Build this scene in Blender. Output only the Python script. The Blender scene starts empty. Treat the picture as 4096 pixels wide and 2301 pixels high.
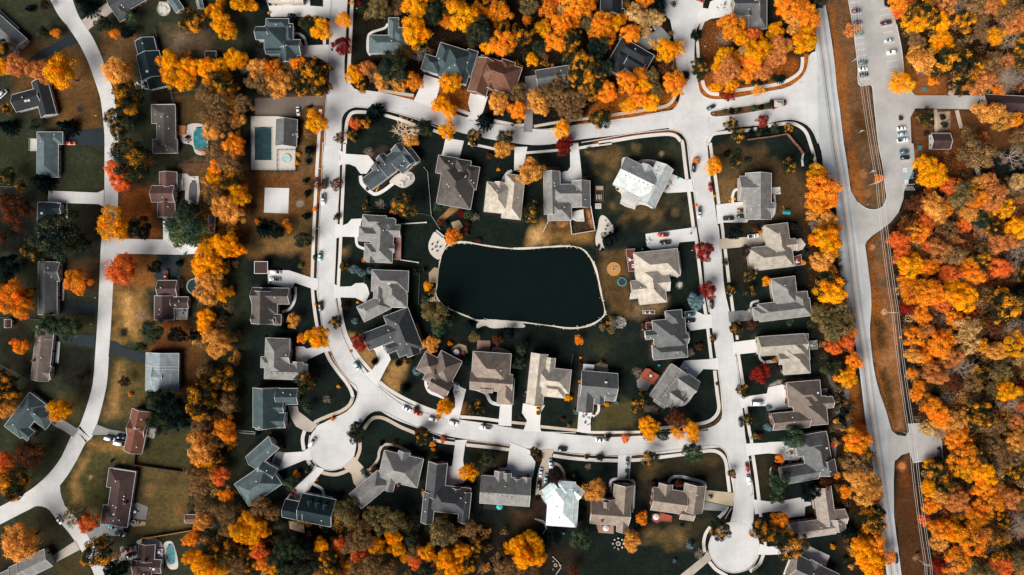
import bpy, bmesh, math, random
import numpy as np
from mathutils import Vector, Matrix
rnd = random.Random(7)
scene = bpy.context.scene
COL = scene.collection
R = math.radians
CAMH = 350.0            # drone height in metres
GW = 515.0              # ground width seen by the photograph in metres
K = GW / 4096.0
TP = K * 1024 / 2572.0  # metres per survey unit
EXPK = 2.0

# survey grid: the site is surveyed in sixteen map sheets; a point is (sheet, u, v)
ROW0 = (0, 576, 1152, 1725)
def S(t, u, v):
    if t == 'D':
        return (u * 4096 / 2576.0, v * 4096 / 2576.0)
    return (int(t[1]) * 1024 + u * 1024 / 2572.0, ROW0[int(t[0])] + v * 1024 / 2572.0)
def W(t, u, v, z=0.0):
    x, y = S(t, u, v)
    f = K * (CAMH - z) / CAMH
    return Vector(((x - 2048) * f, -(y - 1150.5) * f, z))
def pts(s):
    """'01:10,20 30,40 | 02:5,5' -> list of ground points"""
    out = []
    for seg in s.split('|'):
        t, body = seg.strip().split(':')
        for p in body.split():
            u, v = p.split(',')
            out.append(W(t.strip(), float(u), float(v)))
    return out

def lin(c):
    c = c / 255.0
    return c / 12.92 if c <= 0.04045 else ((c + 0.055) / 1.055) ** 2.4
def alb(r, g, b, k=EXPK):
    return tuple(min(0.85, max(0.002, lin(x) / k)) for x in (r, g, b))

# ---------------------------------------------------------------- materials
MATS = {}
def newmat(name):
    m = bpy.data.materials.new(name); m.use_nodes = True
    nt = m.node_tree
    b = nt.nodes['Principled BSDF']
    return m, nt, b
def N(nt, kind, **kw):
    n = nt.nodes.new(kind)
    for k, v in kw.items():
        setattr(n, k, v)
    return n
def mixc(nt, a, b, fac, blend='MIX'):
    n = nt.nodes.new('ShaderNodeMix'); n.data_type = 'RGBA'; n.blend_type = blend
    for sock, val in ((n.inputs[6], a), (n.inputs[7], b), (n.inputs[0], fac)):
        if hasattr(val, 'is_linked'):
            nt.links.new(val, sock)
        elif isinstance(val, (int, float)):
            sock.default_value = val
        else:
            sock.default_value = (*val, 1)
    return n.outputs[2]
def maprange(nt, v, a, b, c, d):
    n = nt.nodes.new('ShaderNodeMapRange')
    nt.links.new(v, n.inputs[0])
    for i, x in enumerate((a, b, c, d)):
        n.inputs[i + 1].default_value = x
    return n.outputs[0]
def noise(nt, scale, detail=4, vec=None, rough=0.6, kind='ShaderNodeTexNoise'):
    n = nt.nodes.new(kind)
    n.inputs['Scale'].default_value = scale
    if 'Detail' in n.inputs: n.inputs['Detail'].default_value = detail
    if 'Roughness' in n.inputs: n.inputs['Roughness'].default_value = rough
    if vec is not None: nt.links.new(vec, n.inputs['Vector'])
    return n
def coords(nt, out='Object'):
    return nt.nodes.new('ShaderNodeTexCoord').outputs[out]
def geo(nt):
    return nt.nodes.new('ShaderNodeNewGeometry').outputs['Position']

def surf(name, col, rough=0.85, var=0.25, scale=0.6, scale2=6.0, world=False, metal=0.0, spec=0.3):
    """plain procedural surface with two octaves of colour variation"""
    key = (name, col)
    if key in MATS: return MATS[key]
    m, nt, b = newmat(name)
    v = geo(nt) if world else coords(nt)
    n1 = noise(nt, scale, 5, v); n2 = noise(nt, scale2, 3, v)
    lo = tuple(c * (1 - var) for c in col); hi = tuple(min(0.9, c * (1 + var)) for c in col)
    f = maprange(nt, n1.outputs[0], 0.3, 0.7, 0, 1)
    c1 = mixc(nt, lo, hi, f)
    g = maprange(nt, n2.outputs[0], 0.3, 0.7, 1 - var * 0.6, 1 + var * 0.6)
    mul = nt.nodes.new('ShaderNodeVectorMath'); mul.operation = 'SCALE'
    nt.links.new(c1, mul.inputs[0]); nt.links.new(g, mul.inputs['Scale'])
    nt.links.new(mul.outputs[0], b.inputs['Base Color'])
    b.inputs['Roughness'].default_value = rough
    b.inputs['Metallic'].default_value = metal
    b.inputs['Specular IOR Level'].default_value = spec
    MATS[key] = m
    return m

def shingle(col):
    key = ('shingle', col)
    if key in MATS: return MATS[key]
    m, nt, b = newmat('roof_shingles')
    v = coords(nt)
    mp = N(nt, 'ShaderNodeMapping'); nt.links.new(v, mp.inputs[0]); mp.inputs['Scale'].default_value = (1.6, 1.6, 4.2)
    vor = nt.nodes.new('ShaderNodeTexVoronoi'); vor.inputs['Scale'].default_value = 2.2
    nt.links.new(mp.outputs[0], vor.inputs['Vector'])
    n1 = noise(nt, 0.35, 5, v); n2 = noise(nt, 3.0, 3, v)
    sep = nt.nodes.new('ShaderNodeSeparateColor'); nt.links.new(vor.outputs['Color'], sep.inputs[0])
    a = maprange(nt, sep.outputs[0], 0, 1, 0.86, 1.14)
    bb = maprange(nt, n1.outputs[0], 0.3, 0.7, 0.72, 1.28)
    cc = maprange(nt, n2.outputs[0], 0.3, 0.7, 0.88, 1.12)
    mm = N(nt, 'ShaderNodeMath', operation='MULTIPLY'); nt.links.new(a, mm.inputs[0]); nt.links.new(bb, mm.inputs[1])
    m2 = N(nt, 'ShaderNodeMath', operation='MULTIPLY'); nt.links.new(mm.outputs[0], m2.inputs[0]); nt.links.new(cc, m2.inputs[1])
    mul = nt.nodes.new('ShaderNodeVectorMath'); mul.operation = 'SCALE'
    mul.inputs[0].default_value = col; nt.links.new(m2.outputs[0], mul.inputs['Scale'])
    nt.links.new(mul.outputs[0], b.inputs['Base Color'])
    b.inputs['Roughness'].default_value = 0.9
    b.inputs['Specular IOR Level'].default_value = 0.25
    # shingle courses follow the slope: bump from bands in height
    wv = nt.nodes.new('ShaderNodeTexWave'); wv.bands_direction = 'Z'; wv.inputs['Scale'].default_value = 1.6
    wv.inputs['Distortion'].default_value = 0.6
    nt.links.new(v, wv.inputs['Vector'])
    bp = nt.nodes.new('ShaderNodeBump'); bp.inputs['Strength'].default_value = 0.35; bp.inputs['Distance'].default_value = 0.05
    nt.links.new(wv.outputs['Fac'], bp.inputs['Height']); nt.links.new(bp.outputs[0], b.inputs['Normal'])
    MATS[key] = m
    return m

def paving(name, col, joint=2.2, crack=True, stain=0.25, lines=True):
    """concrete or asphalt with worn patches, joints, cracks and stains"""
    key = (name, col)
    if key in MATS: return MATS[key]
    m, nt, b = newmat(name)
    v = geo(nt)
    n1 = noise(nt, 0.07, 6, v); n2 = noise(nt, 0.9, 6, v, 0.7); n3 = noise(nt, 5, 2, v)
    c = mixc(nt, tuple(x * (1 - stain) for x in col), tuple(min(.9, x * 1.1) for x in col), maprange(nt, n1.outputs[0], 0.32, 0.6, 0, 1))
    c = mixc(nt, c, tuple(x * 0.82 for x in col), maprange(nt, n2.outputs[0], 0.56, 0.78, 0, 0.55))
    c = mixc(nt, c, tuple(x * 0.78 for x in col), maprange(nt, n3.outputs[0], 0.45, 0.8, 0, 0.35))
    # dark oily stains, sparse
    n5 = noise(nt, 0.16, 7, v, 0.75)
    c = mixc(nt, c, tuple(x * 0.45 for x in col), maprange(nt, n5.outputs[0], 0.69, 0.84, 0, 0.7))
    if crack:
        vo = nt.nodes.new('ShaderNodeTexVoronoi'); vo.feature = 'DISTANCE_TO_EDGE'; vo.inputs['Scale'].default_value = 0.11
        nz = noise(nt, 0.5, 4, v)
        ad = nt.nodes.new('ShaderNodeVectorMath'); ad.operation = 'MULTIPLY_ADD'
        nt.links.new(nz.outputs['Color'], ad.inputs[0]); ad.inputs[1].default_value = (2.5, 2.5, 0); nt.links.new(v, ad.inputs[2])
        nt.links.new(ad.outputs[0], vo.inputs['Vector'])
        c = mixc(nt, c, tuple(x * 0.6 for x in col), maprange(nt, vo.outputs['Distance'], 0.004, 0.014, 0.28, 0))
    if lines:
        br = nt.nodes.new('ShaderNodeTexBrick'); br.inputs['Scale'].default_value = 1.0
        br.offset = 0.0
        br.inputs['Brick Width'].default_value = joint; br.inputs['Row Height'].default_value = joint
        br.inputs['Mortar Size'].default_value = 0.05
        nt.links.new(v, br.inputs['Vector'])
        c = mixc(nt, c, tuple(x * 0.72 for x in col), maprange(nt, br.outputs['Fac'], 0, 1, 0, 0.5))
    nt.links.new(c, b.inputs['Base Color'])
    b.inputs['Roughness'].default_value = 0.9
    b.inputs['Specular IOR Level'].default_value = 0.2
    MATS[key] = m
    return m

def leafmat(name, c1, c2, mix=0.35, trans=0.3, sc=1.6):
    m, nt, b = newmat('foliage_' + name)
    at = N(nt, 'ShaderNodeAttribute', attribute_name='lr'); ac = N(nt, 'ShaderNodeAttribute', attribute_name='cl')
    oi = nt.nodes.new('ShaderNodeObjectInfo')
    v = coords(nt)
    n1 = noise(nt, sc, 3, v)
    ofs = nt.nodes.new('ShaderNodeVectorMath'); ofs.operation = 'ADD'
    nt.links.new(v, ofs.inputs[0])
    cm = nt.nodes.new('ShaderNodeCombineXYZ')
    m10 = N(nt, 'ShaderNodeMath', operation='MULTIPLY'); nt.links.new(oi.outputs['Random'], m10.inputs[0]); m10.inputs[1].default_value = 40
    nt.links.new(m10.outputs[0], cm.inputs[0]); nt.links.new(cm.outputs[0], ofs.inputs[1])
    nt.links.new(ofs.outputs[0], n1.inputs['Vector'])
    s = N(nt, 'ShaderNodeMath', operation='MULTIPLY_ADD'); nt.links.new(ac.outputs['Fac'], s.inputs[0]); s.inputs[1].default_value = 0.35
    nt.links.new(n1.outputs[0], s.inputs[2])
    f = maprange(nt, s.outputs[0], 0.98 - mix * 0.8, 1.12 - mix * 0.8, 0, 1)
    c = mixc(nt, c1, c2, f)
    br = maprange(nt, at.outputs['Fac'], 0, 1, 0.55, 1.3)
    b2 = maprange(nt, oi.outputs['Random'], 0, 1, 0.86, 1.12)
    b3 = maprange(nt, ac.outputs['Fac'], 0, 1, 0.85, 1.15)
    mm = N(nt, 'ShaderNodeMath', operation='MULTIPLY'); nt.links.new(br, mm.inputs[0]); nt.links.new(b2, mm.inputs[1])
    m3 = N(nt, 'ShaderNodeMath', operation='MULTIPLY'); nt.links.new(mm.outputs[0], m3.inputs[0]); nt.links.new(b3, m3.inputs[1])
    mul = nt.nodes.new('ShaderNodeVectorMath'); mul.operation = 'SCALE'
    nt.links.new(c, mul.inputs[0]); nt.links.new(m3.outputs[0], mul.inputs['Scale'])
    dif = nt.nodes.new('ShaderNodeBsdfDiffuse'); tr = nt.nodes.new('ShaderNodeBsdfTranslucent')
    nt.links.new(mul.outputs[0], dif.inputs[0]); nt.links.new(mul.outputs[0], tr.inputs[0])
    mx = nt.nodes.new('ShaderNodeMixShader'); mx.inputs[0].default_value = trans
    nt.links.new(dif.outputs[0], mx.inputs[1]); nt.links.new(tr.outputs[0], mx.inputs[2])
    nt.links.new(mx.outputs[0], nt.nodes['Material Output'].inputs[0])
    nt.nodes.remove(b)
    return m

# ---------------------------------------------------------------- mesh helpers
def link(name, me, parent=None, mats=None):
    o = bpy.data.objects.new(name, me); COL.objects.link(o)
    if parent is not None: o.parent = parent
    if mats is not None and me is not None:
        for m in (mats if isinstance(mats, (list, tuple)) else [mats]): me.materials.append(m)
    return o
def mesh_from(name, bm, parent=None, mats=None, smooth=False):
    me = bpy.data.meshes.new(name)
    bm.normal_update(); bm.to_mesh(me); bm.free()
    if smooth:
        for p in me.polygons: p.use_smooth = True
    return link(name, me, parent, mats)
def tag(o, label=None, cat=None, group=None, kind=None):
    if label: o['label'] = label
    if cat: o['category'] = cat
    if group: o['group'] = group
    if kind: o['kind'] = kind
    return o
def empty(name, loc, rz=0.0, sc=1.0):
    o = bpy.data.objects.new(name, None); COL.objects.link(o)
    o.location = loc; o.rotation_euler = (0, 0, rz); o.scale = (sc, sc, sc); o.empty_display_size = 0.3
    return o
def box(bm, x0, y0, z0, x1, y1, z1, M=None, mi=0):
    vs = [Vector((x, y, z)) for z in (z0, z1) for x, y in ((x0, y0), (x1, y0), (x1, y1), (x0, y1))]
    if M is not None: vs = [M @ v for v in vs]
    v = [bm.verts.new(p) for p in vs]
    for f in ((3, 2, 1, 0), (4, 5, 6, 7), (0, 1, 5, 4), (1, 2, 6, 5), (2, 3, 7, 6), (3, 0, 4, 7)):
        bm.faces.new([v[i] for i in f]).material_index = mi
def bar(bm, p, q, w, h, mi=0):
    """rectangular bar from p to q, width w horizontally, height h"""
    p = Vector(p); q = Vector(q); d = q - p
    if d.length < 1e-4: return
    d.normalize()
    s = Vector((-d.y, d.x, 0))
    s = s.normalized() if s.length > 1e-4 else Vector((1, 0, 0))
    n = d.cross(s).normalized() * -1
    if n.z < 0: n = -n
    c = []
    for b in (p, q):
        for a, e in ((-1, -1), (1, -1), (1, 1), (-1, 1)):
            c.append(bm.verts.new(b + s * (w / 2 * a) + n * (h / 2 * e)))
    for f in ((0, 1, 2, 3), (7, 6, 5, 4), (0, 4, 5, 1), (1, 5, 6, 2), (2, 6, 7, 3), (3, 7, 4, 0)):
        bm.faces.new([c[i] for i in f]).material_index = mi
def tube(bm, p, q, r0, r1, n=6, mi=0, cap=True):
    p = Vector(p); q = Vector(q); d = (q - p).normalized()
    a = d.orthogonal().normalized(); b = d.cross(a)
    A = [bm.verts.new(p + (a * math.cos(2 * math.pi * i / n) + b * math.sin(2 * math.pi * i / n)) * r0) for i in range(n)]
    B = [bm.verts.new(q + (a * math.cos(2 * math.pi * i / n) + b * math.sin(2 * math.pi * i / n)) * r1) for i in range(n)]
    for i in range(n):
        f = bm.faces.new((A[i], A[(i + 1) % n], B[(i + 1) % n], B[i])); f.material_index = mi; f.smooth = True
    if cap:
        bm.faces.new(B).material_index = mi; bm.faces.new(A[::-1]).material_index = mi
def disc(bm, c, r, z, n=24, ry=None, mi=0):
    vs = [bm.verts.new((c[0] + math.cos(2 * math.pi * i / n) * r, c[1] + math.sin(2 * math.pi * i / n) * (ry or r), z)) for i in range(n)]
    f = bm.faces.new(vs); f.material_index = mi
def ring(bm, c, r0, r1, z0, z1, n=28, mi=0):
    def rr(r, z): return [bm.verts.new((c[0] + math.cos(2 * math.pi * i / n) * r, c[1] + math.sin(2 * math.pi * i / n) * r, z)) for i in range(n)]
    a, b, c2, d = rr(r0, z0), rr(r0, z1), rr(r1, z1), rr(r1, z0)
    for i in range(n):
        j = (i + 1) % n
        for p, q in ((a, b), (b, c2), (c2, d)):
            bm.faces.new((p[i], p[j], q[j], q[i])).material_index = mi
def poly(bm, P, z, thick=0.0, mi=0):
    P = [Vector((p[0], p[1])) for p in P]
    ar = sum(P[i].x * P[(i + 1) % len(P)].y - P[(i + 1) % len(P)].x * P[i].y for i in range(len(P)))
    if ar < 0: P = P[::-1]
    vs = [bm.verts.new((p.x, p.y, z)) for p in P]
    from mathutils.geometry import tessellate_polygon
    for tri in tessellate_polygon([[Vector((p.x, p.y, 0)) for p in P]]):
        q = [P[i] for i in tri]; cr = (q[1] - q[0]).cross(q[2] - q[0])
        if abs(cr) < 1e-7: continue
        bm.faces.new([vs[i] for i in (tri if cr > 0 else tri[::-1])]).material_index = mi
    if thick:
        lo = [bm.verts.new((p.x, p.y, z - thick)) for p in P]
        for i in range(len(P)):
            j = (i + 1) % len(P)
            bm.faces.new((lo[i], lo[j], vs[j], vs[i])).material_index = mi
def chaikin(P, it=2, closed=True):
    P = [Vector((p[0], p[1])) for p in P]
    for _ in range(it):
        Q = []
        n = len(P)
        rng = range(n) if closed else range(n - 1)
        if not closed: Q.append(P[0])
        for i in rng:
            a, b = P[i], P[(i + 1) % n]
            Q += [a * 0.75 + b * 0.25, a * 0.25 + b * 0.75]
        if not closed: Q.append(P[-1])
        P = Q
    return P
def catmull(P, n=6):
    P = [Vector((p[0], p[1])) for p in P]
    Q = [P[0] * 2 - P[1]] + P + [P[-1] * 2 - P[-2]]
    out = []
    for i in range(1, len(Q) - 2):
        a, b, c, d = Q[i - 1], Q[i], Q[i + 1], Q[i + 2]
        for k in range(n):
            t = k / n
            out.append(0.5 * ((2 * b) + (c - a) * t + (2 * a - 5 * b + 4 * c - d) * t * t + (3 * b - a - 3 * c + d) * t ** 3))
    out.append(P[-1])
    return out
def ribbon(bm, P, w, z, mi=0, h=0.0):
    """flat strip along P; w may be a list"""
    P = [Vector((p[0], p[1])) for p in P]
    n = len(P); L = []; Rr = []
    for i in range(n):
        d = (P[min(i + 1, n - 1)] - P[max(i - 1, 0)]).normalized()
        s = Vector((-d.y, d.x)); ww = (w[i] if isinstance(w, list) else w) / 2
        L.append(P[i] + s * ww); Rr.append(P[i] - s * ww)
    lv = [bm.verts.new((p.x, p.y, z)) for p in L]; rv = [bm.verts.new((p.x, p.y, z)) for p in Rr]
    for i in range(n - 1):
        bm.faces.new((rv[i], rv[i + 1], lv[i + 1], lv[i])).material_index = mi
    if h:
        ll = [bm.verts.new((p.x, p.y, z - h)) for p in L]; rl = [bm.verts.new((p.x, p.y, z - h)) for p in Rr]
        for i in range(n - 1):
            bm.faces.new((lv[i], lv[i + 1], ll[i + 1], ll[i])).material_index = mi
            bm.faces.new((rl[i], rl[i + 1], rv[i + 1], rv[i])).material_index = mi
def inside(p, P):
    x, y = p[0], p[1]; c = False; n = len(P)
    for i in range(n):
        x1, y1 = P[i][0], P[i][1]; x2, y2 = P[i - 1][0], P[i - 1][1]
        if (y1 > y) != (y2 > y) and x < (x2 - x1) * (y - y1) / (y2 - y1) + x1: c = not c
    return c

# ---------------------------------------------------------------- camera, light, world
cam = bpy.data.cameras.new('camera'); camo = bpy.data.objects.new('camera', cam); COL.objects.link(camo)
camo.location = (0, 0, CAMH); camo.rotation_euler = (0, 0, 0)
cam.sensor_width = 36; cam.lens = 36 * CAMH / GW; cam.clip_end = 5000; cam.clip_start = 1
scene.camera = camo
SUN_EL, SUN_AZ = 38.0, 222.0     # light from the lower left of the map
world = bpy.data.worlds.new('World'); scene.world = world; world.use_nodes = True
wn = world.node_tree; bg = wn.nodes['Background']
sky = wn.nodes.new('ShaderNodeTexSky'); sky.sky_type = 'NISHITA'; sky.sun_disc = False
sky.sun_elevation = R(SUN_EL); sky.sun_rotation = R(SUN_AZ); sky.dust_density = 3.0; sky.ozone_density = 0.6
wn.links.new(sky.outputs[0], bg.inputs[0]); bg.inputs[1].default_value = 0.028
sl = bpy.data.lights.new('sun', 'SUN'); sl.energy = 3.4; sl.angle = R(48); sl.color = (1.0, 0.97, 0.925)
so = bpy.data.objects.new('sun', sl); COL.objects.link(so)
az = R(SUN_AZ)
sdir = Vector((math.sin(az) * math.cos(R(SUN_EL)), math.cos(az) * math.cos(R(SUN_EL)), math.sin(R(SUN_EL))))
so.rotation_euler = (-sdir).to_track_quat('-Z', 'Y').to_euler(); so.location = sdir * 300
vs_ = scene.view_settings; vs_.view_transform = 'Standard'; vs_.look = 'None'; vs_.gamma = 1; vs_.use_curve_mapping = False
vs_.exposure = 1.24
# ---------------------------------------------------------------- ground painting (turf kinds, dry grass, beds, leaf litter, one lawn shadow)
xs = np.concatenate(([-1500, -500], np.arange(-290, 291, 1.0), [500, 1500]))
ys = np.concatenate(([-1500, -330], np.arange(-172, 173, 1.0), [330, 1500]))
GX, GY = np.meshgrid(xs, ys)
npr = np.random.RandomState(3)
def smooth_noise(step):
    w, h = int(3000 / step) + 3, int(3000 / step) + 3
    g = npr.rand(h, w)
    fx = (GX + 1500) / step; fy = (GY + 1500) / step
    ix = fx.astype(int); iy = fy.astype(int); tx = fx - ix; ty = fy - iy
    tx = tx * tx * (3 - 2 * tx); ty = ty * ty * (3 - 2 * ty)
    return (g[iy, ix] * (1 - tx) + g[iy, ix + 1] * tx) * (1 - ty) + (g[iy + 1, ix] * (1 - tx) + g[iy + 1, ix + 1] * tx) * ty
NZ = 0.6 * smooth_noise(14) + 0.4 * smooth_noise(5) - 0.5
NZ2 = smooth_noise(3.0) - 0.5
GC = np.zeros(GX.shape + (3,)); GC[:] = alb(26, 35, 31)
GL = np.zeros(GX.shape)
GZ = np.zeros(GX.shape)
def pip(P):
    c = np.zeros(GX.shape, bool); n = len(P)
    for i in range(n):
        x1, y1 = P[i][0], P[i][1]; x2, y2 = P[i - 1][0], P[i - 1][1]
        if y1 == y2: continue
        cond = ((y1 > GY) != (y2 > GY)) & (GX < (x2 - x1) * (GY - y1) / (y2 - y1) + x1)
        c ^= cond
    return c
def dist(P, closed=True):
    d = np.full(GX.shape, 1e9); n = len(P)
    for i in range(n if closed else n - 1):
        a = P[i]; b = P[(i + 1) % n]
        dx, dy = b[0] - a[0], b[1] - a[1]; L = dx * dx + dy * dy + 1e-9
        t = np.clip(((GX - a[0]) * dx + (GY - a[1]) * dy) / L, 0, 1)
        d = np.minimum(d, np.hypot(GX - a[0] - t * dx, GY - a[1] - t * dy))
    return d
def blend(alpha, rgb, lit=None):
    global GC, GL
    a = alpha[..., None]
    GC = GC * (1 - a) + np.array(alb(*rgb)) * a
    if lit is not None: GL = GL * (1 - alpha) + lit * alpha
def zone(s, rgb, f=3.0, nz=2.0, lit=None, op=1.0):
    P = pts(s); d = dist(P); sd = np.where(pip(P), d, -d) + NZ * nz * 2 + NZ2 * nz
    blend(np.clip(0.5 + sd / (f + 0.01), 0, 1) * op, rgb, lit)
def strip(s, w, rgb, f=0.8, lit=None, op=1.0):
    P = catmull(pts(s), 5); d = w / 2 - dist(P, False) + NZ2 * 0.8
    blend(np.clip(0.5 + d / f, 0, 1) * op, rgb, lit)
def blob(c, r, rgb, f=1.0, lit=None, op=1.0):
    d = r - np.hypot(GX - c[0], GY - c[1]) + NZ2 * r * 0.5 + NZ * r * 0.4
    blend(np.clip(0.5 + d / (f + .01), 0, 1) * op, rgb, lit)
def litter(c, r, amt):
    global GL
    d = np.hypot(GX - c[0], GY - c[1]) / r
    GL = np.maximum(GL, amt * np.clip(1.25 - d, 0, 1))

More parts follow.
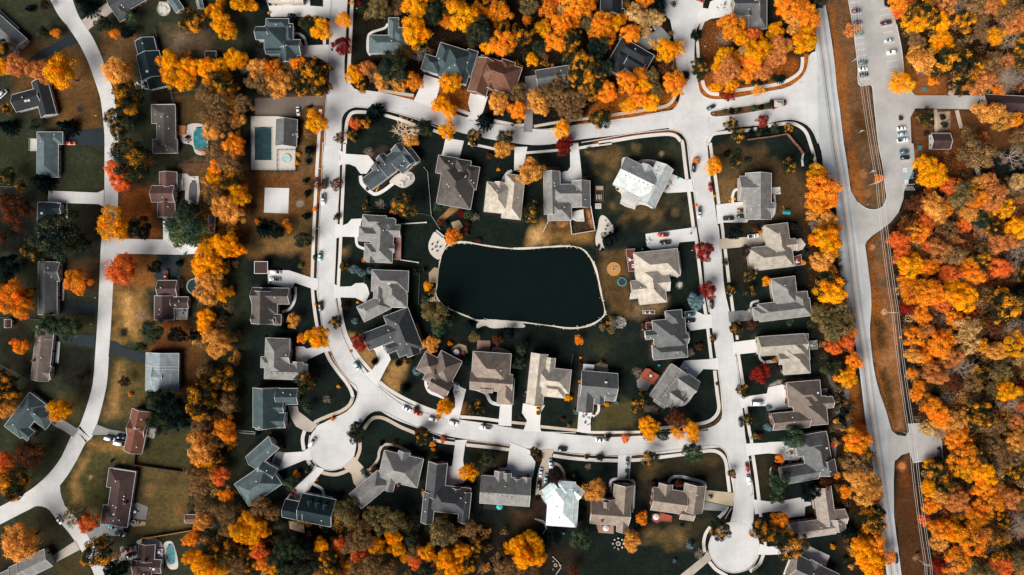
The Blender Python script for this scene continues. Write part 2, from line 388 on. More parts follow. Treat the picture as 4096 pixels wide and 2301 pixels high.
ZONES = [
 ("D:-60,-60 622,-60 622,1500 -60,1500", (54,58,42), 8, 4, .06),
 ("00:-200,-50 700,-50 700,560 -200,560", (60,62,44), 5, 3, .1),
 ("00:160,420 760,420 1020,700 1040,1320 640,1320 160,1000", (108,78,46), 6, 3, .25),
 ("00:950,250 1380,350 1400,560 1360,900 1060,700", (108,80,50), 4, 3, .2),
 ("00:1640,250 2100,330 2150,560 1700,560", (112,92,70), 6, 3, .1),
 ("00:1750,950 2060,950 2060,1240 1780,1240", (92,70,42), 2, 1, .15),
 ("00:1700,880 1740,1040 1540,1040 1530,900", (40,34,26), 2, 1, .1),
 ("10:640,20 1050,20 1050,480 640,480", (58,62,42), 3, 3, .1),
 ("10:0,-100 370,-100 370,440 0,440", (54,58,38), 4, 3, .1),
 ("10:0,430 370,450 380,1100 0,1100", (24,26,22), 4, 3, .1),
 ("10:690,610 1030,610 1020,1180 700,1180", (36,33,26), 4, 3, .1),
 ("10:1190,440 1530,400 1560,740 1640,940 1190,950", (128,72,36), 4, 3, .45),
 ("10:1190,1110 1560,1100 1590,1460 1140,1460", (138,88,46), 4, 2, .35),
 ("10:690,1160 1010,1160 1000,1460 660,1460", (76,58,37), 4, 2, .2),
 ("10:1830,1120 2100,1120 2100,1460 1850,1460", (88,60,32), 4, 2, .25),
 ("10:1790,170 2100,170 2100,300 1800,300", (118,88,62), 3, 2, .2),
 ("10:2000,300 2570,250 2570,900 2100,950", (104,72,40), 6, 4, .4),
 ("10:2100,720 2570,820 2500,1100 2200,1000", (112,68,34), 5, 3, .3),
 ("20:1125,0 1480,0 1420,500 1120,520", (150,112,60), 5, 3, .1),
 ("20:1240,80 1330,80 1330,420 1240,420", (196,150,90), 4, 2, .05),
 ("20:1090,680 1480,760 1480,1330 1000,1330 1080,900", (98,82,48), 5, 3, .1),
 ("20:1160,760 1240,760 1200,1260 1060,1330", (158,120,72), 4, 2, .1),
 ("20:590,570 950,600 930,1060 600,1000", (36,36,29), 3, 2, .05),
 ("20:620,270 975,270 960,465 620,465", (70,64,40), 4, 2, .1),
 ("20:1500,320 2060,320 2060,640 1500,620", (122,74,38), 5, 3, .35),
 ("20:1790,540 2080,540 2000,1050 1800,1050", (104,70,38), 5, 3, .2),
 ("20:0,300 300,300 300,850 0,850", (40,37,28), 4, 3, .1),
 ("20:560,1060 920,1040 790,1420 560,1250", (76,68,40), 4, 3, .15),
 ("30:250,0 720,100 380,550 0,760 0,0", (56,58,38), 4, 3, .1),
 ("30:920,40 1250,100 1370,240 1360,440 1080,380 1000,900 830,830 610,640 620,480", (84,78,46), 5, 3, .1),
 ("30:820,300 900,280 780,480 820,700 740,720 690,560", (156,118,68), 4, 2, .1),
 ("30:850,80 1360,120 1360,220 900,230", (150,112,62), 4, 2, .1),
 ("30:1370,20 1900,20 1900,390 1380,330", (74,68,40), 3, 2, .15),
 ("30:1390,350 1960,420 1960,980 1320,1040", (104,86,50), 4, 3, .2),
 ("30:1350,420 1560,450 1500,720 1390,690", (72,64,40), 4, 3, .15),
 ("30:0,950 400,780 640,980 740,1080 520,1240 0,1447", (56,50,33), 4, 3, .1),
 ("30:560,1340 830,1210 940,1447 580,1447", (76,66,40), 3, 2, .1),
 ("D:625,435 790,430 792,690 700,690 625,640", (112,82,48), 3, 2, .35),
 ("D:622,540 785,560 780,640 622,640", (96,76,46), 5, 3, .15),
 ("11:0,280 420,280 420,720 0,740", (116,80,46), 5, 3, .4),
 ("11:60,950 540,950 550,1060 60,1090", (142,106,60), 5, 3, .05),
 ("11:80,1110 440,1090 480,1330 80,1330", (20,26,24), 3, 2, .0),  # dark lawn patch: a shadow painted into the ground colour
 ("D:750,260 790,260 795,440 750,440", (116,88,56), 3, 2, .3),
 ("01:450,1060 690,1060 690,1447 440,1447", (96,70,42), 3, 2, .3),
 ("12:700,60 1720,10 1790,480 1800,830 1340,880 950,700 850,400", (60,60,43), 6, 4, .03),
 ("12:780,80 1080,60 1050,260 800,330", (104,82,48), 5, 3, .05),
 ("12:1050,640 1350,560 1560,600 1500,800 1100,760", (104,82,50), 5, 3, .05),
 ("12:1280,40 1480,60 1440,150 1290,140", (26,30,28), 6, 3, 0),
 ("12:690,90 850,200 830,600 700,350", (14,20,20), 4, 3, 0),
 ("12:1560,220 1720,200 1740,340 1600,330", (30,32,27), 5, 3, 0),
 ("12:1530,640 1700,660 1680,790 1500,760", (34,34,28), 5, 4, 0),
 ("12:250,780 840,880 800,1000 300,1020 170,1000", (146,108,58), 5, 3, .15),
 ("12:180,880 300,820 330,1000 180,1010", (206,160,104), 5, 2, .05),
 ("12:390,780 580,790 590,900 400,880", (96,74,46), 3, 2, .05),
 ("12:610,760 790,690 820,860 620,890", (70,56,40), 2, 1, .05),
 ("12:900,1080 1160,1080 1170,1460 900,1460", (102,78,46), 4, 2, .1),
 ("22:930,0 1240,0 1180,260 1000,260", (100,76,44), 4, 2, .1),
 ("22:1180,130 1560,90 1500,270 1200,250", (128,104,70), 5, 3, .05),
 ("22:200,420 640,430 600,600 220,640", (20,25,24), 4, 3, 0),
 ("22:700,450 1180,480 1100,760 720,740", (44,48,38), 7, 4, 0),
 ("22:640,1010 700,1000 690,1400 620,1400", (70,60,38), 3, 2, .1),
 ("22:810,1180 1250,1130 1250,1440 790,1440", (84,76,46), 5, 3, .02),
 ("12:2010,40 2572,20 2572,300 2290,320 2200,570 2070,590", (84,68,44), 5, 3, .1),
 ("12:2070,330 2290,320 2200,590 2090,590", (120,90,52), 4, 2, .05),
 ("13:0,120 300,220 430,420 400,700 60,760 40,260 0,260", (92,70,44), 5, 3, .15),
 ("12:2120,800 2570,790 2560,900 2150,950", (60,50,36), 4, 3, .1),
 ("12:2150,1060 2400,1040 2400,1440 2190,1400", (46,42,32), 4, 3, .05),
 ("D:2005,540 2110,560 2150,1020 2190,1447 2120,1447 2080,1100 2040,760", (44,36,26), 6, 3, .35),
 ("23:790,960 900,960 990,1447 840,1447", (120,70,34), 4, 2, .6),
 ("21:930,440 1180,560 1230,760 1150,830 1000,640", (166,128,78), 3, 2, .15),
 ("21:1360,720 1560,720 1480,1020 1380,1080 1250,920", (162,122,70), 4, 2, .1),
 ("21:1440,900 1700,900 1760,1230 1500,1150", (34,36,30), 5, 3, 0),
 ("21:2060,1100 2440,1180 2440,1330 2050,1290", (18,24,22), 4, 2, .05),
 ("21:2060,1180 2110,1160 2090,1290 2050,1290", (140,92,48), 3, 1, .4),
 ("31:2150,130 2572,190 2572,440 2260,440 2230,330", (56,48,33), 5, 3, .12),
 ("32:1200,330 1700,250 2050,220 2140,400 2150,580 1950,560 1600,440 1300,640", (52,46,33), 6, 4, .05),
 ("32:1280,330 1480,290 1420,440 1300,420", (96,76,46), 5, 3, .1),
 ("32:1840,240 2080,230 2100,330 1900,330", (84,68,42), 5, 3, .1),
 ("32:1320,960 1960,900 1900,1160 1500,1150", (60,54,36), 7, 4, .05),
 ("32:1480,1020 1720,1000 1760,1130 1560,1140", (112,90,54), 6, 3, .02),
 ("32:1330,980 1470,980 1470,1080 1330,1080", (112,90,54), 6, 3, .02),
 ("32:0,780 340,800 330,980 0,980", (72,54,36), 5, 3, .15),
 ("32:280,1150 680,1100 680,1447 250,1447", (46,38,28), 5, 3, .2),
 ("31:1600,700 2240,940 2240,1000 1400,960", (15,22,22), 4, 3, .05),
 ("31:-100,700 2572,900 2572,1500 -100,1500", (34,30,24), 8, 4, .2),
 ("32:2440,240 2572,240 2572,690 2500,690", (52,44,31), 4, 2, .1),
 ("03:560,0 830,-60 850,250 900,640 920,850 1040,860 1110,1480 760,1480 690,900 640,450", (112,84,58), 1.5, 1, .4),
 ("03:590,50 660,50 800,900 850,1447 780,1447 680,700", (142,90,48), 2, 1.5, .5),
 ("03:850,1130 1040,1080 1100,1447 860,1447", (96,64,36), 4, 3, .2),
 ("13:760,0 1120,0 1180,450 1190,560 1080,660 960,640 830,480", (112,84,58), 1.5, 1, .3),
 ("13:780,0 900,0 960,480 940,600 830,470", (146,90,46), 2, 1.5, .5),
 ("13:975,1020 1140,860 1330,690 1310,1000 1270,1447 1030,1460", (114,86,60), 2, 1, .15),
 ("13:985,1020 1070,930 1060,1200 1090,1447 1030,1447", (112,70,34), 2, 1.5, .5),
 ("23:1030,0 1270,0 1320,700 1400,1447 1250,1447 1100,900 1050,740 1030,300", (150,100,60), 2, 1.5, .2),
 ("23:1035,0 1110,0 1140,600 1280,1447 1240,1447 1090,880 1045,400", (122,76,36), 2, 1.5, .6),
 ("23:1060,300 1160,400 1240,1000 1280,1400 1160,1050", (70,56,32), 3, 2.5, .4),
 ("33:1240,0 1390,50 1300,40", (120,72,36), 1, .5, .3),
 ("33:1265,800 1270,320 1420,215 1470,320 1540,800 1660,1460 1340,1460 1300,1100", (84,54,33), 2, 1.5, .25),
 ("33:1290,310 1400,240 1440,600 1280,600", (118,70,36), 3, 2, .3),
 ("13:1310,690 1460,430 2700,300 2700,1500 1270,1500 1200,900", (34,28,22), 5, 3, .3),
 ("23:1290,-10 2700,-10 2700,1500 1450,1500", (34,28,22), 4, 3, .3),
 ("33:1470,320 1760,240 1780,-10 2700,-10 2700,1500 1660,1500", (34,28,22), 4, 3, .3),
 ("03:1250,-60 2700,-60 2700,980 2150,960 1480,960 1365,740 1290,250", (44,34,25), 4, 3, .3),
 ("03:1370,560 1800,720 1800,970 1480,960 1365,740", (152,92,46), 3, 1, .25),
 ("03:1440,1110 2700,1110 2700,1500 1450,1500", (112,72,42), 3, 1.5, .3),
 ("13:1460,-10 2000,0 2100,420 1480,450", (88,54,34), 3, 2, .5),
 ("D:830,-20 1700,-20 1690,260 1500,320 1180,270 880,190", (22,22,18), 4, 3, .3),
 ("01:950,0 1140,0 1120,560 960,640", (34,34,26), 3, 2, .05),
 ("01:1830,880 2150,900 2130,1180 1880,1040", (28,24,18), 3, 2, .8),
 ("02:900,930 1640,900 1600,1040 1000,1150 760,1170", (48,32,22), 3, 2, .8),
 ("02:1850,180 2150,150 2200,400 2000,960 1900,800 1880,400", (88,58,36), 5, 3, .5),
 ("02:1930,760 2572,600 2572,880 2000,960", (128,72,34), 5, 3, .6),
 ("03:-10,500 330,600 330,760 0,860", (124,68,32), 4, 2, .6),
 ("01:0,960 700,940 690,1060 0,1180", (84,66,50), 4, 2, .4),
]
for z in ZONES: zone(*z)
STRIPS = [
 ("01:1290,920 1450,960 1590,1010", 2.6, (172,98,44), .6),
 ("01:2290,1255 2450,1290 2572,1300|02:60,1330 220,1330 420,1325", 2.2, (176,96,40), .7),
 ("02:560,1300 800,1250 1000,1195 1370,1160", 3.0, (180,104,44), .8),
 ("02:990,1190 1250,1140 1500,1090 1660,1040", 2.4, (84,48,26), .8),
 ("02:1885,850 1900,920 1980,975 2100,985 2300,945 2572,890|03:0,890 200,850 330,780 385,700 385,570", 2.6, (172,98,40), .8),
 ("02:840,1430 1200,1370 1500,1325 1640,1330", 2.0, (110,66,32), .5),
 ("02:1640,560 1650,700", 2.0, (150,86,36), .6),
 ("01:715,480 695,1000 670,1447|11:650,0 640,300 630,600", 1.6, (132,80,40), .5),
 ("11:630,600 615,900 600,1300", 1.4, (60,46,30), .3),
 ("21:745,640 800,760 900,900 940,950", 2.0, (150,94,46), .5),
 ("12:1755,380 1770,480", 1.4, (70,58,34), .2), ("12:1820,640 1850,830", 1.6, (60,50,32), .2),
 ("12:1970,20 1990,300 2040,590", 1.6, (76,60,36), .2),
 ("22:2050,830 2090,1000 2100,1250 2070,1340 1980,1390 1800,1410", 1.8, (92,72,42), .2),
 ("21:880,500 1000,700 1110,850", 1.8, (84,62,38), .2),
 ("32:800,45 1000,45 1290,35", 1.4, (96,76,48), .1), ("32:420,215 690,245", 1.6, (84,66,40), .2),
 ("32:1200,265 1500,225 1900,180 2100,175", 1.6, (84,68,42), .2),
 ("32:2130,240 2190,330 2200,600", 1.8, (70,58,36), .1),
 ("31:2130,110 2400,150 2572,165", 1.6, (112,82,44), .2),
 ("22:0,1380 130,1390", 1.2, (60,48,30), .2),
]
for s, w, c, l in STRIPS: strip(s, w, c, lit=l)
for u, v, r in ((900,230,3.4),(1000,520,3.2),(1110,690,2.6),(1360,770,2.4),(1210,785,2.2),(1600,755,3.6),(1730,560,2.4),(1400,90,4.2),(1640,230,3.2),(960,640,2.2),(1500,620,2.0),(870,420,2.6),(1290,820,2.6)):
    blob(W("12", u, v), r, (34,36,29), 2.2, 0, .8)
for u, v, r in ((1010,620,1.8),(1640,690,2.0),(1480,700,1.6),(960,330,2.2),(1120,740,1.6),(860,120,3),(1250,40,2.6)):
    blob(W("12", u, v), r, (112,90,56), 2.0, 0, .8)
for t, u, v, r, c in (("20",1240,450,3,(80,60,38)),("00",1830,420,4,(130,108,84)),("00",1100,560,4,(132,104,64)),("30",1500,600,3.5,(140,104,60)),("30",1700,500,4,(92,76,46)),("30",1800,800,3.5,(134,92,52)),("11",900,1080,2.5,(104,84,52)),("12",2200,430,3,(134,104,64)),("22",900,600,4,(66,66,46)),("22",1100,560,3,(28,32,28)),("13",830,330,4,(176,104,48)),("23",1180,700,5,(168,116,72)),("23",1140,1150,4,(84,66,38)),("13",1120,1250,4,(150,100,60))):
    blob(W(t, u, v), r, c, 2.5, None, .7)
# lone bare or planted patches
for t, u, v, r, c in (("00",800,1095,1.6,(70,66,66)),("00",800,1095,.8,(30,30,32)),("20",1245,450,1.8,(34,30,26)),("30",910,462,.9,(206,160,100)),
    ("30",1130,290,1,(150,110,80)),("30",1240,310,.8,(150,110,80)),("12",1500,100,1.1,(190,160,130)),("22",1670,1415,1.0,(230,222,205)),
    ("11",440,600,1.8,(150,140,130)),("12",1685,1415,1.1,(235,228,212)),("13",1050,1035,1.4,(196,140,96)),("33",1350,360,2.2,(214,140,84)),
    ("23",1165,240,1.2,(214,170,120)),("33",1480,1275,1.0,(190,150,110)),("13",960,300,2.2,(176,120,76)),("13",1000,500,2.4,(150,98,60)),
    ("11",870,1080,1.6,(130,96,56)),("11",525,170,2.0,(60,58,48)),("11",505,370,2.0,(60,58,48)),("22",1370,300,.9,(120,60,36))):
    blob(W(t, u, v), r, c, .8)
# planting beds / mulch
BEDS = [("12:280,245 400,240 440,235 490,250 500,285 380,290 300,265",(150,92,52)),("12:700,350 720,330 780,325 800,350 790,390 760,405 690,370",(150,104,70)),
 ("12:725,60 770,30 800,60 790,100 740,105",(128,92,60)),("12:440,770 580,760 580,800 500,840 460,810",(198,130,74)),("12:370,775 410,770 370,810",(198,130,74)),
 ("12:700,650 770,640 830,860 790,840 750,690 710,670",(176,120,76)),("11:1830,760 1960,620 2040,600 2050,640 1860,790",(186,140,90)),
 ("11:1100,40 1300,20 1370,40 1180,160 1110,120",(60,50,42)),("30:1360,1200 1440,700",(80,80,80)),
 ("31:1230,110 1440,90 1470,160 1380,150 1260,170",(58,42,30)),("32:1365,500 1440,490 1560,470 1570,520 1420,560 1390,800 1350,750",(48,38,32)),
 ("21:1880,500 1960,470 2080,510 2150,570 2130,680 1960,640",(40,34,28)),("22:1290,1200 1400,1180 1520,1240 1480,1260 1330,1240",(110,100,90)),
 ("32:210,640 300,640 330,720 330,900 220,870",(56,40,32)),("13:1460,30 1600,100 1600,180 1470,200",(140,88,48)),
 ("03:1700,1120 1830,1120 1830,1290 1700,1330",(150,130,112)),("03:1290,1110 1380,1100 1380,1260 1270,1270",(206,188,160)),
 ("23:590,870 620,870 650,950 700,1000 800,960 845,1400 620,1400 690,1320 655,1210 690,1130 660,1040",(122,118,110)),
 ("23:-10,990 100,930 500,890 520,930 200,950 30,990",(150,140,126))]
for s, c in BEDS: zone(s, c, 0.6, 0.15, 0)

LAKE = chaikin(pts("11:1815,1447 1830,1300 1842,1200 1872,1080 1950,1002 2040,985 2140,990 2300,1022 2560,1055|12:200,1047 350,1035 550,1025 640,1030 720,1060 780,1130 830,1220 860,1320 885,1447|22:905,100 930,200 938,265 880,325 800,370 700,400 560,408 400,382 200,357 20,335|21:2400,325 2300,330 2220,330 2130,290 2030,250 1900,190 1830,130 1800,50"), 2)
ld = np.where(pip(LAKE), dist(LAKE), 0)
GZ = -np.minimum(2.0, ld * 0.45)
blend(np.clip(ld * 2, 0, 1), (40, 44, 40), 0)
# ---------------------------------------------------------------- roads, pavements, drives, paths
CONC = paving('concrete', alb(250, 247, 243), 3.4, False, .06)
ROAD = paving('road_surface', alb(236, 234, 231), 4.5, True, .13)
ROADW = paving('road_surface_worn', alb(228, 227, 226), 6, True, .10)
WALK = paving('pavement_concrete', alb(246, 238, 228), 1.5, False, .07)
WALKT = paving('pavement_tan', alb(224, 206, 184), 1.5, False, .18)
ASPH = paving('asphalt_drive', alb(44, 56, 62), 3, False, .25, False)
GREYC = paving('grey_drive', alb(160, 160, 158), 3.2, True, .3)
LEAFY = paving('old_drive', alb(128, 116, 104), 2.9, True, .3)
HWY = paving('highway', alb(212, 214, 214), 8, True, .14, False)
LOT = paving('parking_asphalt', alb(202, 199, 194), 9, True, .16, False)
KERBM = surf('kerb_concrete', alb(238, 230, 220), .9, .15, world=True)
GRAVEL = surf('shore_stone', alb(246, 232, 210), .95, .3, 1.2, 5, world=True)
PATIOM = {'w': paving('patio_pale', alb(236, 226, 214), 1.2, False, .12), 't': paving('patio_tan', alb(206, 178, 146), 1.0, False, .2),
          'g': paving('patio_grey', alb(150, 146, 142), 1.2, False, .25), 'p': paving('patio_brick', alb(190, 146, 126), .8, False, .25), 'd': paving('patio_dark', alb(52, 50, 50), 1, False, .3)}
def structure(name, bm, mat):
    return tag(mesh_from(name, bm, None, mat), kind='structure')

ROADS = [  # sheet points, widths in survey units
 ("00:590,-80 665,100 735,215 800,310 880,440 950,590 1015,770 1075,960 1095,1100 1115,1300 1120,1447|10:1118,440 1115,620 1095,900 1080,1100 1065,1447|20:1050,300 1030,600 1010,900 985,1050 930,1250 860,1447|30:800,60 680,300 560,470 430,600 300,690 150,770 -80,890", [225,190,150,150,150,145,145,145,140,140,140,137,140,140,140,138,138,138,140,140,150,165,160,150,160,170,165,160,160], 'ROAD'),
 ("30:440,560 560,750 640,850 740,960 860,1130 960,1290 1010,1400 1050,1520", 150, 'ROAD'),
 ("10:1060,1035 1300,1030 1600,1035 1860,1040", 150, 'ROADW'),
 ("01:838,-60 825,300 812,600 812,800 790,1000 780,1200 770,1447|11:745,400 735,700 715,1000 700,1447|21:722,150 750,300 785,440 840,580 910,720 1000,860 1110,990 1250,1110 1420,1220 1650,1310 1900,1385 2200,1440|31:2572,60|32:300,95 700,135 1100,150 1500,130 1900,90 2230,60", [170,165,160,155,165,170,175,180,185,185,182,180,185,195,200,205,205,205,205,200,195,190,185,185,185,185,185,190,180,175,175,180], 'ROAD'),
 ("01:800,1000 1000,985 1300,1025 1600,1100 1900,1200 2200,1285 2572,1350|02:300,1378 700,1325 1100,1275 1500,1210 1800,1170", [180,180,160,165,165,165,170,160,150,155,170,190], 'ROADW'),
 ("02:1740,150 1730,350 1745,600 1780,850 1810,1000 1850,1250|12:1855,0 1890,300 1930,550 1970,850 2010,1100 2040,1447|22:2085,250 2130,550 2170,800 2200,1050 2220,1300|32:2245,100 2260,200 2290,400 2325,600 2325,800 2290,1000 2235,1170", [330,220,180,180,190,210,195,195,195,200,195,185,190,200,205,205,210,210,215,200,205,210,240,300,320], 'ROAD'),
]
MAT = dict(ROAD=ROAD, ROADW=ROADW)
for i, (s, w, m) in enumerate(ROADS):
    P = pts(s); n = 6
    Q = catmull(P, n)
    if isinstance(w, list):
        w = (w + [w[-1]] * 60)[:len(P)]
        ww = []
        for j in range(len(P) - 1):
            for k in range(n): ww.append((w[j] + (w[j + 1] - w[j]) * k / n) * TP)
        ww.append(w[-1] * TP)
    else: ww = w * TP
    bm = bmesh.new(); ribbon(bm, Q, ww, .030 + i * .004); structure('road', bm, MAT[m])
PATCH = [
 ("30:300,765 400,748 480,775 560,850 660,760 610,640 600,520 640,430 500,480 300,650", 'ROAD', 1),
 ("10:1040,960 1185,930 1195,950 1240,960 1240,1090 1190,1105 1170,1150 1030,1130", 'ROADW', 0),
 ("01:745,830 740,830 885,720 900,815 960,890 1060,910 1060,1072 1000,1076 930,1102 880,1150 858,1230 850,1320 690,1320 700,1000", 'ROADW', 1),
 ("02:1600,1110 1660,1060 1695,960 1690,800 1850,800 1870,870 1900,940 1960,985 2060,1000 2260,980 2572,920|03:200,880 310,805 370,740 400,650 412,540 520,500 560,1420 500,1440 450,1320 380,1245 260,1202 150,1205 0,1240|02:2300,1270 2100,1305 2030,1330 1980,1375 1950,1460 1760,1460 1740,1380 1700,1335 1640,1308 1560,1300", 'ROAD', 1),
 ("21:600,1390 700,1345 800,1300 900,1250 975,1180 1012,1110 1022,1050 1000,980 950,930 900,880 1080,860 1300,1080 1460,1330 1300,1250 1210,1232 1130,1270 1060,1350 1010,1447 600,1447", 'ROAD', 1),
 ("32:1700,180 1900,150 2030,145 2100,168 2150,220 2200,340 2350,340 2335,0 2250,-60 1900,20", 'ROAD', 1),
 ("22:1960,1410 2050,1380 2100,1320 2118,1240 2300,1200 2330,1450 2000,1480", 'ROAD', 0),
]
for i, (s, m, sm) in enumerate(PATCH):
    bm = bmesh.new(); P = pts(s); poly(bm, chaikin(P, 1) if sm else P, .066 + i * .004); structure('road', bm, MAT[m])
for i, (t, u, v, r) in enumerate((("31",765,150,240),("32",2232,1165,255),("02",1715,40,205))):
    bm = bmesh.new(); disc(bm, W(t, u, v), r * TP, .096 + i * .004, 48); structure('road', bm, ROAD)
# highway on the east side
HL = "03:500,-60 505,50 480,300 478,490 496,760 498,1100 508,1440|13:545,100 565,260 660,500 690,700 700,1000 710,1250 760,1447|23:820,240 880,560 910,760 940,1000 985,1380|33:1010,60 1060,400 1100,750 1140,1000 1180,1300 1200,1480"
HR = "03:560,-60 575,50 600,200 640,450 670,680 690,900 720,1100 760,1440|13:770,50 790,180 830,470 900,600 990,900 975,1020 1000,1200 1030,1447|23:1032,100 1035,200 1018,450 1050,740 1080,900 1120,1050 1180,1220 1240,1430|33:1290,40 1300,180 1270,320 1262,500 1265,850 1300,1150 1345,1480"
bm = bmesh.new(); poly(bm, pts(HL) + pts(HR)[::-1], .112); structure('road', bm, HWY)
for s in ("03:805,-60 850,250 900,640 915,850 1040,860 1060,1000 1110,1447|13:1150,200 1180,450 1192,540 1150,630 1080,660 990,650 900,590 830,470 800,480 900,1000 975,1020 990,980 1050,920 1140,860 1230,790 1310,690 1360,550 1365,480 1440,300 1480,200 1460,0|03:1440,1440 1430,1180 1480,1090 2060,1100 2150,960 1480,960 1420,890 1365,740 1340,500 1290,250 1250,90 1170,60 1155,-60",
          "23:1400,1365 1530,1355 1545,1447|33:1700,0 1750,100 1750,190 1640,290 1460,322 1420,215 1340,240 1290,290 1200,320 1200,-30 1260,10 1300,40 1380,50 1415,0"):
    bm = bmesh.new(); poly(bm, pts(s), .118); structure('parking_lot', bm, LOT)
TRACK = paving('highway_worn_track', alb(186, 190, 192), 8, False, .2, False)
for off, wd in ((-38, 1.5), (-16, 1.1), (36, 1.3)):
    bm = bmesh.new(); ribbon(bm, catmull(pts('03:%d,60 %d,400 %d,620 %d,800 %d,1170 %d,1447|13:%d,330 %d,720 %d,1050 %d,1447|23:%d,400 %d,700 %d,1050 %d,1447|33:%d,200 %d,600 %d,900 %d,1200 %d,1470' % tuple(x + off for x in (508, 547, 580, 600, 648, 680, 735, 790, 830, 872, 930, 975, 1020, 1072, 1100, 1150, 1190, 1230, 1274))), 5), wd, .119); structure('road', bm, TRACK)
# painted lines
WHITE = surf('white_road_paint', alb(250, 250, 246), .7, .08, world=True)
YELL = surf('yellow_road_paint', alb(250, 172, 72), .7, .1, world=True)
bm = bmesh.new()
def line(s, w, mi=0, sm=True):
    P = pts(s); ribbon(bm, catmull(P, 5) if sm and len(P) > 2 else P, w, .126, mi)
for o in (-4, 4):
    line("03:%d,60 %d,400 %d,620 %d,800" % tuple(x + o for x in (508, 547, 580, 600)), .14, 1)
    line("03:%d,1170 %d,1300 %d,1447|13:%d,330 %d,720 %d,1050 %d,1447|23:%d,400 %d,700 %d,1050 %d,1447|33:%d,200 %d,600 %d,900 %d,1200 %d,1470" % tuple(x + o for x in (648, 662, 680, 735, 790, 830, 872, 930, 975, 1020, 1072, 1100, 1150, 1190, 1230, 1274)), .14, 1)
for s in ("03:572,50 600,200 640,450 668,680 688,900 716,1100 752,1440|13:766,50 786,180 824,470", "03:475,490 490,620 505,745", "13:528,20 545,120 556,240", "13:890,1010 915,1240 942,1447|23:950,40 958,70",
          "23:768,20 800,140 830,245 880,560 912,760 942,1000 985,1370", "23:1030,30 1034,200 1020,420 1035,620 1066,880", "33:1012,60 1024,190", "33:1090,690 1138,1000 1178,1300 1198,1470", "33:1250,820 1275,1000 1300,1150 1340,1470", "33:1052,420 1066,520"):
    line(s, .22)
for k in range(14):     # bays on the west side of the lot
    v = 22 + k * 59.5; u = 818 + k * 7.6
    if v < 830: line("03:%f,%f %f,%f" % (u, v + 12, u + 106, v - 4), .22, 0, False)
for k in range(12):
    v = 96 + k * 58; u = 1118 + k * 8.0
    if v < 760: line("03:%f,%f %f,%f" % (u, v + 4, u + 108, v - 14), .22, 0, False)
for k in range(4): line("03:%f,%f %f,%f" % (1280 + k * 6, 1264 + k * 58, 1392 + k * 6, 1254 + k * 58), .16, 0, False)
for v in (0, 55, 118, 180): line("13:%f,%f %f,%f" % (1316 + v * .1, v + 2, 1416 + v * .1, v - 6), .16, 0, False)
for k in range(5):
    line("33:%f,%f %f,%f" % (1500 + k * 62, 200 - k * 2, 1508 + k * 62, 290 - k * 2), .16, 0, False); line("33:%f,0 %f,26" % (1478 + k * 60, 1480 + k * 60), .16, 0, False)
line("33:1465,312 1580,296", .3, 0, False)
for k in range(6): line("13:%d,424 %d,468" % (1366 + k * 17, 1390 + k * 17), .2, 0, False)
line("13:1356,412 1470,405", .18, 0, False); line("13:1354,412 1358,490", .18, 0, False)
structure('road_marking', bm, [WHITE, YELL])
BLUE = surf('blue_road_paint', alb(150, 205, 222), .7, .12, world=True)
bm = bmesh.new()
def line2(s, w, mi=0): ribbon(bm, pts(s), w, .130, mi)
line2("13:1325,240 1442,226", .22); line2("13:1332,302 1462,286", .22); line2("13:1338,358 1466,342", .22)
for k in range(9): line2("13:%f,%f %f,%f" % (1336 + k * 14, 354 - k * 1.6, 1354 + k * 13, 302 - k * 1.6), .2)
for u, v in ((1376, 264), (1390, 381)):       # accessible bay symbols: blue square with a white wheelchair figure
    c = W("13", u, v); a = .95
    poly(bm, [c + Vector(p) for p in ((-a, -a, 0), (a, -a, 0), (a, a, 0), (-a, a, 0))], .130, 0, 1)
    disc(bm, c + Vector((.5, .1, 0)), .16, .136, 10, None, 0)
    for p, q in (((.35, .1), (-.1, .1)), ((-.1, .1), (-.15, -.35)), ((-.15, -.35), (-.6, -.4)), ((.15, .1), (.12, -.3))):
        ribbon(bm, [c + Vector((*p, 0)), c + Vector((*q, 0))], .14, .136, 0)
    ring(bm, c + Vector((-.25, -.1, 0)), .32, .44, .131, .136, 16, 0)
structure('road_marking', bm, [BLUE, WHITE])

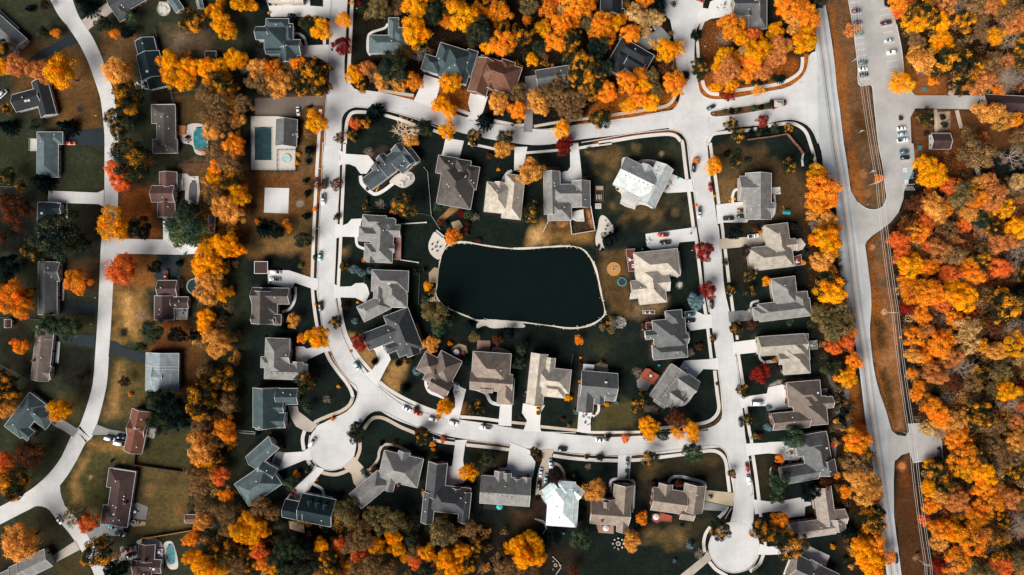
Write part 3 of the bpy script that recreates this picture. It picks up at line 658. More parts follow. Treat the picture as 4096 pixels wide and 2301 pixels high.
DRIVES = [
 ('LEAFC',"00:825,205 890,305 930,270 1010,215 1165,95 1120,0 960,110"), ('ASPH',"00:716,335 785,425 640,490 480,570 310,625 270,605 430,500 600,410"),
 ('ASPH',"00:650,1340 740,1318 1040,1285 1050,1470 660,1447"), ('CONC',"10:490,470 980,490 1045,462 1045,632 990,605 480,590"),
 ('CONC',"10:1640,740 1690,740 1700,840 1770,960 1850,975 2020,1000 2010,1100 1850,1112 1640,965"), ('ASPH',"10:1575,1122 1815,1115 1790,1250 1780,1390 1610,1390 1555,1330 1620,1200"),
 ('GREYC',"10:1780,1320 1842,1370 1842,1447 1790,1447"), ('ASPH',"20:598,145 978,150 974,255 588,250"), ('ASPH',"20:560,490 820,465 962,475 955,602 620,545 560,522"),
 ('ASPH',"20:1108,528 1165,540 1220,590 1380,635 1472,660 1466,760 1300,700 1160,665 1090,690"), ('GREYC',"20:535,1380 600,1300 790,1422 740,1500 650,1440"),
 ('GREYC',"20:970,1370 1100,1420 1260,1447|30:1250,60 1050,35 920,40"), ('GREYC',"30:850,995 1000,960 1020,910 1240,960 1250,1050 1010,1050 920,1115"),
 ('LEAFC',"30:500,1270 760,1100 805,1190 520,1340"), ('GREYC',"30:1050,1350 1200,1230 1210,1160 1370,1150 1385,1290 1220,1300 1090,1400"),
 ('CONC',"01:90,-40 130,60 480,40 520,-40 540,-40 545,60 690,70 690,-40 750,-40 745,190 680,170 150,170 130,80"), ('CONC',"01:455,460 735,450 730,640 640,590 455,570"),
 ('LEAFY',"01:-10,990 700,960 695,1062 620,1060 500,1060 462,1110 450,1180 -10,1170"), ('CONC',"01:1690,750 1850,800 1840,900 1785,1085 1585,1015 1660,850"),
 ('CONC',"01:2160,900 2330,970 2280,1130 2200,1225 2105,1195 2160,1150 2130,1040"), ('GREYC',"02:130,770 240,755 265,900 210,1100 205,1330 115,1325 130,1100"),
 ('GREYC',"02:1220,420 1400,330 1450,310 1420,240 1480,250 1600,380 1560,420 1380,500 1290,480"), ('CONC',"02:1900,80 1970,90 1990,20 2090,-30 2210,-30 2215,150 2150,170 2000,190 1880,250 1860,150"),
 ('CONC',"11:830,55 900,100 1130,115 1190,190 1110,300 1050,300 1000,230 940,205 870,205 830,225"), ('CONC',"11:1905,-60 2090,-30 2040,160 1860,130 1880,60"),
 ('CONC',"11:795,795 870,820 920,800 960,755 1065,750 1040,870 1040,940 980,935 870,932 795,950"), ('CONC',"11:780,1405 845,1435 960,1430 1000,1400 1100,1395 1125,1447|21:1140,60 1100,150 1000,100 850,95 785,110"),
 ('CONC',"11:120,1270 330,1270 560,1345 625,1352|21:625,30 560,10 540,0|11:390,1395 370,1447 330,1447 120,1400"), ('CONC',"21:400,588 480,588 510,610 600,590 725,580 755,635 690,642 520,720 510,750 400,740"),
 ('CONC',"21:1170,600 1290,540 1325,640 1355,720 1310,800 1250,920 1215,990 1090,860 1160,835 1230,730 1200,640"), ('LEAFC',"21:320,1180 420,1190 430,1240 560,1340 620,1375 560,1447 490,1440 400,1390 350,1300"),
 ('CONC',"21:1985,960 2110,1020 2080,1140 2040,1325 1880,1310 2000,1200 2000,1110 1980,1050"), ('CONC',"21:2455,1155 2572,1160|22:0,1165|21:2565,1390 2435,1380"),
 ('CONC',"22:110,1160 330,1180 290,1250 280,1400 295,1447 115,1435 150,1330 100,1260"), ('CONC',"22:670,1240 830,1250 790,1310 790,1455 655,1445"),
 ('CONC',"22:1720,240 1830,225 1930,270 2005,265 2018,400 1790,430 1760,380"), ('CONC',"22:1730,730 2000,715 2070,700 2080,822 1920,815 1840,915 1750,910 1665,840 1690,790"),
 ('GREYC',"22:2170,240 2220,235 2470,210 2490,320 2180,345"), ('CONC',"22:2215,545 2500,510 2530,640 2225,672"),
 ('CONC',"22:2285,1100 2560,1060|23:0,1000 160,965 170,1090 240,1110 220,1215 30,1230|22:2550,1185 2370,1190 2300,1212"),
 ('CONC',"32:2345,125 2560,115|33:0,110 250,100 265,210 340,200 345,240 300,295 160,290 120,230 0,222|32:2400,240 2360,260"), ('CONC',"32:2425,685 2572,705|33:130,700 350,660 365,710 430,710 435,740 370,760 370,850 200,870 130,805 0,810|32:2440,835"),
 ('CONC',"32:2490,1130 2560,1155|33:0,1160 380,1140 620,1250 580,1360 290,1290 250,1250 170,1440 150,1440 220,1250 150,1235 0,1242|32:2470,1240"), ('CONC',"12:580,-10 665,-10 680,120 705,350 650,370 640,420 490,415 475,290 560,270 585,230"),
 ('CONC',"12:25,30 155,30 130,160 110,250 20,270"), ('CONC',"12:1500,285 1580,290 1750,365 1830,345 1835,478 1560,495 1490,470 1510,390"),
 ('CONC',"12:2050,612 2310,580 2370,600 2385,750 2360,790 2130,790 2065,805"), ('CONC',"12:1340,905 1850,835 1870,972 1680,990 1660,1060 1400,1060 1355,1030"),
 ('WALKT',"12:2080,955 2370,935 2500,900 2530,1010 2420,1040 2350,1025 2280,1040 2082,1058"), ('CONC',"31:210,210 300,215 470,205 540,165 565,290 490,290 220,400 150,380 170,270"),
 ('CONC',"31:590,350 690,380 640,440 580,520 545,570 510,660 450,750 290,690 400,560 540,430"), ('WALKT',"31:870,355 985,255 1100,380 1190,430 1040,600 980,520 960,430"),
 ('CONC',"31:2000,90 2125,85 2100,150 2080,290 2110,500 2010,560 1890,545 1925,350 1970,350 2000,130"), ('CONC',"31:2555,110|32:15,120 180,190 190,240 235,310 212,460 -30,450|31:2555,380 2520,370"),
 ('WALKT',"32:300,180 425,185 400,240 410,300 430,350 372,380 360,470 350,540 310,640 235,640 250,480 270,380 300,300"), ('CONC',"32:1066,240 1205,238 1190,300 1182,490 1060,490"),
 ('TANW',"32:1900,585 2235,620 2215,755 2130,740 1900,690"), ('GREYC',"32:1890,695 2130,745 2180,752 2130,802 1900,790"), ('LEAFC',"32:1960,1200 2010,1280 1800,1460 1670,1460 1930,1250"),
 ('CONC',"11:90,440 335,445 325,700 80,690"),
]
MAT.update(ASPH=ASPH, CONC=CONC, GREYC=GREYC, LEAFY=LEAFY, WALKT=WALKT, LEAFC=paving('leafy_drive', alb(214, 200, 186), 3, True, .3), TANW=paving('sandy_drive', alb(222, 200, 164), 3, True, .3))
DRP = []
for i, (m, s) in enumerate(DRIVES):
    P = pts(s); DRP.append(P)
    bm = bmesh.new(); poly(bm, P, .150 + (i % 6) * .004)
    structure('sports_court' if i == len(DRIVES) - 1 else 'driveway', bm, MAT[m])

WALKS = [
 ("01:690,-40 688,450",30,0),("01:650,1100 640,1250 628,1447|11:610,300 592,650 575,1050 565,1345",32,0),
 ("21:568,10 580,150 612,370 640,470",32,0),("21:700,635 745,730 830,850 905,945 955,1030 975,1100",34,0),("21:975,1100 935,1180 850,1240 720,1290 600,1345 560,1390",34,1),
 ("31:490,-10 468,80 482,190",36,0),("31:515,280 560,350 660,412 790,436 900,405 950,370",36,1),("31:1045,110 1040,200 1000,300",34,1),
 ("21:1080,1420 1160,1320 1235,1300 1320,1325 1450,1395 1520,1425|31:1600,20",34,1),("31:1780,88 1900,112 2005,125",32,0),("31:2112,138 2400,168 2572,190",32,0),
 ("32:410,245 600,272 850,290 1068,295",34,0),("32:1190,292 1300,285 1700,235 1900,205 2030,198 2110,240 2150,320 2165,450 2185,612",34,0),("32:2165,755 2130,815 2075,870",36,0),
 ("32:1990,960 1945,1030 1925,1120 1935,1215",32,0),("32:1980,1310 2050,1390 2160,1455",34,0),("32:2525,1240 2480,1340 2390,1410",34,0),
 ("01:968,-40 948,400 932,720 936,850",34,0),("01:936,850 980,900",26,0),("01:1230,908 1585,962",32,1),("01:2020,1100 2155,1150",34,0),("01:2390,1215 2572,1252|02:0,1265 130,1258",32,0),
 ("02:220,1272 400,1240 600,1210 770,1192",28,1),("02:990,1160 1250,1120 1500,1078 1590,1040 1640,970",32,1),("02:1610,560 1612,700",26,1),
 ("01:895,1447 905,1300 920,1210 950,1150 1000,1128 1110,1130",34,0),("01:1285,1155 1450,1205 1600,1260",32,0),("01:1780,1310 1920,1365",30,0),
 ("11:890,-10 880,300 862,700 845,1100 828,1447|21:850,220 880,380 920,500 985,620 1055,720 1160,840",32,0),("21:1240,945 1330,1015 1480,1105 1700,1205 1910,1275",34,0),("21:2050,1295 2250,1310 2445,1335",32,0),
 ("22:-10,1350 145,1365",28,1),("22:275,1392 660,1432",30,1),("32:690,0 850,12 1290,8",26,0),("22:1480,1412 1640,1392 1850,1370 1975,1340 2050,1280 2078,1200 2060,1050 2035,830",34,0),
 ("22:1965,400 2002,710",32,0),("22:1948,275 1912,50|12:1890,1300 1865,1100 1852,975",32,0),("12:1822,835 1775,480",34,0),("12:1757,360 1735,180 1712,-10|02:1690,1415 1640,1365 1540,1350 1300,1372 1100,1402 870,1440",34,0),
 ("12:1000,-8 830,15 672,42",28,0),("12:480,62 300,78 140,90",26,0),("11:2130,-5 2300,30 2420,58",26,0),("11:150,-2 152,-1",10,0),
 ("12:1990,-10 2010,130 2040,320 2078,605",32,0),("12:2105,790 2126,950",32,0),("12:2140,1055 2180,1390",32,0),("22:2195,40 2220,235",30,0),("22:2258,475 2264,520",28,0),("22:2272,660 2320,970",32,0),
 ("22:2345,1190 2385,1447|32:2400,60 2408,125",32,0),("32:2418,240 2450,450 2482,705",34,0),("32:2490,810 2500,860",30,0),("32:2540,1110 2545,1150",28,0),
 ("02:1930,190 1890,300",30,0),("02:1862,420 1872,580",30,0),("02:1912,810 1932,880 1990,938 2080,950",36,0),("02:2230,915 2572,865|03:150,830 260,775 325,715 345,640 345,575",34,0),
 ("02:1960,1460 2000,1372 2060,1342 2350,1312 2460,1295",32,0),("03:0,1265 200,1240 300,1262 380,1330 425,1447|13:460,120 482,250",34,0),
 ("02:1405,240 1450,300",30,0),
]
for s, w, tan in WALKS:
    bm = bmesh.new(); ribbon(bm, catmull(pts(s), 4), w * TP, .138); structure('pavement', bm, WALKT if tan else WALK)
PATHS = [("01:1325,240 1290,285 1170,325 1128,370 1122,500 1150,560",24,0),("01:380,335 440,345 490,390 508,455",26,0),("32:1062,478 1005,490 985,540 1000,620",26,0),
 ("32:1182,495 1222,505 1228,600 1215,780",26,0),("32:1560,545 1600,470 1690,455 1800,480 1920,515 1945,575",30,0),("31:1550,270 1552,220 1490,180 1380,140 1285,138 1240,200 1225,280 1160,370 1100,400",26,1),
 ("31:575,530 660,580 685,650",28,0),("21:1740,885 1705,950 1740,1040 1830,1080 1910,1115",28,0),("22:870,1155 866,1240 810,1290",26,0),("22:1845,930 1830,1020 1770,1130 1700,1175 1625,1150",28,0),
 ("12:2290,455 2235,470 2212,540 2218,595",26,0),("11:1005,935 1020,1020 1095,1058",26,0),("21:400,-10 390,120 340,210 260,245",26,0),("12:1672,1080 1690,1290 1650,1340",16,0),("22:1765,440 1775,520 1740,550",26,0),
 ("23:-90,640 -80,710 -30,755",22,0),("21:2150,1005 2220,1018 2310,1060 2360,1145 2450,1175",34,0),("32:410,315 480,350 520,420 525,490",26,1),("13:62,515 72,640 50,720 -5,755",20,0),
 ("11:1050,320 1065,400 1160,490 1215,502 1290,465 1380,395",34,0),("31:2440,380 2560,378",26,0),("10:672,590 672,745",16,0),("20:640,-60 632,130",22,0),("20:590,540 572,755",34,0),
 ("00:-10,100 195,290",18,0),("22:2400,200 2410,150 2480,130",24,0),("33:-10,740 20,745",14,0),("23:-20,745 60,735 110,730",30,0),("33:20,430 30,370 80,335",12,1),
 ("03:1680,1100 1690,1340",34,1),("03:1895,1110 1940,1290",40,1),("13:2080,200 2130,350",44,1),("03:1830,960 1880,850",60,1),("32:230,880 320,910 345,980",12,0),("11:2460,400 2520,300 2572,270",30,0)]
for s, w, tan in PATHS:
    bm = bmesh.new(); ribbon(bm, catmull(pts(s), 5), w * TP, .142); structure('path', bm, WALKT if tan else CONC)

PATIOS = [('w',"11:1430,290 1560,270 1605,340 1580,400 1480,455 1400,410 1360,400 1330,380"),('w',"12:1100,140 1150,130 1250,180 1290,160 1400,152 1520,200 1572,270 1570,490 1490,480 1445,590 1400,635 1270,600 1222,660 1080,610 1110,500 1030,460 1060,370 1100,220"),
 ('w',"12:880,715 940,720 1010,820 1035,900 930,915 905,1000 935,1050 890,1080 840,1020 835,940 860,850"),('w',"11:1800,865 1930,985 1880,1070 1850,1150 1830,1170 1750,1110 1725,1020 1760,930"),
 ('t',"21:1960,600 2040,560 2110,580 2130,650 2030,690 1960,640"),('w',"10:1760,300 1880,300 1905,325 1995,325 2010,480 1995,605 1860,605 1860,460 1800,480 1800,450 1745,450 1745,360"),
 ('w',"00:1800,1370 1870,1245 2040,1238 2085,1300 2095,1560 1960,1560 1940,1450 1830,1447"),('w',"30:1640,1130 1680,1100 1750,1108 1800,1340 1780,1390 1690,1388 1640,1240"),('w',"30:1370,1100 1440,1075 1580,1072 1640,1130 1642,1290 1540,1280 1530,1120 1380,1140"),
 ('g',"30:1300,725 1380,715 1490,760 1470,890 1335,880 1290,800"),('t',"30:1310,890 1465,910 1465,945 1340,962 1300,930"),('p',"21:2225,528 2355,530 2350,655 2215,650"),('t',"21:2370,590 2460,600 2572,640 2560,760 2440,740 2430,665 2360,665"),
 ('t',"31:330,900 480,930 492,1025 340,980"),('w',"D:631,293 698,293 746,300 744,430 632,428"),('w',"12:580,690 720,660 720,780 650,780 580,750"),('t',"22:830,760 880,755 960,770 972,860 930,870 830,820"),
 ('g',"22:1250,930 1290,890 1400,960 1350,1040 1260,1000"),('w',"21:2220,335 2390,320 2572,330|22:100,345 150,400 20,400|21:2500,400 2360,410 2300,370 2210,420"),('g',"22:960,330 1010,290 1090,280 1150,320 1150,380 1090,410 1000,400"),
 ('w',"13:262,960 330,950 378,1010 350,1060 290,1080 262,1020"),('g',"23:295,20 355,25 360,100 300,108"),('t',"03:1700,1130 1830,1120 1800,1200 1700,1330"),('g',"23:530,1010 595,1008 605,1100 540,1105"),('d',"33:720,780 800,770 800,850 730,855"),
 ('t',"11:1960,790 2040,765 2085,830 2040,860 1980,850"),('w',"13:20,440 120,430 130,505 50,510"),('w',"22:1190,50 1240,40 1250,110 1180,115"),('d',"31:2285,700 2490,720 2480,800 2285,780"),('g',"33:640,80 690,80 680,260 640,255"),
 ('p',"32:840,925 1020,945 1020,1030 870,1020"),('w',"00:1600,20 1690,20 1720,110 1640,165 1580,110"),('t',"11:1735,1300 1790,1240 1835,1250 1820,1400 1740,1390"),('g',"31:200,240 220,200 290,215 230,380 160,370"),('t',"21:1740,130 1760,20 1800,0 1800,110 1900,200 1830,180"),
 ('p',"21:1840,140 1930,220 1910,245 1810,170"),('d',"01:-10,470 100,500 110,610 -10,610")]
for i, (m, s) in enumerate(PATIOS):
    bm = bmesh.new(); P = pts(s); poly(bm, chaikin(P, 2) if len(P) > 6 and m in 'wtg' and i not in (5, 14) else P, .174 + (i % 5) * .004); structure('patio', bm, PATIOM[m])

# raised kerbs along the estate roads, dropped at drives
KERBS = ["01:757,-40 745,170 738,440","01:712,940 698,1100 690,1447|11:672,0 660,350 650,500 640,700 630,900 620,1200 612,1345","21:612,0 640,200 662,380","21:760,680 830,800 940,940 1000,985 1022,1050 1008,1120 975,1180 900,1252 700,1345",
 "01:920,-40 900,300 888,560 884,720 900,815 960,888 1150,918 1290,940 1590,1012","01:2120,1200 2300,1242 2572,1275|02:110,1310","02:205,1315 600,1290 1000,1210 1400,1160 1600,1112 1662,1060 1695,960","02:1640,560 1665,700",
 "01:848,1447 856,1230 880,1150 930,1102 1000,1076 1290,1110 1580,1190 1850,1290 2000,1340","02:560,1455 840,1410 1200,1345 1500,1312 1600,1306 1690,1335 1740,1390 1760,1447|12:1790,250 1830,500 1872,830","11:847,-10 836,430 826,600 806,780","11:806,960 797,1200 787,1400",
 "21:796,110 802,160 830,300 860,450 920,590 1000,740 1080,860","21:1230,992 1330,1080 1480,1180 1700,1262 1890,1318","21:2040,1325 2200,1348 2435,1378","22:0,1415 120,1430","22:280,1445 640,1455","32:800,58 950,64 1300,48","22:1480,1440 1800,1440 2000,1400 2095,1330 2118,1240 2110,1100 2070,830",
 "22:1985,270 1950,60|12:1922,1150 1892,980","12:1955,-40 1985,330 2030,600","12:2068,800 2085,950","12:2090,1060 2130,1447|22:2180,235","22:2245,680 2285,1090","22:2312,1210 2333,1447|32:2350,120","32:2375,260 2415,640","21:1060,1350 1130,1272 1210,1234 1300,1252 1450,1330 1620,1400|31:1900,62 2000,80","31:2120,92 2400,125 2560,142",
 "32:415,190 660,232 1060,252","32:1205,242 1700,182 1900,152 2030,146 2100,168 2150,220 2195,350 2225,470 2232,610","32:2205,770 2140,880","32:2000,1060 1975,1150 1985,1230","32:2000,1275 2080,1370 2230,1422 2400,1370 2480,1250",
 "31:525,160 540,40","31:560,285 610,350","31:690,385 765,392 870,370","31:985,250 1003,150 1000,90","02:1870,430 1850,300 1900,230","02:1820,430 1830,600","02:1866,830 1892,940 1960,985 2060,1002 2260,982 2572,922|03:200,882 310,806 370,742 402,650 412,560","02:1950,1447 1980,1375 2030,1332 2100,1308 2300,1272 2572,1252|03:0,1240 150,1207 260,1204 380,1247 452,1322 502,1440",
 "03:800,-40 850,250 900,640 915,850 1040,860 1060,1000 1110,1447|13:1150,200 1180,450 1192,540 1150,630 1080,660 990,650 900,590","03:1290,250 1340,500 1365,740"]
GUT = []
for s in KERBS:
    Q = catmull(pts(s), 8); run = []; flat = []
    bm = bmesh.new(); any_ = False
    for p in Q + [None]:
        ins_ = p is not None and any(inside(p, D) for D in DRP)
        if ins_: flat.append(p)
        elif len(flat) > 1: GUT.append(flat); flat = []
        if p is not None and not ins_: run.append(p); continue
        if len(run) > 2: ribbon(bm, run, .34, .235, 0, .25); any_ = True
        run = []
    if any_: structure('kerb', bm, KERBM)
    else: bm.free()
bm = bmesh.new()
for fl in GUT: ribbon(bm, fl, .42, .177)
structure('gutter', bm, surf('gutter_concrete', alb(186, 176, 166), .9, .2, world=True))
# planted median in the entrance road
MED = [chaikin(pts("02:1985,1130 2010,1115 2300,1070 2572,1035|03:0,1025 60,1000 150,1005 190,1030 190,1055 150,1075 50,1100 -20,1105|02:2300,1150 2060,1180 1995,1170"), 2)]
bm = bmesh.new(); poly(bm, MED[0], .25, .2); structure('median', bm, surf('median_soil', alb(112, 78, 44), .95, .5, 1.0, world=True))
Q = MED[0] + [MED[0][0]]
bm = bmesh.new(); ribbon(bm, Q, .4, .29, 0, .25); structure('kerb', bm, KERBM)

# lake, its stone shore
wm, nt, b = newmat('lake_water')
b.inputs['Base Color'].default_value = (.003, .0062, .006, 1); b.inputs['Roughness'].default_value = .2; b.inputs['Specular IOR Level'].default_value = .06
n1 = noise(nt, .6, 6, geo(nt), .65); bp = nt.nodes.new('ShaderNodeBump'); bp.inputs['Strength'].default_value = .25; bp.inputs['Distance'].default_value = .15
nt.links.new(n1.outputs[0], bp.inputs['Height']); nt.links.new(bp.outputs[0], b.inputs['Normal'])
bm = bmesh.new(); poly(bm, [Vector((p.x, p.y)) for p in LAKE], -.28); structure('water', bm, wm)
def shore(i0, i1, w):
    n = len(LAKE); Q = [LAKE[i % n] for i in range(i0, i1)]
    r2 = random.Random(i0)
    bm = bmesh.new(); ribbon(bm, Q, [w * TP * (.85 + .3 * math.sin(i * .23 + 1) + .22 * math.sin(i * .71) + r2.uniform(-.08, .08)) for i in range(len(Q))], .14, 0, .9)
    structure('shore', bm, GRAVEL)
NL = len(LAKE)
shore(int(NL * .22), int(NL * .80), 17)
shore(int(NL * .12), int(NL * .22) + 1, 16); shore(int(NL * .80) - 1, int(NL * .93), 16); shore(int(NL * .93) - 1, int(NL * 1.12) + 1, 12)
r2 = random.Random(5); bm = bmesh.new()       # loose shore stones
for i in range(90):
    p = LAKE[r2.randrange(int(NL * .05), int(NL * .97))]; c = Vector((p.x + r2.uniform(-1, 1), p.y + r2.uniform(-1, 1), .16)); s = r2.uniform(.12, .38)
    bmesh.ops.create_icosphere(bm, subdivisions=1, radius=s, matrix=Matrix.Translation(c) @ Matrix.Diagonal((1, r2.uniform(.6, 1), .5, 1)))
tag(mesh_from('shore_stones', bm, None, GRAVEL), 'loose pale boulders lining the dark lake', 'stones', kind='stuff')
# ---------------------------------------------------------------- houses
GLASS, nt, b = newmat('window_glass'); b.inputs['Base Color'].default_value = (.02, .03, .035, 1); b.inputs['Roughness'].default_value = .08
TRIM = surf('white_trim', alb(236, 236, 232), .6, .08)
def rc(r, g, b): return tuple(min(.8, x) for x in alb(r, g, b, 1.25))
ROOFS = {'G': rc(122,120,117), 'D': rc(92,93,93), 'C': rc(66,68,70), 'K': rc(36,40,43), 'T': rc(84,98,100), 'S': rc(60,74,77), 'N': rc(15,34,40), 'B': rc(104,70,54), 'E': rc(92,66,62), 'X': rc(66,48,46),
         'R': rc(104,64,48), 'W': rc(150,142,130), 'L': rc(172,162,148), 'M': rc(212,226,224), 'P': rc(132,118,106), 'Y': rc(126,136,140), 'U': rc(176,180,178), 'I': rc(72,80,84), 'V': rc(108,96,88), 'J': rc(126,148,150), 'H': rc(148,136,126), 'Z': rc(84,78,74)}
WALLS = {'w': alb(232,230,226), 'b': alb(206,190,166), 'r': alb(150,96,76), 'g': alb(160,162,160), 't': alb(186,160,130), 'k': alb(90,92,94)}
DARKV = surf('dark_vent', (.03, .03, .03), .7, .1); DOORM = surf('door_paint', alb(120, 60, 46), .5, .1); GDOOR = surf('garage_door_paint', alb(236, 232, 224), .5, .05)
BRICK = surf('chimney_brick', alb(150, 92, 72), .9, .3, 2, 9)
DECKM = {'r': surf('red_deck', alb(128, 54, 38), .75, .25, .8, 7), 'o': surf('orange_deck', alb(206, 128, 66), .75, .2, .8, 7), 'g': surf('grey_deck', alb(160, 152, 146), .8, .25, .8, 7), 'w': surf('white_deck', alb(236, 230, 222), .8, .12, .8, 7),
         'p': surf('pink_deck', alb(184, 140, 124), .8, .2, .8, 7), 't': surf('terracotta_deck', alb(186, 92, 58), .75, .25, .8, 7), 'd': surf('dark_deck', alb(40, 42, 44), .8, .2, .8, 7)}
WIN_ME = None
def window_mesh():
    global WIN_ME
    if WIN_ME is None:
        bm = bmesh.new()
        for a in ((-.55, 0, -.7, -.45, .07, .7), (.45, 0, -.7, .55, .07, .7), (-.45, 0, .6, .45, .07, .7), (-.45, 0, -.02, .45, .06, .04), (-.62, 0, -.8, .62, .12, -.7)): box(bm, *a, mi=0)
        box(bm, -.45, 0, -.7, .45, .03, .6, mi=1)
        WIN_ME = bpy.data.meshes.new('window'); bm.to_mesh(WIN_ME); bm.free(); WIN_ME.materials.append(TRIM); WIN_ME.materials.append(GLASS)
    return WIN_ME
class Wing:
    def __init__(s, spec, ox, oy, rot, ze, pitch, i):
        toks = spec.split(); s.kind = tk = toks[0]
        x0, y0, x1, y1 = [float(q) for q in toks[1:5]]
        s.ze = ze + i * .012; s.tan = math.tan(R(pitch)) * (1.24 if pitch >= 30 else 1.08); s.ro = 0.0
        ang = 0.0; c = None
        for q in toks[5:]:
            if q[0] == '@':
                a, b_, r_ = [float(z) for z in q[1:].split(',')]; c = (a, b_); ang = -(r_ - rot)
            elif q[0] == 'e': s.ze = float(q[1:]) + i * .012
            elif q[0] == 'p': s.tan = math.tan(R(float(q[1:])))
            elif q[0] == 'o': s.ro = float(q[1:])
        f = TP * (CAMH - ze) / CAMH
        lc = Vector(((x0 + x1) / 2 * f, -(y0 + y1) / 2 * f))
        if c is not None:      # absolute centre on the sheet and own bearing
            off = Vector(((c[0] - ox) * f, -(c[1] - oy) * f)); off.rotate(Matrix.Rotation(R(rot), 2))
            s.c = off; s.a0 = R(ang); lc.rotate(Matrix.Rotation(s.a0, 2)); s.c = off + lc
        else: s.c = lc; s.a0 = 0.0
        hx, hy = (x1 - x0) / 2 * f, (y1 - y0) / 2 * f
        if tk in ('gy',) or (tk in ('h', 'f') and hy > hx): s.a0 += math.pi / 2; hx, hy = hy, hx
        s.hx, s.hy = hx, hy          # ridge along local x
        s.k = 'h' if tk in ('h',) else ('f' if tk == 'f' else 'g')
        s.M = Matrix.Translation((s.c.x, s.c.y, 0)) @ Matrix.Rotation(s.a0, 4, 'Z')
        s.Mi = s.M.inverted()
    def ht(s, p):
        q = s.Mi @ Vector((p[0], p[1], 0)); a = s.hx - abs(q.x); b_ = s.hy - abs(q.y)
        if a < 0 or b_ < 0: return -1
        if s.k == 'f': return s.ze + .2
        return s.ze + s.tan * (min(a, b_) if s.k == 'h' else b_)
    def has(s, p, m=0.0):
        q = s.Mi @ Vector((p[0], p[1], 0)); return abs(q.x) < s.hx - m and abs(q.y) < s.hy - m
def add_roof(bm, w):
    hx, hy, z = w.hx, w.hy, w.ze; M = w.M; v = lambda x, y, zz: bm.verts.new(M @ Vector((x, y, zz)))
    lo = [v(x, y, z) for x, y in ((-hx, -hy), (hx, -hy), (hx, hy), (-hx, hy))]
    bm.faces.new(lo[::-1]).material_index = 0
    if w.k == 'f':
        up = [v(x, y, z + .2) for x, y in ((-hx, -hy), (hx, -hy), (hx, hy), (-hx, hy))]
        for i in range(4): bm.faces.new((lo[i], lo[(i + 1) % 4], up[(i + 1) % 4], up[i]))
        bm.faces.new(up); return
    zr = z + w.tan * hy; rx = hx - hy if w.k == 'h' else hx; oy = w.ro * hy
    if rx < .05: rx = .05
    a, b_ = v(-rx, oy, zr), v(rx, oy, zr)
    bm.faces.new((lo[0], lo[1], b_, a)); bm.faces.new((lo[2], lo[3], a, b_))
    mi = 0 if w.k == 'h' else 1
    bm.faces.new((lo[1], lo[2], b_)).material_index = mi; bm.faces.new((lo[3], lo[0], a)).material_index = mi
def add_trim(bm, w, ridge):
    hx, hy, z = w.hx, w.hy, w.ze; M = w.M; T = lambda x, y, zz: M @ Vector((x, y, zz))
    e = .05
    for x0, y0, x1, y1 in ((-hx, -hy - e, hx, -hy - e), (-hx, hy + e, hx, hy + e)): bar(bm, T(x0, y0, z + .02), T(x1, y1, z + .02), .16, .2)
    if w.k != 'g':
        for x in (-hx - e, hx + e): bar(bm, T(x, -hy, z + .02), T(x, hy, z + .02), .16, .2)
    else:
        zr = z + w.tan * hy
        for x in (-hx - e, hx + e):
            for s in (-1, 1): bar(bm, T(x, s * (hy + e), z + .06), T(x, w.ro * hy, zr + .06), .17, .2)
HOUSES = []
LAND = []
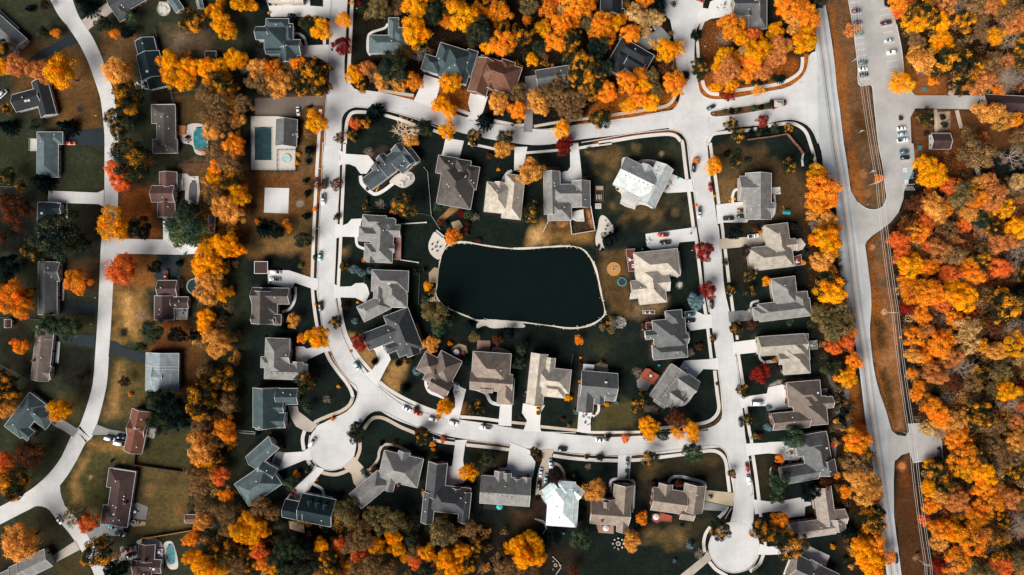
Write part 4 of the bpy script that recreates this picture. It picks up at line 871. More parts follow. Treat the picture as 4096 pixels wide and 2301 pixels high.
def house(ph, t, ox, oy, rot, ze, pitch, rcode, wcode, wings, cat='house', name='house', label=None, drive=None, vents=3, vcol='w', chim=None, decks=(), ventrow=None, dormers=(), flatroof=None, ridgew=False, skyl=()):
    O = W(t, ox, oy, ze); root = empty(name, (O.x, O.y, 0), -R(rot))
    tag(root, label or ph, cat, 'estate houses round the lake and along the lanes' if cat == 'house' else None)
    ws = [Wing(s, ox, oy, rot, ze, pitch, i) for i, s in enumerate(wings)]
    rm = shingle(ROOFS[rcode]); wm_ = surf('house_wall', WALLS[wcode], .8, .12, .5, 5)
    rr = random.Random(ph)
    bm = bmesh.new()
    for w in ws: add_roof(bm, w)
    roof = mesh_from('roof', bm, root, [rm, wm_])
    bm = bmesh.new()
    for w in ws: add_trim(bm, w, 0)
    mesh_from('gutter', bm, root, TRIM)
    bm = bmesh.new()
    ins = .42
    for i, w in enumerate(ws):
        j = ins + .006 * i
        box(bm, -w.hx + j, -w.hy + j, 0, w.hx - j, w.hy - j, w.ze + .01, w.M)
    mesh_from('wall', bm, root, wm_)
    f = TP * (CAMH - ze) / CAMH
    def loc(u, v):           # sheet point at eave height -> house frame
        d = Vector(((u - ox) * f, -(v - oy) * f)); d.rotate(Matrix.Rotation(R(rot), 2)); return d
    def top(p): return max(w.ht(p) for w in ws)
    # windows on free walls
    spots = []
    for i, w in enumerate(ws):
        if w.k == 'f': continue
        j = ins + .006 * i
        for nx, ny, L, off in ((1, 0, w.hy, w.hx - j), (-1, 0, w.hy, w.hx - j), (0, 1, w.hx, w.hy - j), (0, -1, w.hx, w.hy - j)):
            n = max(1, int((2 * L - 1.4) / 3.0))
            for q in range(n):
                s_ = (q + .5) / n * 2 * (L - .7) - (L - .7)
                p = Vector((nx * off + (s_ if ny else 0), ny * off + (s_ if nx else 0), 0)); g = w.M @ p
                if any(o is not w and o.has((g.x, g.y), .35) for o in ws): continue
                nv = (w.M.to_3x3() @ Vector((nx, ny, 0)))
                spots.append((g, nv, w.ze))
    gd = None
    if drive is not None and spots:
        dl = loc(*drive); best = min(spots, key=lambda s: (Vector((s[0].x, s[0].y)) - dl).length)
        gd = best; bm = bmesh.new(); box(bm, -2.2, 0, 0, 2.2, .09, 2.2)
        for k in range(3): box(bm, -2.2, .09, .5 + k * .55, 2.2, .11, .55 + k * .55)
        o = mesh_from('garage_door', bm, root, GDOOR)
        o.location = gd[0]; o.rotation_euler = (0, 0, math.atan2(gd[1].y, gd[1].x) - math.pi / 2)
    if spots:
        rest = [s for s in spots if gd is None or (s[0] - gd[0]).length > 3.2]
        if rest:
            ent = min(rest, key=lambda s: (s[0] - gd[0]).length) if gd else rest[0]
            bm = bmesh.new(); box(bm, -.5, 0, 0, .5, .08, 2.05); box(bm, .32, .08, 1.0, .4, .14, 1.08)
            o = mesh_from('door', bm, root, DOORM); o.location = ent[0]; o.rotation_euler = (0, 0, math.atan2(ent[1].y, ent[1].x) - math.pi / 2)
            n_ = 0
            for s in rest:
                if (s[0] - ent[0]).length < 1.6: continue
                for zz in ([1.5] if s[2] < 4 else [1.5, s[2] - 1.25]):
                    if n_ > 44: break
                    o = link('window', window_mesh(), root); o.location = (s[0].x, s[0].y, zz); o.rotation_euler = (0, 0, math.atan2(s[1].y, s[1].x) - math.pi / 2); n_ += 1
    # roof vents, stacks
    ext = [(w, w.hx * w.hy) for w in ws if w.k != 'f']
    vm = TRIM if vcol == 'w' else DARKV
    for k in range(vents):
        w = rr.choice(ext)[0]; p = w.M @ Vector((rr.uniform(-.6, .6) * w.hx, rr.uniform(-.6, .6) * w.hy, 0)); h = top((p.x, p.y))
        bm = bmesh.new(); box(bm, -.2, -.2, -.25, .2, .2, .28); box(bm, -.26, -.26, .28, .26, .26, .34)
        o = mesh_from('roof_vent', bm, root, vm); o.location = (p.x, p.y, h)
    if ventrow:
        for (u0, v0, u1, v1, n) in ventrow:
            for k in range(n):
                p = loc(u0 + (u1 - u0) * k / (n - 1), v0 + (v1 - v0) * k / (n - 1)); h = top(p)
                bm = bmesh.new(); box(bm, -.24, -.24, -.25, .24, .24, .2)
                o = mesh_from('roof_vent', bm, root, DARKV); o.location = (p.x, p.y, h)
    for u, v in ([chim] if chim and not isinstance(chim[0], tuple) else (chim or [])):
        p = loc(u, v); h = max(top(p), ze); bm = bmesh.new(); box(bm, -.55, -.4, -h, .55, .4, 1.3); box(bm, -.65, -.5, 1.3, .65, .5, 1.45)
        c = mesh_from('chimney', bm, roof, BRICK); c.location = (p.x, p.y, h)
        bm = bmesh.new(); tube(bm, (0, 0, 1.45), (0, 0, 1.8), .18, .16, 8); mesh_from('flue', bm, root, DARKV).location = (p.x, p.y, h)
    for u, v in skyl:
        p = loc(u, v); h = top(p); bm = bmesh.new(); box(bm, -.6, -.45, -.3, .6, .45, .3)
        mesh_from('skylight', bm, root, surf('skylight_white', alb(245, 245, 245), .4, .03)).location = (p.x, p.y, h)
    for (u, v, a, wd, ln) in dormers:      # small gabled dormer: a is bearing of its face on the sheet
        p = loc(u, v); h = top(p); bm = bmesh.new(); M = Matrix.Rotation(-R(a) + R(rot), 4, 'Z')
        ww, l = wd / 2 * f, ln * f; zt = .9
        box(bm, -ww + .1, -l, -1.5, ww - .1, 0, zt, M, 1)
        A = [bm.verts.new(M @ Vector(q)) for q in ((-ww, -l, zt), (ww, -l, zt), (0, -l, zt + ww * .8), (-ww, .25, zt), (ww, .25, zt), (0, .25, zt + ww * .8))]
        for fc, mi in (((0, 1, 2), 1), ((5, 4, 3), 1), ((0, 2, 5, 3), 0), ((2, 1, 4, 5), 0), ((0, 3, 4, 1), 0)): bm.faces.new([A[q] for q in fc]).material_index = mi
        d = mesh_from('dormer', bm, root, [rm, wm_]); d.location = (p.x, p.y, h + .2)
        o = link('window', window_mesh(), d); o.location = M @ Vector((0, .0, .25)); o.rotation_euler = (0, 0, -R(a) + R(rot)); o.scale = (.8, 1, .7)
    for code, zz, s in decks:
        P = [Vector(((q[0] - ox) * TP * (CAMH - zz) / CAMH, -(q[1] - oy) * TP * (CAMH - zz) / CAMH)) for q in s]
        O2 = W(t, ox, oy, zz); dd = Vector((O2.x - O.x, O2.y - O.y))
        P = [p + dd for p in P]
        for p in P: p.rotate(Matrix.Rotation(R(rot), 2))
        bm = bmesh.new(); poly(bm, P, zz, .25); dk = mesh_from('deck', bm, root, DECKM[code])
        bm = bmesh.new()
        for i in range(len(P)):
            a, b_ = P[i], P[(i + 1) % len(P)]
            m = (a + b_) / 2
            if any(w.has(m, -.5) for w in ws): continue
            bar(bm, (a.x, a.y, zz + .95), (b_.x, b_.y, zz + .95), .12, .08)
            n = max(1, int((b_ - a).length / 1.5))
            for k in range(n + 1):
                q = a.lerp(b_, k / n); box(bm, q.x - .05, q.y - .05, 0, q.x + .05, q.y + .05, zz + .92)
        if bm.verts: mesh_from('railing', bm, dk, DECKM['w' if code in 'rg' else code])
        else: bm.free()
    LAND.append((ph, O.x, O.y)); HOUSES.append((root, ws, O, rot))
    return root
H = house
H("grey gabled house cut by left edge", '00',60,330,42,2.8,22,'D','w',["gx -260 -95 205 95","gx -260 -30 -100 190"],vents=1)
H("dark slate house at top beside leafy driveway", '00',1290,-10,-30,2.8,24,'C','r',["gx -190 -110 240 100","h -190 -80 -40 160"],drive=(1160,60),vents=2)
H("long black teal roofed house top left", '00',1515,640,-13,3.0,24,'N','w',["gy -105 -255 90 20","gy -125 -110 110 150","h -75 60 110 255"],skyl=((1503,733),),vents=1)
H("dark L-shaped house under copper trees", '00',450,990,-15,2.8,26,'K','w',["gy -85 -190 75 180","gx -310 -120 -40 60"],vents=1,skyl=((285,1025),(315,1020)))
H("dark brown hipped house beside teal kidney pool", '00',1650,1280,-1,2.9,24,'Z','b',["h -125 -230 105 -40","h -75 -225 115 260","h -120 120 128 262"],vents=8,decks=[('o',.7,((1780,1270),(1870,1265),(1860,1350),(1780,1360)))])
H("teal hipped ranch with black drive and red car", '10',482,95,0,2.8,26,'T','w',["h -110 -215 105 240","h 20 -215 150 -90"],drive=(640,-60),vents=2,decks=[('w',.5,((305,-50),(370,-50),(370,70),(305,70)))],ventrow=None)
H("dark teal ranch half hidden by big mottled tree", '10',490,790,1,2.9,22,'N','w',["gy -115 -200 90 105","gx 0 -195 120 -90","gy -100 60 90 240"],drive=(600,590),skyl=((440,700),),vents=1)
H("charcoal ranch with small cross gable by left lane", '10',490,1440,0,2.8,24,'C','w',["gy -105 -255 85 275","gx -10 -250 112 -60"],drive=(600,1640),vents=2)
H("three-part brown house beside white pool deck", '10',1640,500,0,4.4,26,'E','w',["gx -115 -80 112 85","gy -52 -222 125 -70 e3","gy -72 80 105 235 e3"],chim=(1665,575),vents=2,ridgew=True,decks=[('w',.6,((1745,360),(1840,360),(1840,450),(1745,450)))])
H("rust brown house with rear deck and round pool", '20',1660,160,0,3.2,24,'X','w',["gy -108 -80 90 160","gx -75 -235 120 -70","gx 60 -70 235 45"],drive=(1700,-140),vents=6,decks=[('g',2.2,((1780,205),(1890,205),(1885,315),(1780,315)))])
H("long mauve brown ranch by left lane", '20',428,660,6,2.8,24,'V','w',["gy -90 -265 90 270","gx 0 120 108 250","gy -40 -265 92 -150"],drive=(560,520),chim=(350,728),vents=2)
H("teal hipped house set diagonally lower left", '20',260,1300,37,3.0,28,'S','b',["h -120 -225 90 200","h -40 -200 235 -20","gx 0 60 160 180"],drive=(480,1300),vents=3)
H("pale blue-grey house with stepped roof levels", '20',1620,842,1,3.4,16,'Y','g',["gy -155 -188 175 -30","gy -155 -60 175 192","gx -75 -50 30 140 e4.6"],drive=(1470,700),vents=2,decks=[('p',1.2,((1676,770),(1770,770),(1765,875),(1672,875)))])
H("rust red gabled house with small rear deck", '20',1380,1430,12,3.0,26,'R','w',["gy -95 -205 95 -20","gy -90 -30 95 225","gx -95 -90 80 60"],drive=(1250,1460),vents=3,decks=[('g',1.8,((1470,1395),(1580,1410),(1550,1510),(1460,1470)))])
H("long dark brown ranch with grey brick patio", '30',1185,668,8.5,2.9,23,'X','w',["h -130 -285 140 -90","h -85 -280 140 280","h -135 90 138 285"],drive=(1150,960),vents=9,chim=(1275,715))
H("grey stepped-gable house at bottom left corner", '30',250,1385,-26,3.2,26,'G','w',["gx -40 -95 265 95","gx -140 -85 0 90","gx -330 -70 -120 90"],drive=(500,1290),vents=2)
H("brown house beside teal lap pool at bottom", '30',1475,1330,3,2.9,22,'X','w',["gy -90 -195 75 -20","gx -140 -45 150 90","gy -140 -30 -20 240","gx -60 60 60 200"],drive=(1370,1220),chim=(1480,1290),skyl=((1555,1378),),vents=4,decks=[('w',.8,((1545,1190),(1635,1180),(1640,1290),(1550,1285)))])
H("cream gabled house cut by top edge", '01',300,-60,0,5,30,'L','b',["gx -175 -90 172 85"],drive=(300,30),vents=0)
H("slate teal house with many white-edged hips", '01',205,400,0,4.8,32,'S','w',["h -122 -140 112 95","h -105 -212 125 -100","gx -205 -130 -80 0","h 90 -160 168 20","gx 90 0 245 160","gy 30 80 210 235","gx -105 85 70 145"],drive=(460,540),vents=2)
H("teal L-shaped house beneath yellow trees", '01',1300,430,0,3.6,28,'T','b',["h -165 -75 240 105","h 30 -250 135 60","h 60 -150 240 60"],drive=(1200,560),vents=3)
H("dark teal multi-hip house with white drive", '01',1935,640,17,5,34,'S','w',["h -140 -180 20 70","h -70 -180 230 150","h -250 -25 -60 135","h -30 30 90 160","h 140 -200 250 60"],drive=(1770,770),vents=4)
H("large chestnut brown roofed house", '01',2400,755,18,4.2,32,'B','r',["h -190 -150 240 140","gy -215 -120 -20 235","gy -60 -60 40 150","h 20 -180 160 60"],drive=(2240,950),vents=6,vcol='d')
H("grey pool house with white dormer", '01',302,1340,2,3.0,30,'D','w',["gy -105 -140 110 132","gx 20 -35 118 35"],vents=1,name='pool_house')
H("black gabled house cut by top edge among trees", '02',1000,40,0,4,32,'K','w',["gy -110 -210 105 112","gx 40 50 130 115"],vents=1)
H("charcoal house set diagonally among orange trees", '02',1165,590,30,4.2,30,'K','w',["h -160 -160 215 20","h -160 -60 20 190","gx -10 -60 180 100"],drive=(1360,500),ventrow=[(1060,570,1120,460,4),(1240,540,1330,590,4)],vents=1)
H("dark grey house with long row of roof vents", '02',395,785,-9,3.6,28,'D','w',["gx -150 -100 190 105","gy -95 20 -10 115"],drive=(190,760),ventrow=[(265,772,480,764,8)],vents=1,chim=(405,660))
H("grey house beside the north cul-de-sac", '02',2400,110,0,4.5,32,'D','b',["gx -185 -140 60 45","h -20 -220 160 180","gy -100 -20 30 60"],drive=(2200,80),vents=2)
H("long dark barn-like building in the wood", '03',2420,1040,3,3.5,25,'X','w',["gx -255 -80 400 95"],cat='building',name='park_building',vents=0)
H("slate multi-gabled house with curved pale patio", '11',1345,235,-37,4.8,34,'I','w',["gx -290 -75 40 70","gx -80 -110 235 65","gy 110 -130 260 110","gy -150 -120 -50 20","gy -60 -150 40 0","gx 60 20 190 130","gy 200 -20 290 130"],drive=(1150,230),vents=5,chim=(1215,215))
H("dark brown steep-hipped house with round lawn", '11',2005,385,10,4.8,36,'Z','b',["h -155 -160 195 245","h -215 -240 -20 -60","h -40 -235 120 -50","h 60 -190 215 40"],drive=(1950,150),vents=10)
H("beige house with three front gables by lake lawn", '11',2445,535,6,4.6,32,'L','b',["h -140 -140 120 160","h 40 -240 235 205","gy -60 -150 40 20"],drive=(2600,240),vents=4)
H("grey hipped house with long pink deck", '11',1230,955,3,5,34,'G','w',["h -170 -235 70 -95","h -80 -215 150 235","h -200 -120 60 30","h -135 50 70 220","gx 40 -150 215 -30","gx 20 50 165 130","gy -110 160 -20 236","h 40 -205 165 -60"],drive=(1040,850),vents=4,decks=[('p',2.6,((1385,920),(1460,895),(1455,1165),(1375,1165)))])
H("grey house with blue spruces on its corner", '11',1335,1425,2,5,33,'G','w',["h -175 -155 195 60","h -80 -100 180 215","h -155 -80 150 90 @1185,1640,-27","h 30 80 190 212","gy -150 -60 -40 130"],drive=(1110,1420),skyl=((1350,1406),),vents=3)
H("slate and grey house with orange timber deck", '21',1385,500,-21,5,32,'C','g',["h -20 -235 240 205","gx -275 -150 100 30","h -120 40 120 130","gy 60 20 200 235"],drive=(1230,620),vents=5,decks=[('o',1.5,((1545,380),(1625,355),(1680,520),(1585,540)))])
H("brown steep house with curved front walk", '21',1865,815,28,5,36,'V','r',["h -90 -165 150 115","h -225 -80 -10 120","gx -40 60 170 240","h -120 -20 60 180"],drive=(2000,990),vents=1,decks=[('t',1.2,((2030,670),(2090,640),(2100,690),(2050,720)))])
H("large tan house with brick patio by lake", '21',2365,875,4,5,32,'P','r',["h -200 -225 185 80","gx -205 -20 215 160","h 75 20 235 285","gx -100 100 20 180"],drive=(2500,1170),vents=4,ventrow=None)
H("brown-grey house by white van driveway", '21',145,175,1,5,33,'Z','b',["gx -185 -175 190 -15","gy -185 -140 40 185","h -50 -30 70 90","h 35 90 110 195","gx 30 -130 185 -25","gx -185 90 40 188","gy -120 -175 -20 -60"],drive=(250,-20),vents=2)
H("grey-beige U-shaped house with pale court", '21',275,718,2,4.8,32,'G','b',["h -185 -210 60 190","h -185 40 240 200","gx -70 -105 68 48","h -225 -20 -100 90","h -100 -120 40 80","gy 100 20 200 130"],drive=(400,690),vents=1,ventrow=[(175,845,390,855,5)])
H("dark slate house with grey side gable", '21',185,1195,0,5,30,'S','w',["gy -215 -192 50 205","gx 20 -185 235 -25","gy -190 100 -75 225","gx -60 60 110 210","gx -20 -60 95 60 p34"],drive=(330,1180),vents=3)
H("teal-grey angled house by south cul-de-sac", '31',40,400,-36,4.6,32,'T','b',["gx -155 -80 155 80 @65,215,-42","h -200 -150 200 120 @30,545,-34","gx -80 -70 90 70 @110,400,30"],drive=(150,330),vents=3)
H("black teal house with three white dormers", '31',545,800,11,4.4,30,'N','w',["gx -110 -160 235 120","gx -265 -70 -60 115"],drive=(400,710),dormers=((553,690,0,44,90),(630,708,0,44,90),(708,726,0,44,90)),vents=1,label='black teal roofed house with three small white dormers')
H("grey splayed-wing house with garden loop path", '31',1452,378,13,4.8,30,'G','w',["h -200 -145 205 150","h -185 -100 190 95 @1140,590,-40","gy -120 0 -20 240","gy -60 -175 60 0"],drive=(1060,500),chim=(1432,538),vents=1,skyl=())
H("dark grey U-shaped house with brick garage", '31',1925,650,6,5,34,'C','r',["gy -225 -325 -35 20","h -180 -100 225 170","gy -240 -20 -120 290","gy 130 -60 235 245","gy 30 -85 140 60"],drive=(1960,520),vents=4)
H("grey gabled house with teal parasol deck", '31',2495,600,4,5,30,'G','r',["gx -238 -140 258 140","gy -110 -195 -10 0","gy 80 -130 160 0","gy 180 -150 260 20","gy -30 -180 60 0"],drive=(2560,450),ventrow=[(2290,592,2570,636,7)],vents=1)
H("mint white roofed house with octagon front", '32',505,735,4,5,28,'M','w',["h -150 -175 160 222","h -105 -165 110 165 e6.4","h -70 -232 120 -40","gx -80 -60 80 60 @385,600,-38","gx -60 -60 70 60 @640,610,40","gx -60 -50 60 50 @370,660,-35"],drive=(300,640),vents=4,vcol='d')
H("brown-grey house with white parasol terrace", '32',985,775,4,5,32,'P','r',["gy 25 -245 230 20","gx -195 -75 195 165","gy -100 -95 60 60","gx -195 -60 -60 130","gy 80 90 190 225"],drive=(1130,530),chim=(898,885),vents=1,dormers=((940,695,0,60,60),))
H("tan gabled house with octagon terracotta deck", '32',1645,705,8,5,30,'P','r',["gx -240 -110 100 120","gy 65 -195 280 80","gy -190 -160 -50 20","gx 60 40 200 170"],drive=(1910,680),vents=2,decks=[('t',1.0,((1410,830),(1480,815),(1605,850),(1600,905),(1500,900),(1450,920),(1405,890)))])
H("beige house with white balcony and yellow truck", '22',355,930,6,5,32,'L','b',["gy -190 -260 -20 255","h -130 -130 230 110","h -80 -20 190 160","gy -40 -230 60 -80"],drive=(220,1170),vents=2,decks=[('w',2.5,((220,675),(368,690),(365,800),(300,790),(300,710),(220,700)))])
H("navy and grey house with white pergola", '22',868,1010,5,5,30,'D','w',["gx -180 -165 182 110","gy -195 -20 -35 245","gy -30 20 70 155","gx 70 0 170 115"],drive=(740,1250),skyl=((935,940),),vents=1)
H("pale grey diagonal house with red deck", '22',1600,985,35,5,34,'G','w',["gy -125 -185 85 200","gx -20 -200 215 0","gx -10 -20 170 140","gy -60 80 70 225","gy 90 -130 190 40","gy 40 60 130 180"],drive=(1760,830),ventrow=[(1640,860,1480,1085,9)],vents=1,decks=[('t',1.6,((1340,808),(1385,815),(1400,835),(1480,880),(1415,970),(1300,905),(1285,880)))])
H("grey multi-hip house with two parked dark cars", '22',1575,470,-5,5,34,'D','w',["h -155 -155 175 150","h -15 -240 150 -60","h -175 90 172 240","gx -235 -60 -120 30","gx 90 0 190 100"],drive=(1750,330),vents=2,decks=[('r',1.0,((1340,350),(1415,340),(1425,405),(1345,410)))])
H("grey house with broad white court garage", '12',545,505,-1,4.8,32,'G','b',["gy -225 -230 -60 200","h -170 -100 240 110","gy 60 -130 240 135","h -190 60 50 265"],drive=(560,400),vents=6,decks=[('w',1.2,((585,690),(715,660),(725,780),(650,775),(590,750)))])
H("white and slate house on wide pale terrace", '12',1290,370,26,5,30,'U','w',["gx -235 -150 130 150","gy 60 -245 250 190","gy -60 -170 60 20","gx -60 -40 110 100"],drive=(1520,390),ventrow=[(1130,330,1390,440,7),(1465,235,1430,350,4)],vents=1,decks=[('w',.6,((1135,465),(1280,515),(1235,660),(1085,600)))])
H("big beige house with red deck east of lake", '12',1435,1290,-6,5,32,'L','b',["h -195 -215 250 60","h -185 -80 90 310","gx -40 20 130 200","gx -250 60 -120 240"],drive=(1520,1040),vents=3,decks=[('r',1.4,((1142,1060),(1235,1055),(1240,1280),(1170,1280)))])
H("grey gable-roofed house with digger on drive", '12',2455,530,0,4.8,27,'G','b',["gy -110 -235 150 230","gx -170 -205 0 40","gx -60 60 170 180"],drive=(2370,660),vents=2)
H("grey hipped house with maroon side deck", '13',60,1035,-7,5,33,'W','b',["h -75 -225 165 130","h -260 -20 180 215","gx 60 -60 220 60"],drive=(-70,940),vents=2,decks=[('r',1.4,((232,1145),(325,1110),(335,1215),(240,1230)))])
H("grey-beige house with L roof by east verge", '23',165,100,-7,5,32,'G','b',["h -110 -205 130 80","h -275 30 250 210","h 80 -40 235 160","h -330 60 -150 190"],drive=(-80,120),vents=2)
H("beige house with glass corner terrace", '23',200,645,-4,5,33,'W','b',["gx -290 -175 180 20","h -50 -170 215 90","h -60 -60 210 225","gx -100 0 20 120"],drive=(-60,590),vents=3,decks=[('g',1.0,((412,535),(482,525),(490,610),(415,618)))])
H("brown house with pebble courtyard garden", '23',335,1165,-5,5,32,'V','r',["h -130 -225 205 20","h -85 -170 165 90","h -40 -60 250 225","gx -310 70 60 240","gx 180 -50 315 65"],drive=(160,1080),vents=3,skyl=((480,1048),))
H("grey house with cluttered drive and red awning", '33',430,255,-10,5,33,'D','b',["h -130 -225 195 -20","h -70 -200 200 215","gx -320 60 40 230","gy 20 60 230 200"],drive=(280,120),skyl=((568,162),),vents=2,dormers=((185,335,0,44,90),(262,325,0,44,90)))
H("pinkish grey house with flower-shaped terrace table", '33',560,830,-8,5,31,'H','r',["gy -70 -270 110 110","gx -350 50 90 215","gx 40 -20 215 130","gy 0 60 200 175"],drive=(400,780),vents=3)
H("grey house cut by bottom edge near yellow digger", '33',430,1430,25,4.8,32,'D','b',["gx -200 -115 260 130","gy -60 -130 60 130"],drive=(480,1340),vents=1)
H("cream roofed teal trailer house at top", '00',1750,20,55,2.8,18,'T','w',["gx -120 -45 110 45"],vents=1,name='trailer_house')
# small buildings
def shed(ph, t, u, v, rot, w, l, rcode, wcode, gab='gx', ze=2.3, cat='shed', name='garden_shed', pitch=24):
    return house(ph, t, u, v, rot, ze, pitch, rcode, wcode, ["%s %f %f %f %f" % (gab, -w / 2, -l / 2, w / 2, l / 2)], cat=cat, name=name, vents=0)
shed("small brown park shelter with white gable", '03',1735,1420,0,190,160,'X','w','gx',2.7,'shelter','park_shelter')
shed("dark shed below the pale lawn top left", '00',2122,560,0,110,90,'K','w')
shed("open red-sided shed beside trampoline yard", '10',2125,810,2,66,170,'C','r','gy')
shed("brown shed with barrel roof behind brick patio", '30',1918,880,0,112,84,'B','r')
shed("tiny red roofed shed at far left edge", '20',80,358,0,70,80,'X','w','gy')
shed("small white shed near top left circle patio", '00',2010,45,-15,60,80,'G','w','gy')
shed("square tan gate pavilion on the entrance median", '03',110,1042,0,86,66,'L','b','h',2.6,'pavilion','gate_pavilion',30)
# ---------------------------------------------------------------- vehicles
def carpaint(name, col, rough=.3):
    m, nt, b = newmat('car_paint_' + name); b.inputs['Base Color'].default_value = (*col, 1); b.inputs['Roughness'].default_value = rough
    b.inputs['Coat Weight'].default_value = .6; b.inputs['Coat Roughness'].default_value = .08
    n1 = noise(nt, 3, 3, coords(nt)); c = mixc(nt, tuple(x * .88 for x in col), tuple(min(.9, x * 1.08) for x in col), n1.outputs[0]); nt.links.new(c, b.inputs['Base Color'])
    return m
PAINT = {'white': carpaint('white', (.72, .73, .74)), 'black': carpaint('black', (.012, .013, .015)), 'teal': carpaint('teal', (.05, .12, .13)), 'dark teal': carpaint('dark_teal', (.012, .045, .05)), 'silver': carpaint('silver', (.42, .46, .48)), 'pale teal': carpaint('pale_teal', (.30, .44, .46)),
         'red': carpaint('red', (.32, .025, .022)), 'dark red': carpaint('dark_red', (.11, .012, .016)), 'orange-red': carpaint('orange_red', (.52, .08, .03)), 'grey': carpaint('grey', (.12, .13, .14)), 'bright teal': carpaint('bright_teal', (.02, .26, .28)), 'yellow': carpaint('yellow', (.68, .36, .04)), 'maroon': carpaint('maroon', (.07, .012, .018))}
RUBBER = surf('tyre_rubber', (.02, .02, .02), .9, .1); RIM = surf('wheel_rim', (.45, .45, .46), .35, .1, metal=.8); LAMPG = surf('headlight_glass', (.8, .8, .78), .15, .03); TAILG = surf('taillight_red', (.35, .01, .01), .3, .05); BEDM = surf('truck_bed_liner', (.025, .027, .03), .8, .2)
def loft(bm, secs, mi=0, cap=True):
    """secs: list of (x, halfwidth, z0, z1, round) cross sections"""
    rings = []
    for x, w, z0, z1, r in secs:
        ring_ = [(w - r * .4, z0), (w, z0 + r), (w, z1 - r), (w - r, z1), (-w + r, z1), (-w, z1 - r), (-w, z0 + r), (-w + r * .4, z0)]
        rings.append([bm.verts.new((x, y, z)) for y, z in ring_])
    for a, b_ in zip(rings, rings[1:]):
        for i in range(8):
            f = bm.faces.new((a[i], a[(i + 1) % 8], b_[(i + 1) % 8], b_[i])); f.material_index = mi; f.smooth = True
    if cap:
        bm.faces.new(rings[0][::-1]).material_index = mi; bm.faces.new(rings[-1]).material_index = mi
VM = {}
def vehicle_meshes(kind):
    if kind in VM: return VM[kind]
    d = {}
    L, Wd, H1, hood, cab0, cab1, roof0, roof1, Hr = {'sedan': (4.7, .92, .86, .8, -1.75, 1.05, -1.05, .35, 1.42), 'suv': (4.8, .97, 1.02, .98, -2.2, 1.15, -2.0, .5, 1.75), 'pickup': (5.7, 1.0, 1.05, 1.02, -.45, 1.35, -.3, .75, 1.85), 'van': (5.3, 1.02, 1.1, 1.0, -2.5, 1.9, -2.4, 1.25, 2.1), 'camper': (6.2, 1.15, 1.2, 1.1, -3.0, 2.3, -2.95, 1.6, 2.7)}[kind]
    h = L / 2
    bm = bmesh.new(); loft(bm, [(-h, Wd * .82, .42, H1 - .12, .12), (-h + .18, Wd * .95, .3, H1, .14), (-h + .8, Wd, .26, H1, .12), (0, Wd, .26, H1 - .02, .12), (h - 1.3, Wd, .26, hood + .02, .12), (h - .5, Wd * .97, .28, hood - .06, .14), (h - .08, Wd * .84, .36, hood - .22, .14), (h, Wd * .72, .42, hood - .34, .1)])
    if kind == 'pickup':
        pass
    me = bpy.data.meshes.new('body'); bm.to_mesh(me); bm.free(); d['body'] = me
    bm = bmesh.new()
    w0, w1 = Wd * .92, Wd * .76
    loft(bm, [(cab0, w0 * .93, H1 - .1, H1 + .02, .03), (roof0, w1 + .02, H1 - .1, Hr - .05, .08), ((roof0 + roof1) / 2, w1 + .05, H1 - .1, Hr - .03, .08), (roof1, w1, H1 - .1, Hr - .06, .08), (cab1, w0 * .9, H1 - .1, H1 + .0, .03)])
    me = bpy.data.meshes.new('windows'); bm.to_mesh(me); bm.free(); me.materials.append(GLASS); d['windows'] = me
    bm = bmesh.new(); loft(bm, [(roof0 + .12, w1 - .06, Hr - .08, Hr - .012, .02), ((roof0 + roof1) / 2, w1 - .01, Hr - .07, Hr + .02, .03), (roof1 - .12, w1 - .08, Hr - .08, Hr - .02, .02)])
    for s in (-1, 1): box(bm, cab1 - .35, s * (Wd + .08) - .1, H1 - .02, cab1 - .2, s * (Wd + .08) + .1, H1 + .12)
    me = bpy.data.meshes.new('roof_panel'); bm.to_mesh(me); bm.free(); d['roof_panel'] = me
    if kind == 'pickup':
        bm = bmesh.new(); box(bm, -h + .22, -Wd + .16, H1 - .02, -.62, Wd - .16, H1 + .015)
        me = bpy.data.meshes.new('bed'); bm.to_mesh(me); bm.free(); me.materials.append(BEDM); d['bed'] = me
    bm = bmesh.new(); tube(bm, (0, -.11, 0), (0, .11, 0), .34, .34, 14); me = bpy.data.meshes.new('wheel'); bm.to_mesh(me); bm.free(); me.materials.append(RUBBER); d['wheel'] = me
    bm = bmesh.new(); tube(bm, (0, -.13, 0), (0, .13, 0), .2, .2, 10); me = bpy.data.meshes.new('rim'); bm.to_mesh(me); bm.free(); me.materials.append(RIM); d['rim'] = me
    bm = bmesh.new(); box(bm, -.06, -.18, -.08, .06, .18, .08); me = bpy.data.meshes.new('headlight'); bm.to_mesh(me); bm.free(); me.materials.append(LAMPG); d['headlight'] = me
    bm = bmesh.new(); box(bm, -.05, -.14, -.09, .05, .14, .09); me = bpy.data.meshes.new('taillight'); bm.to_mesh(me); bm.free(); me.materials.append(TAILG); d['taillight'] = me
    d['dim'] = (L, Wd, H1, hood); VM[kind] = d
    return d
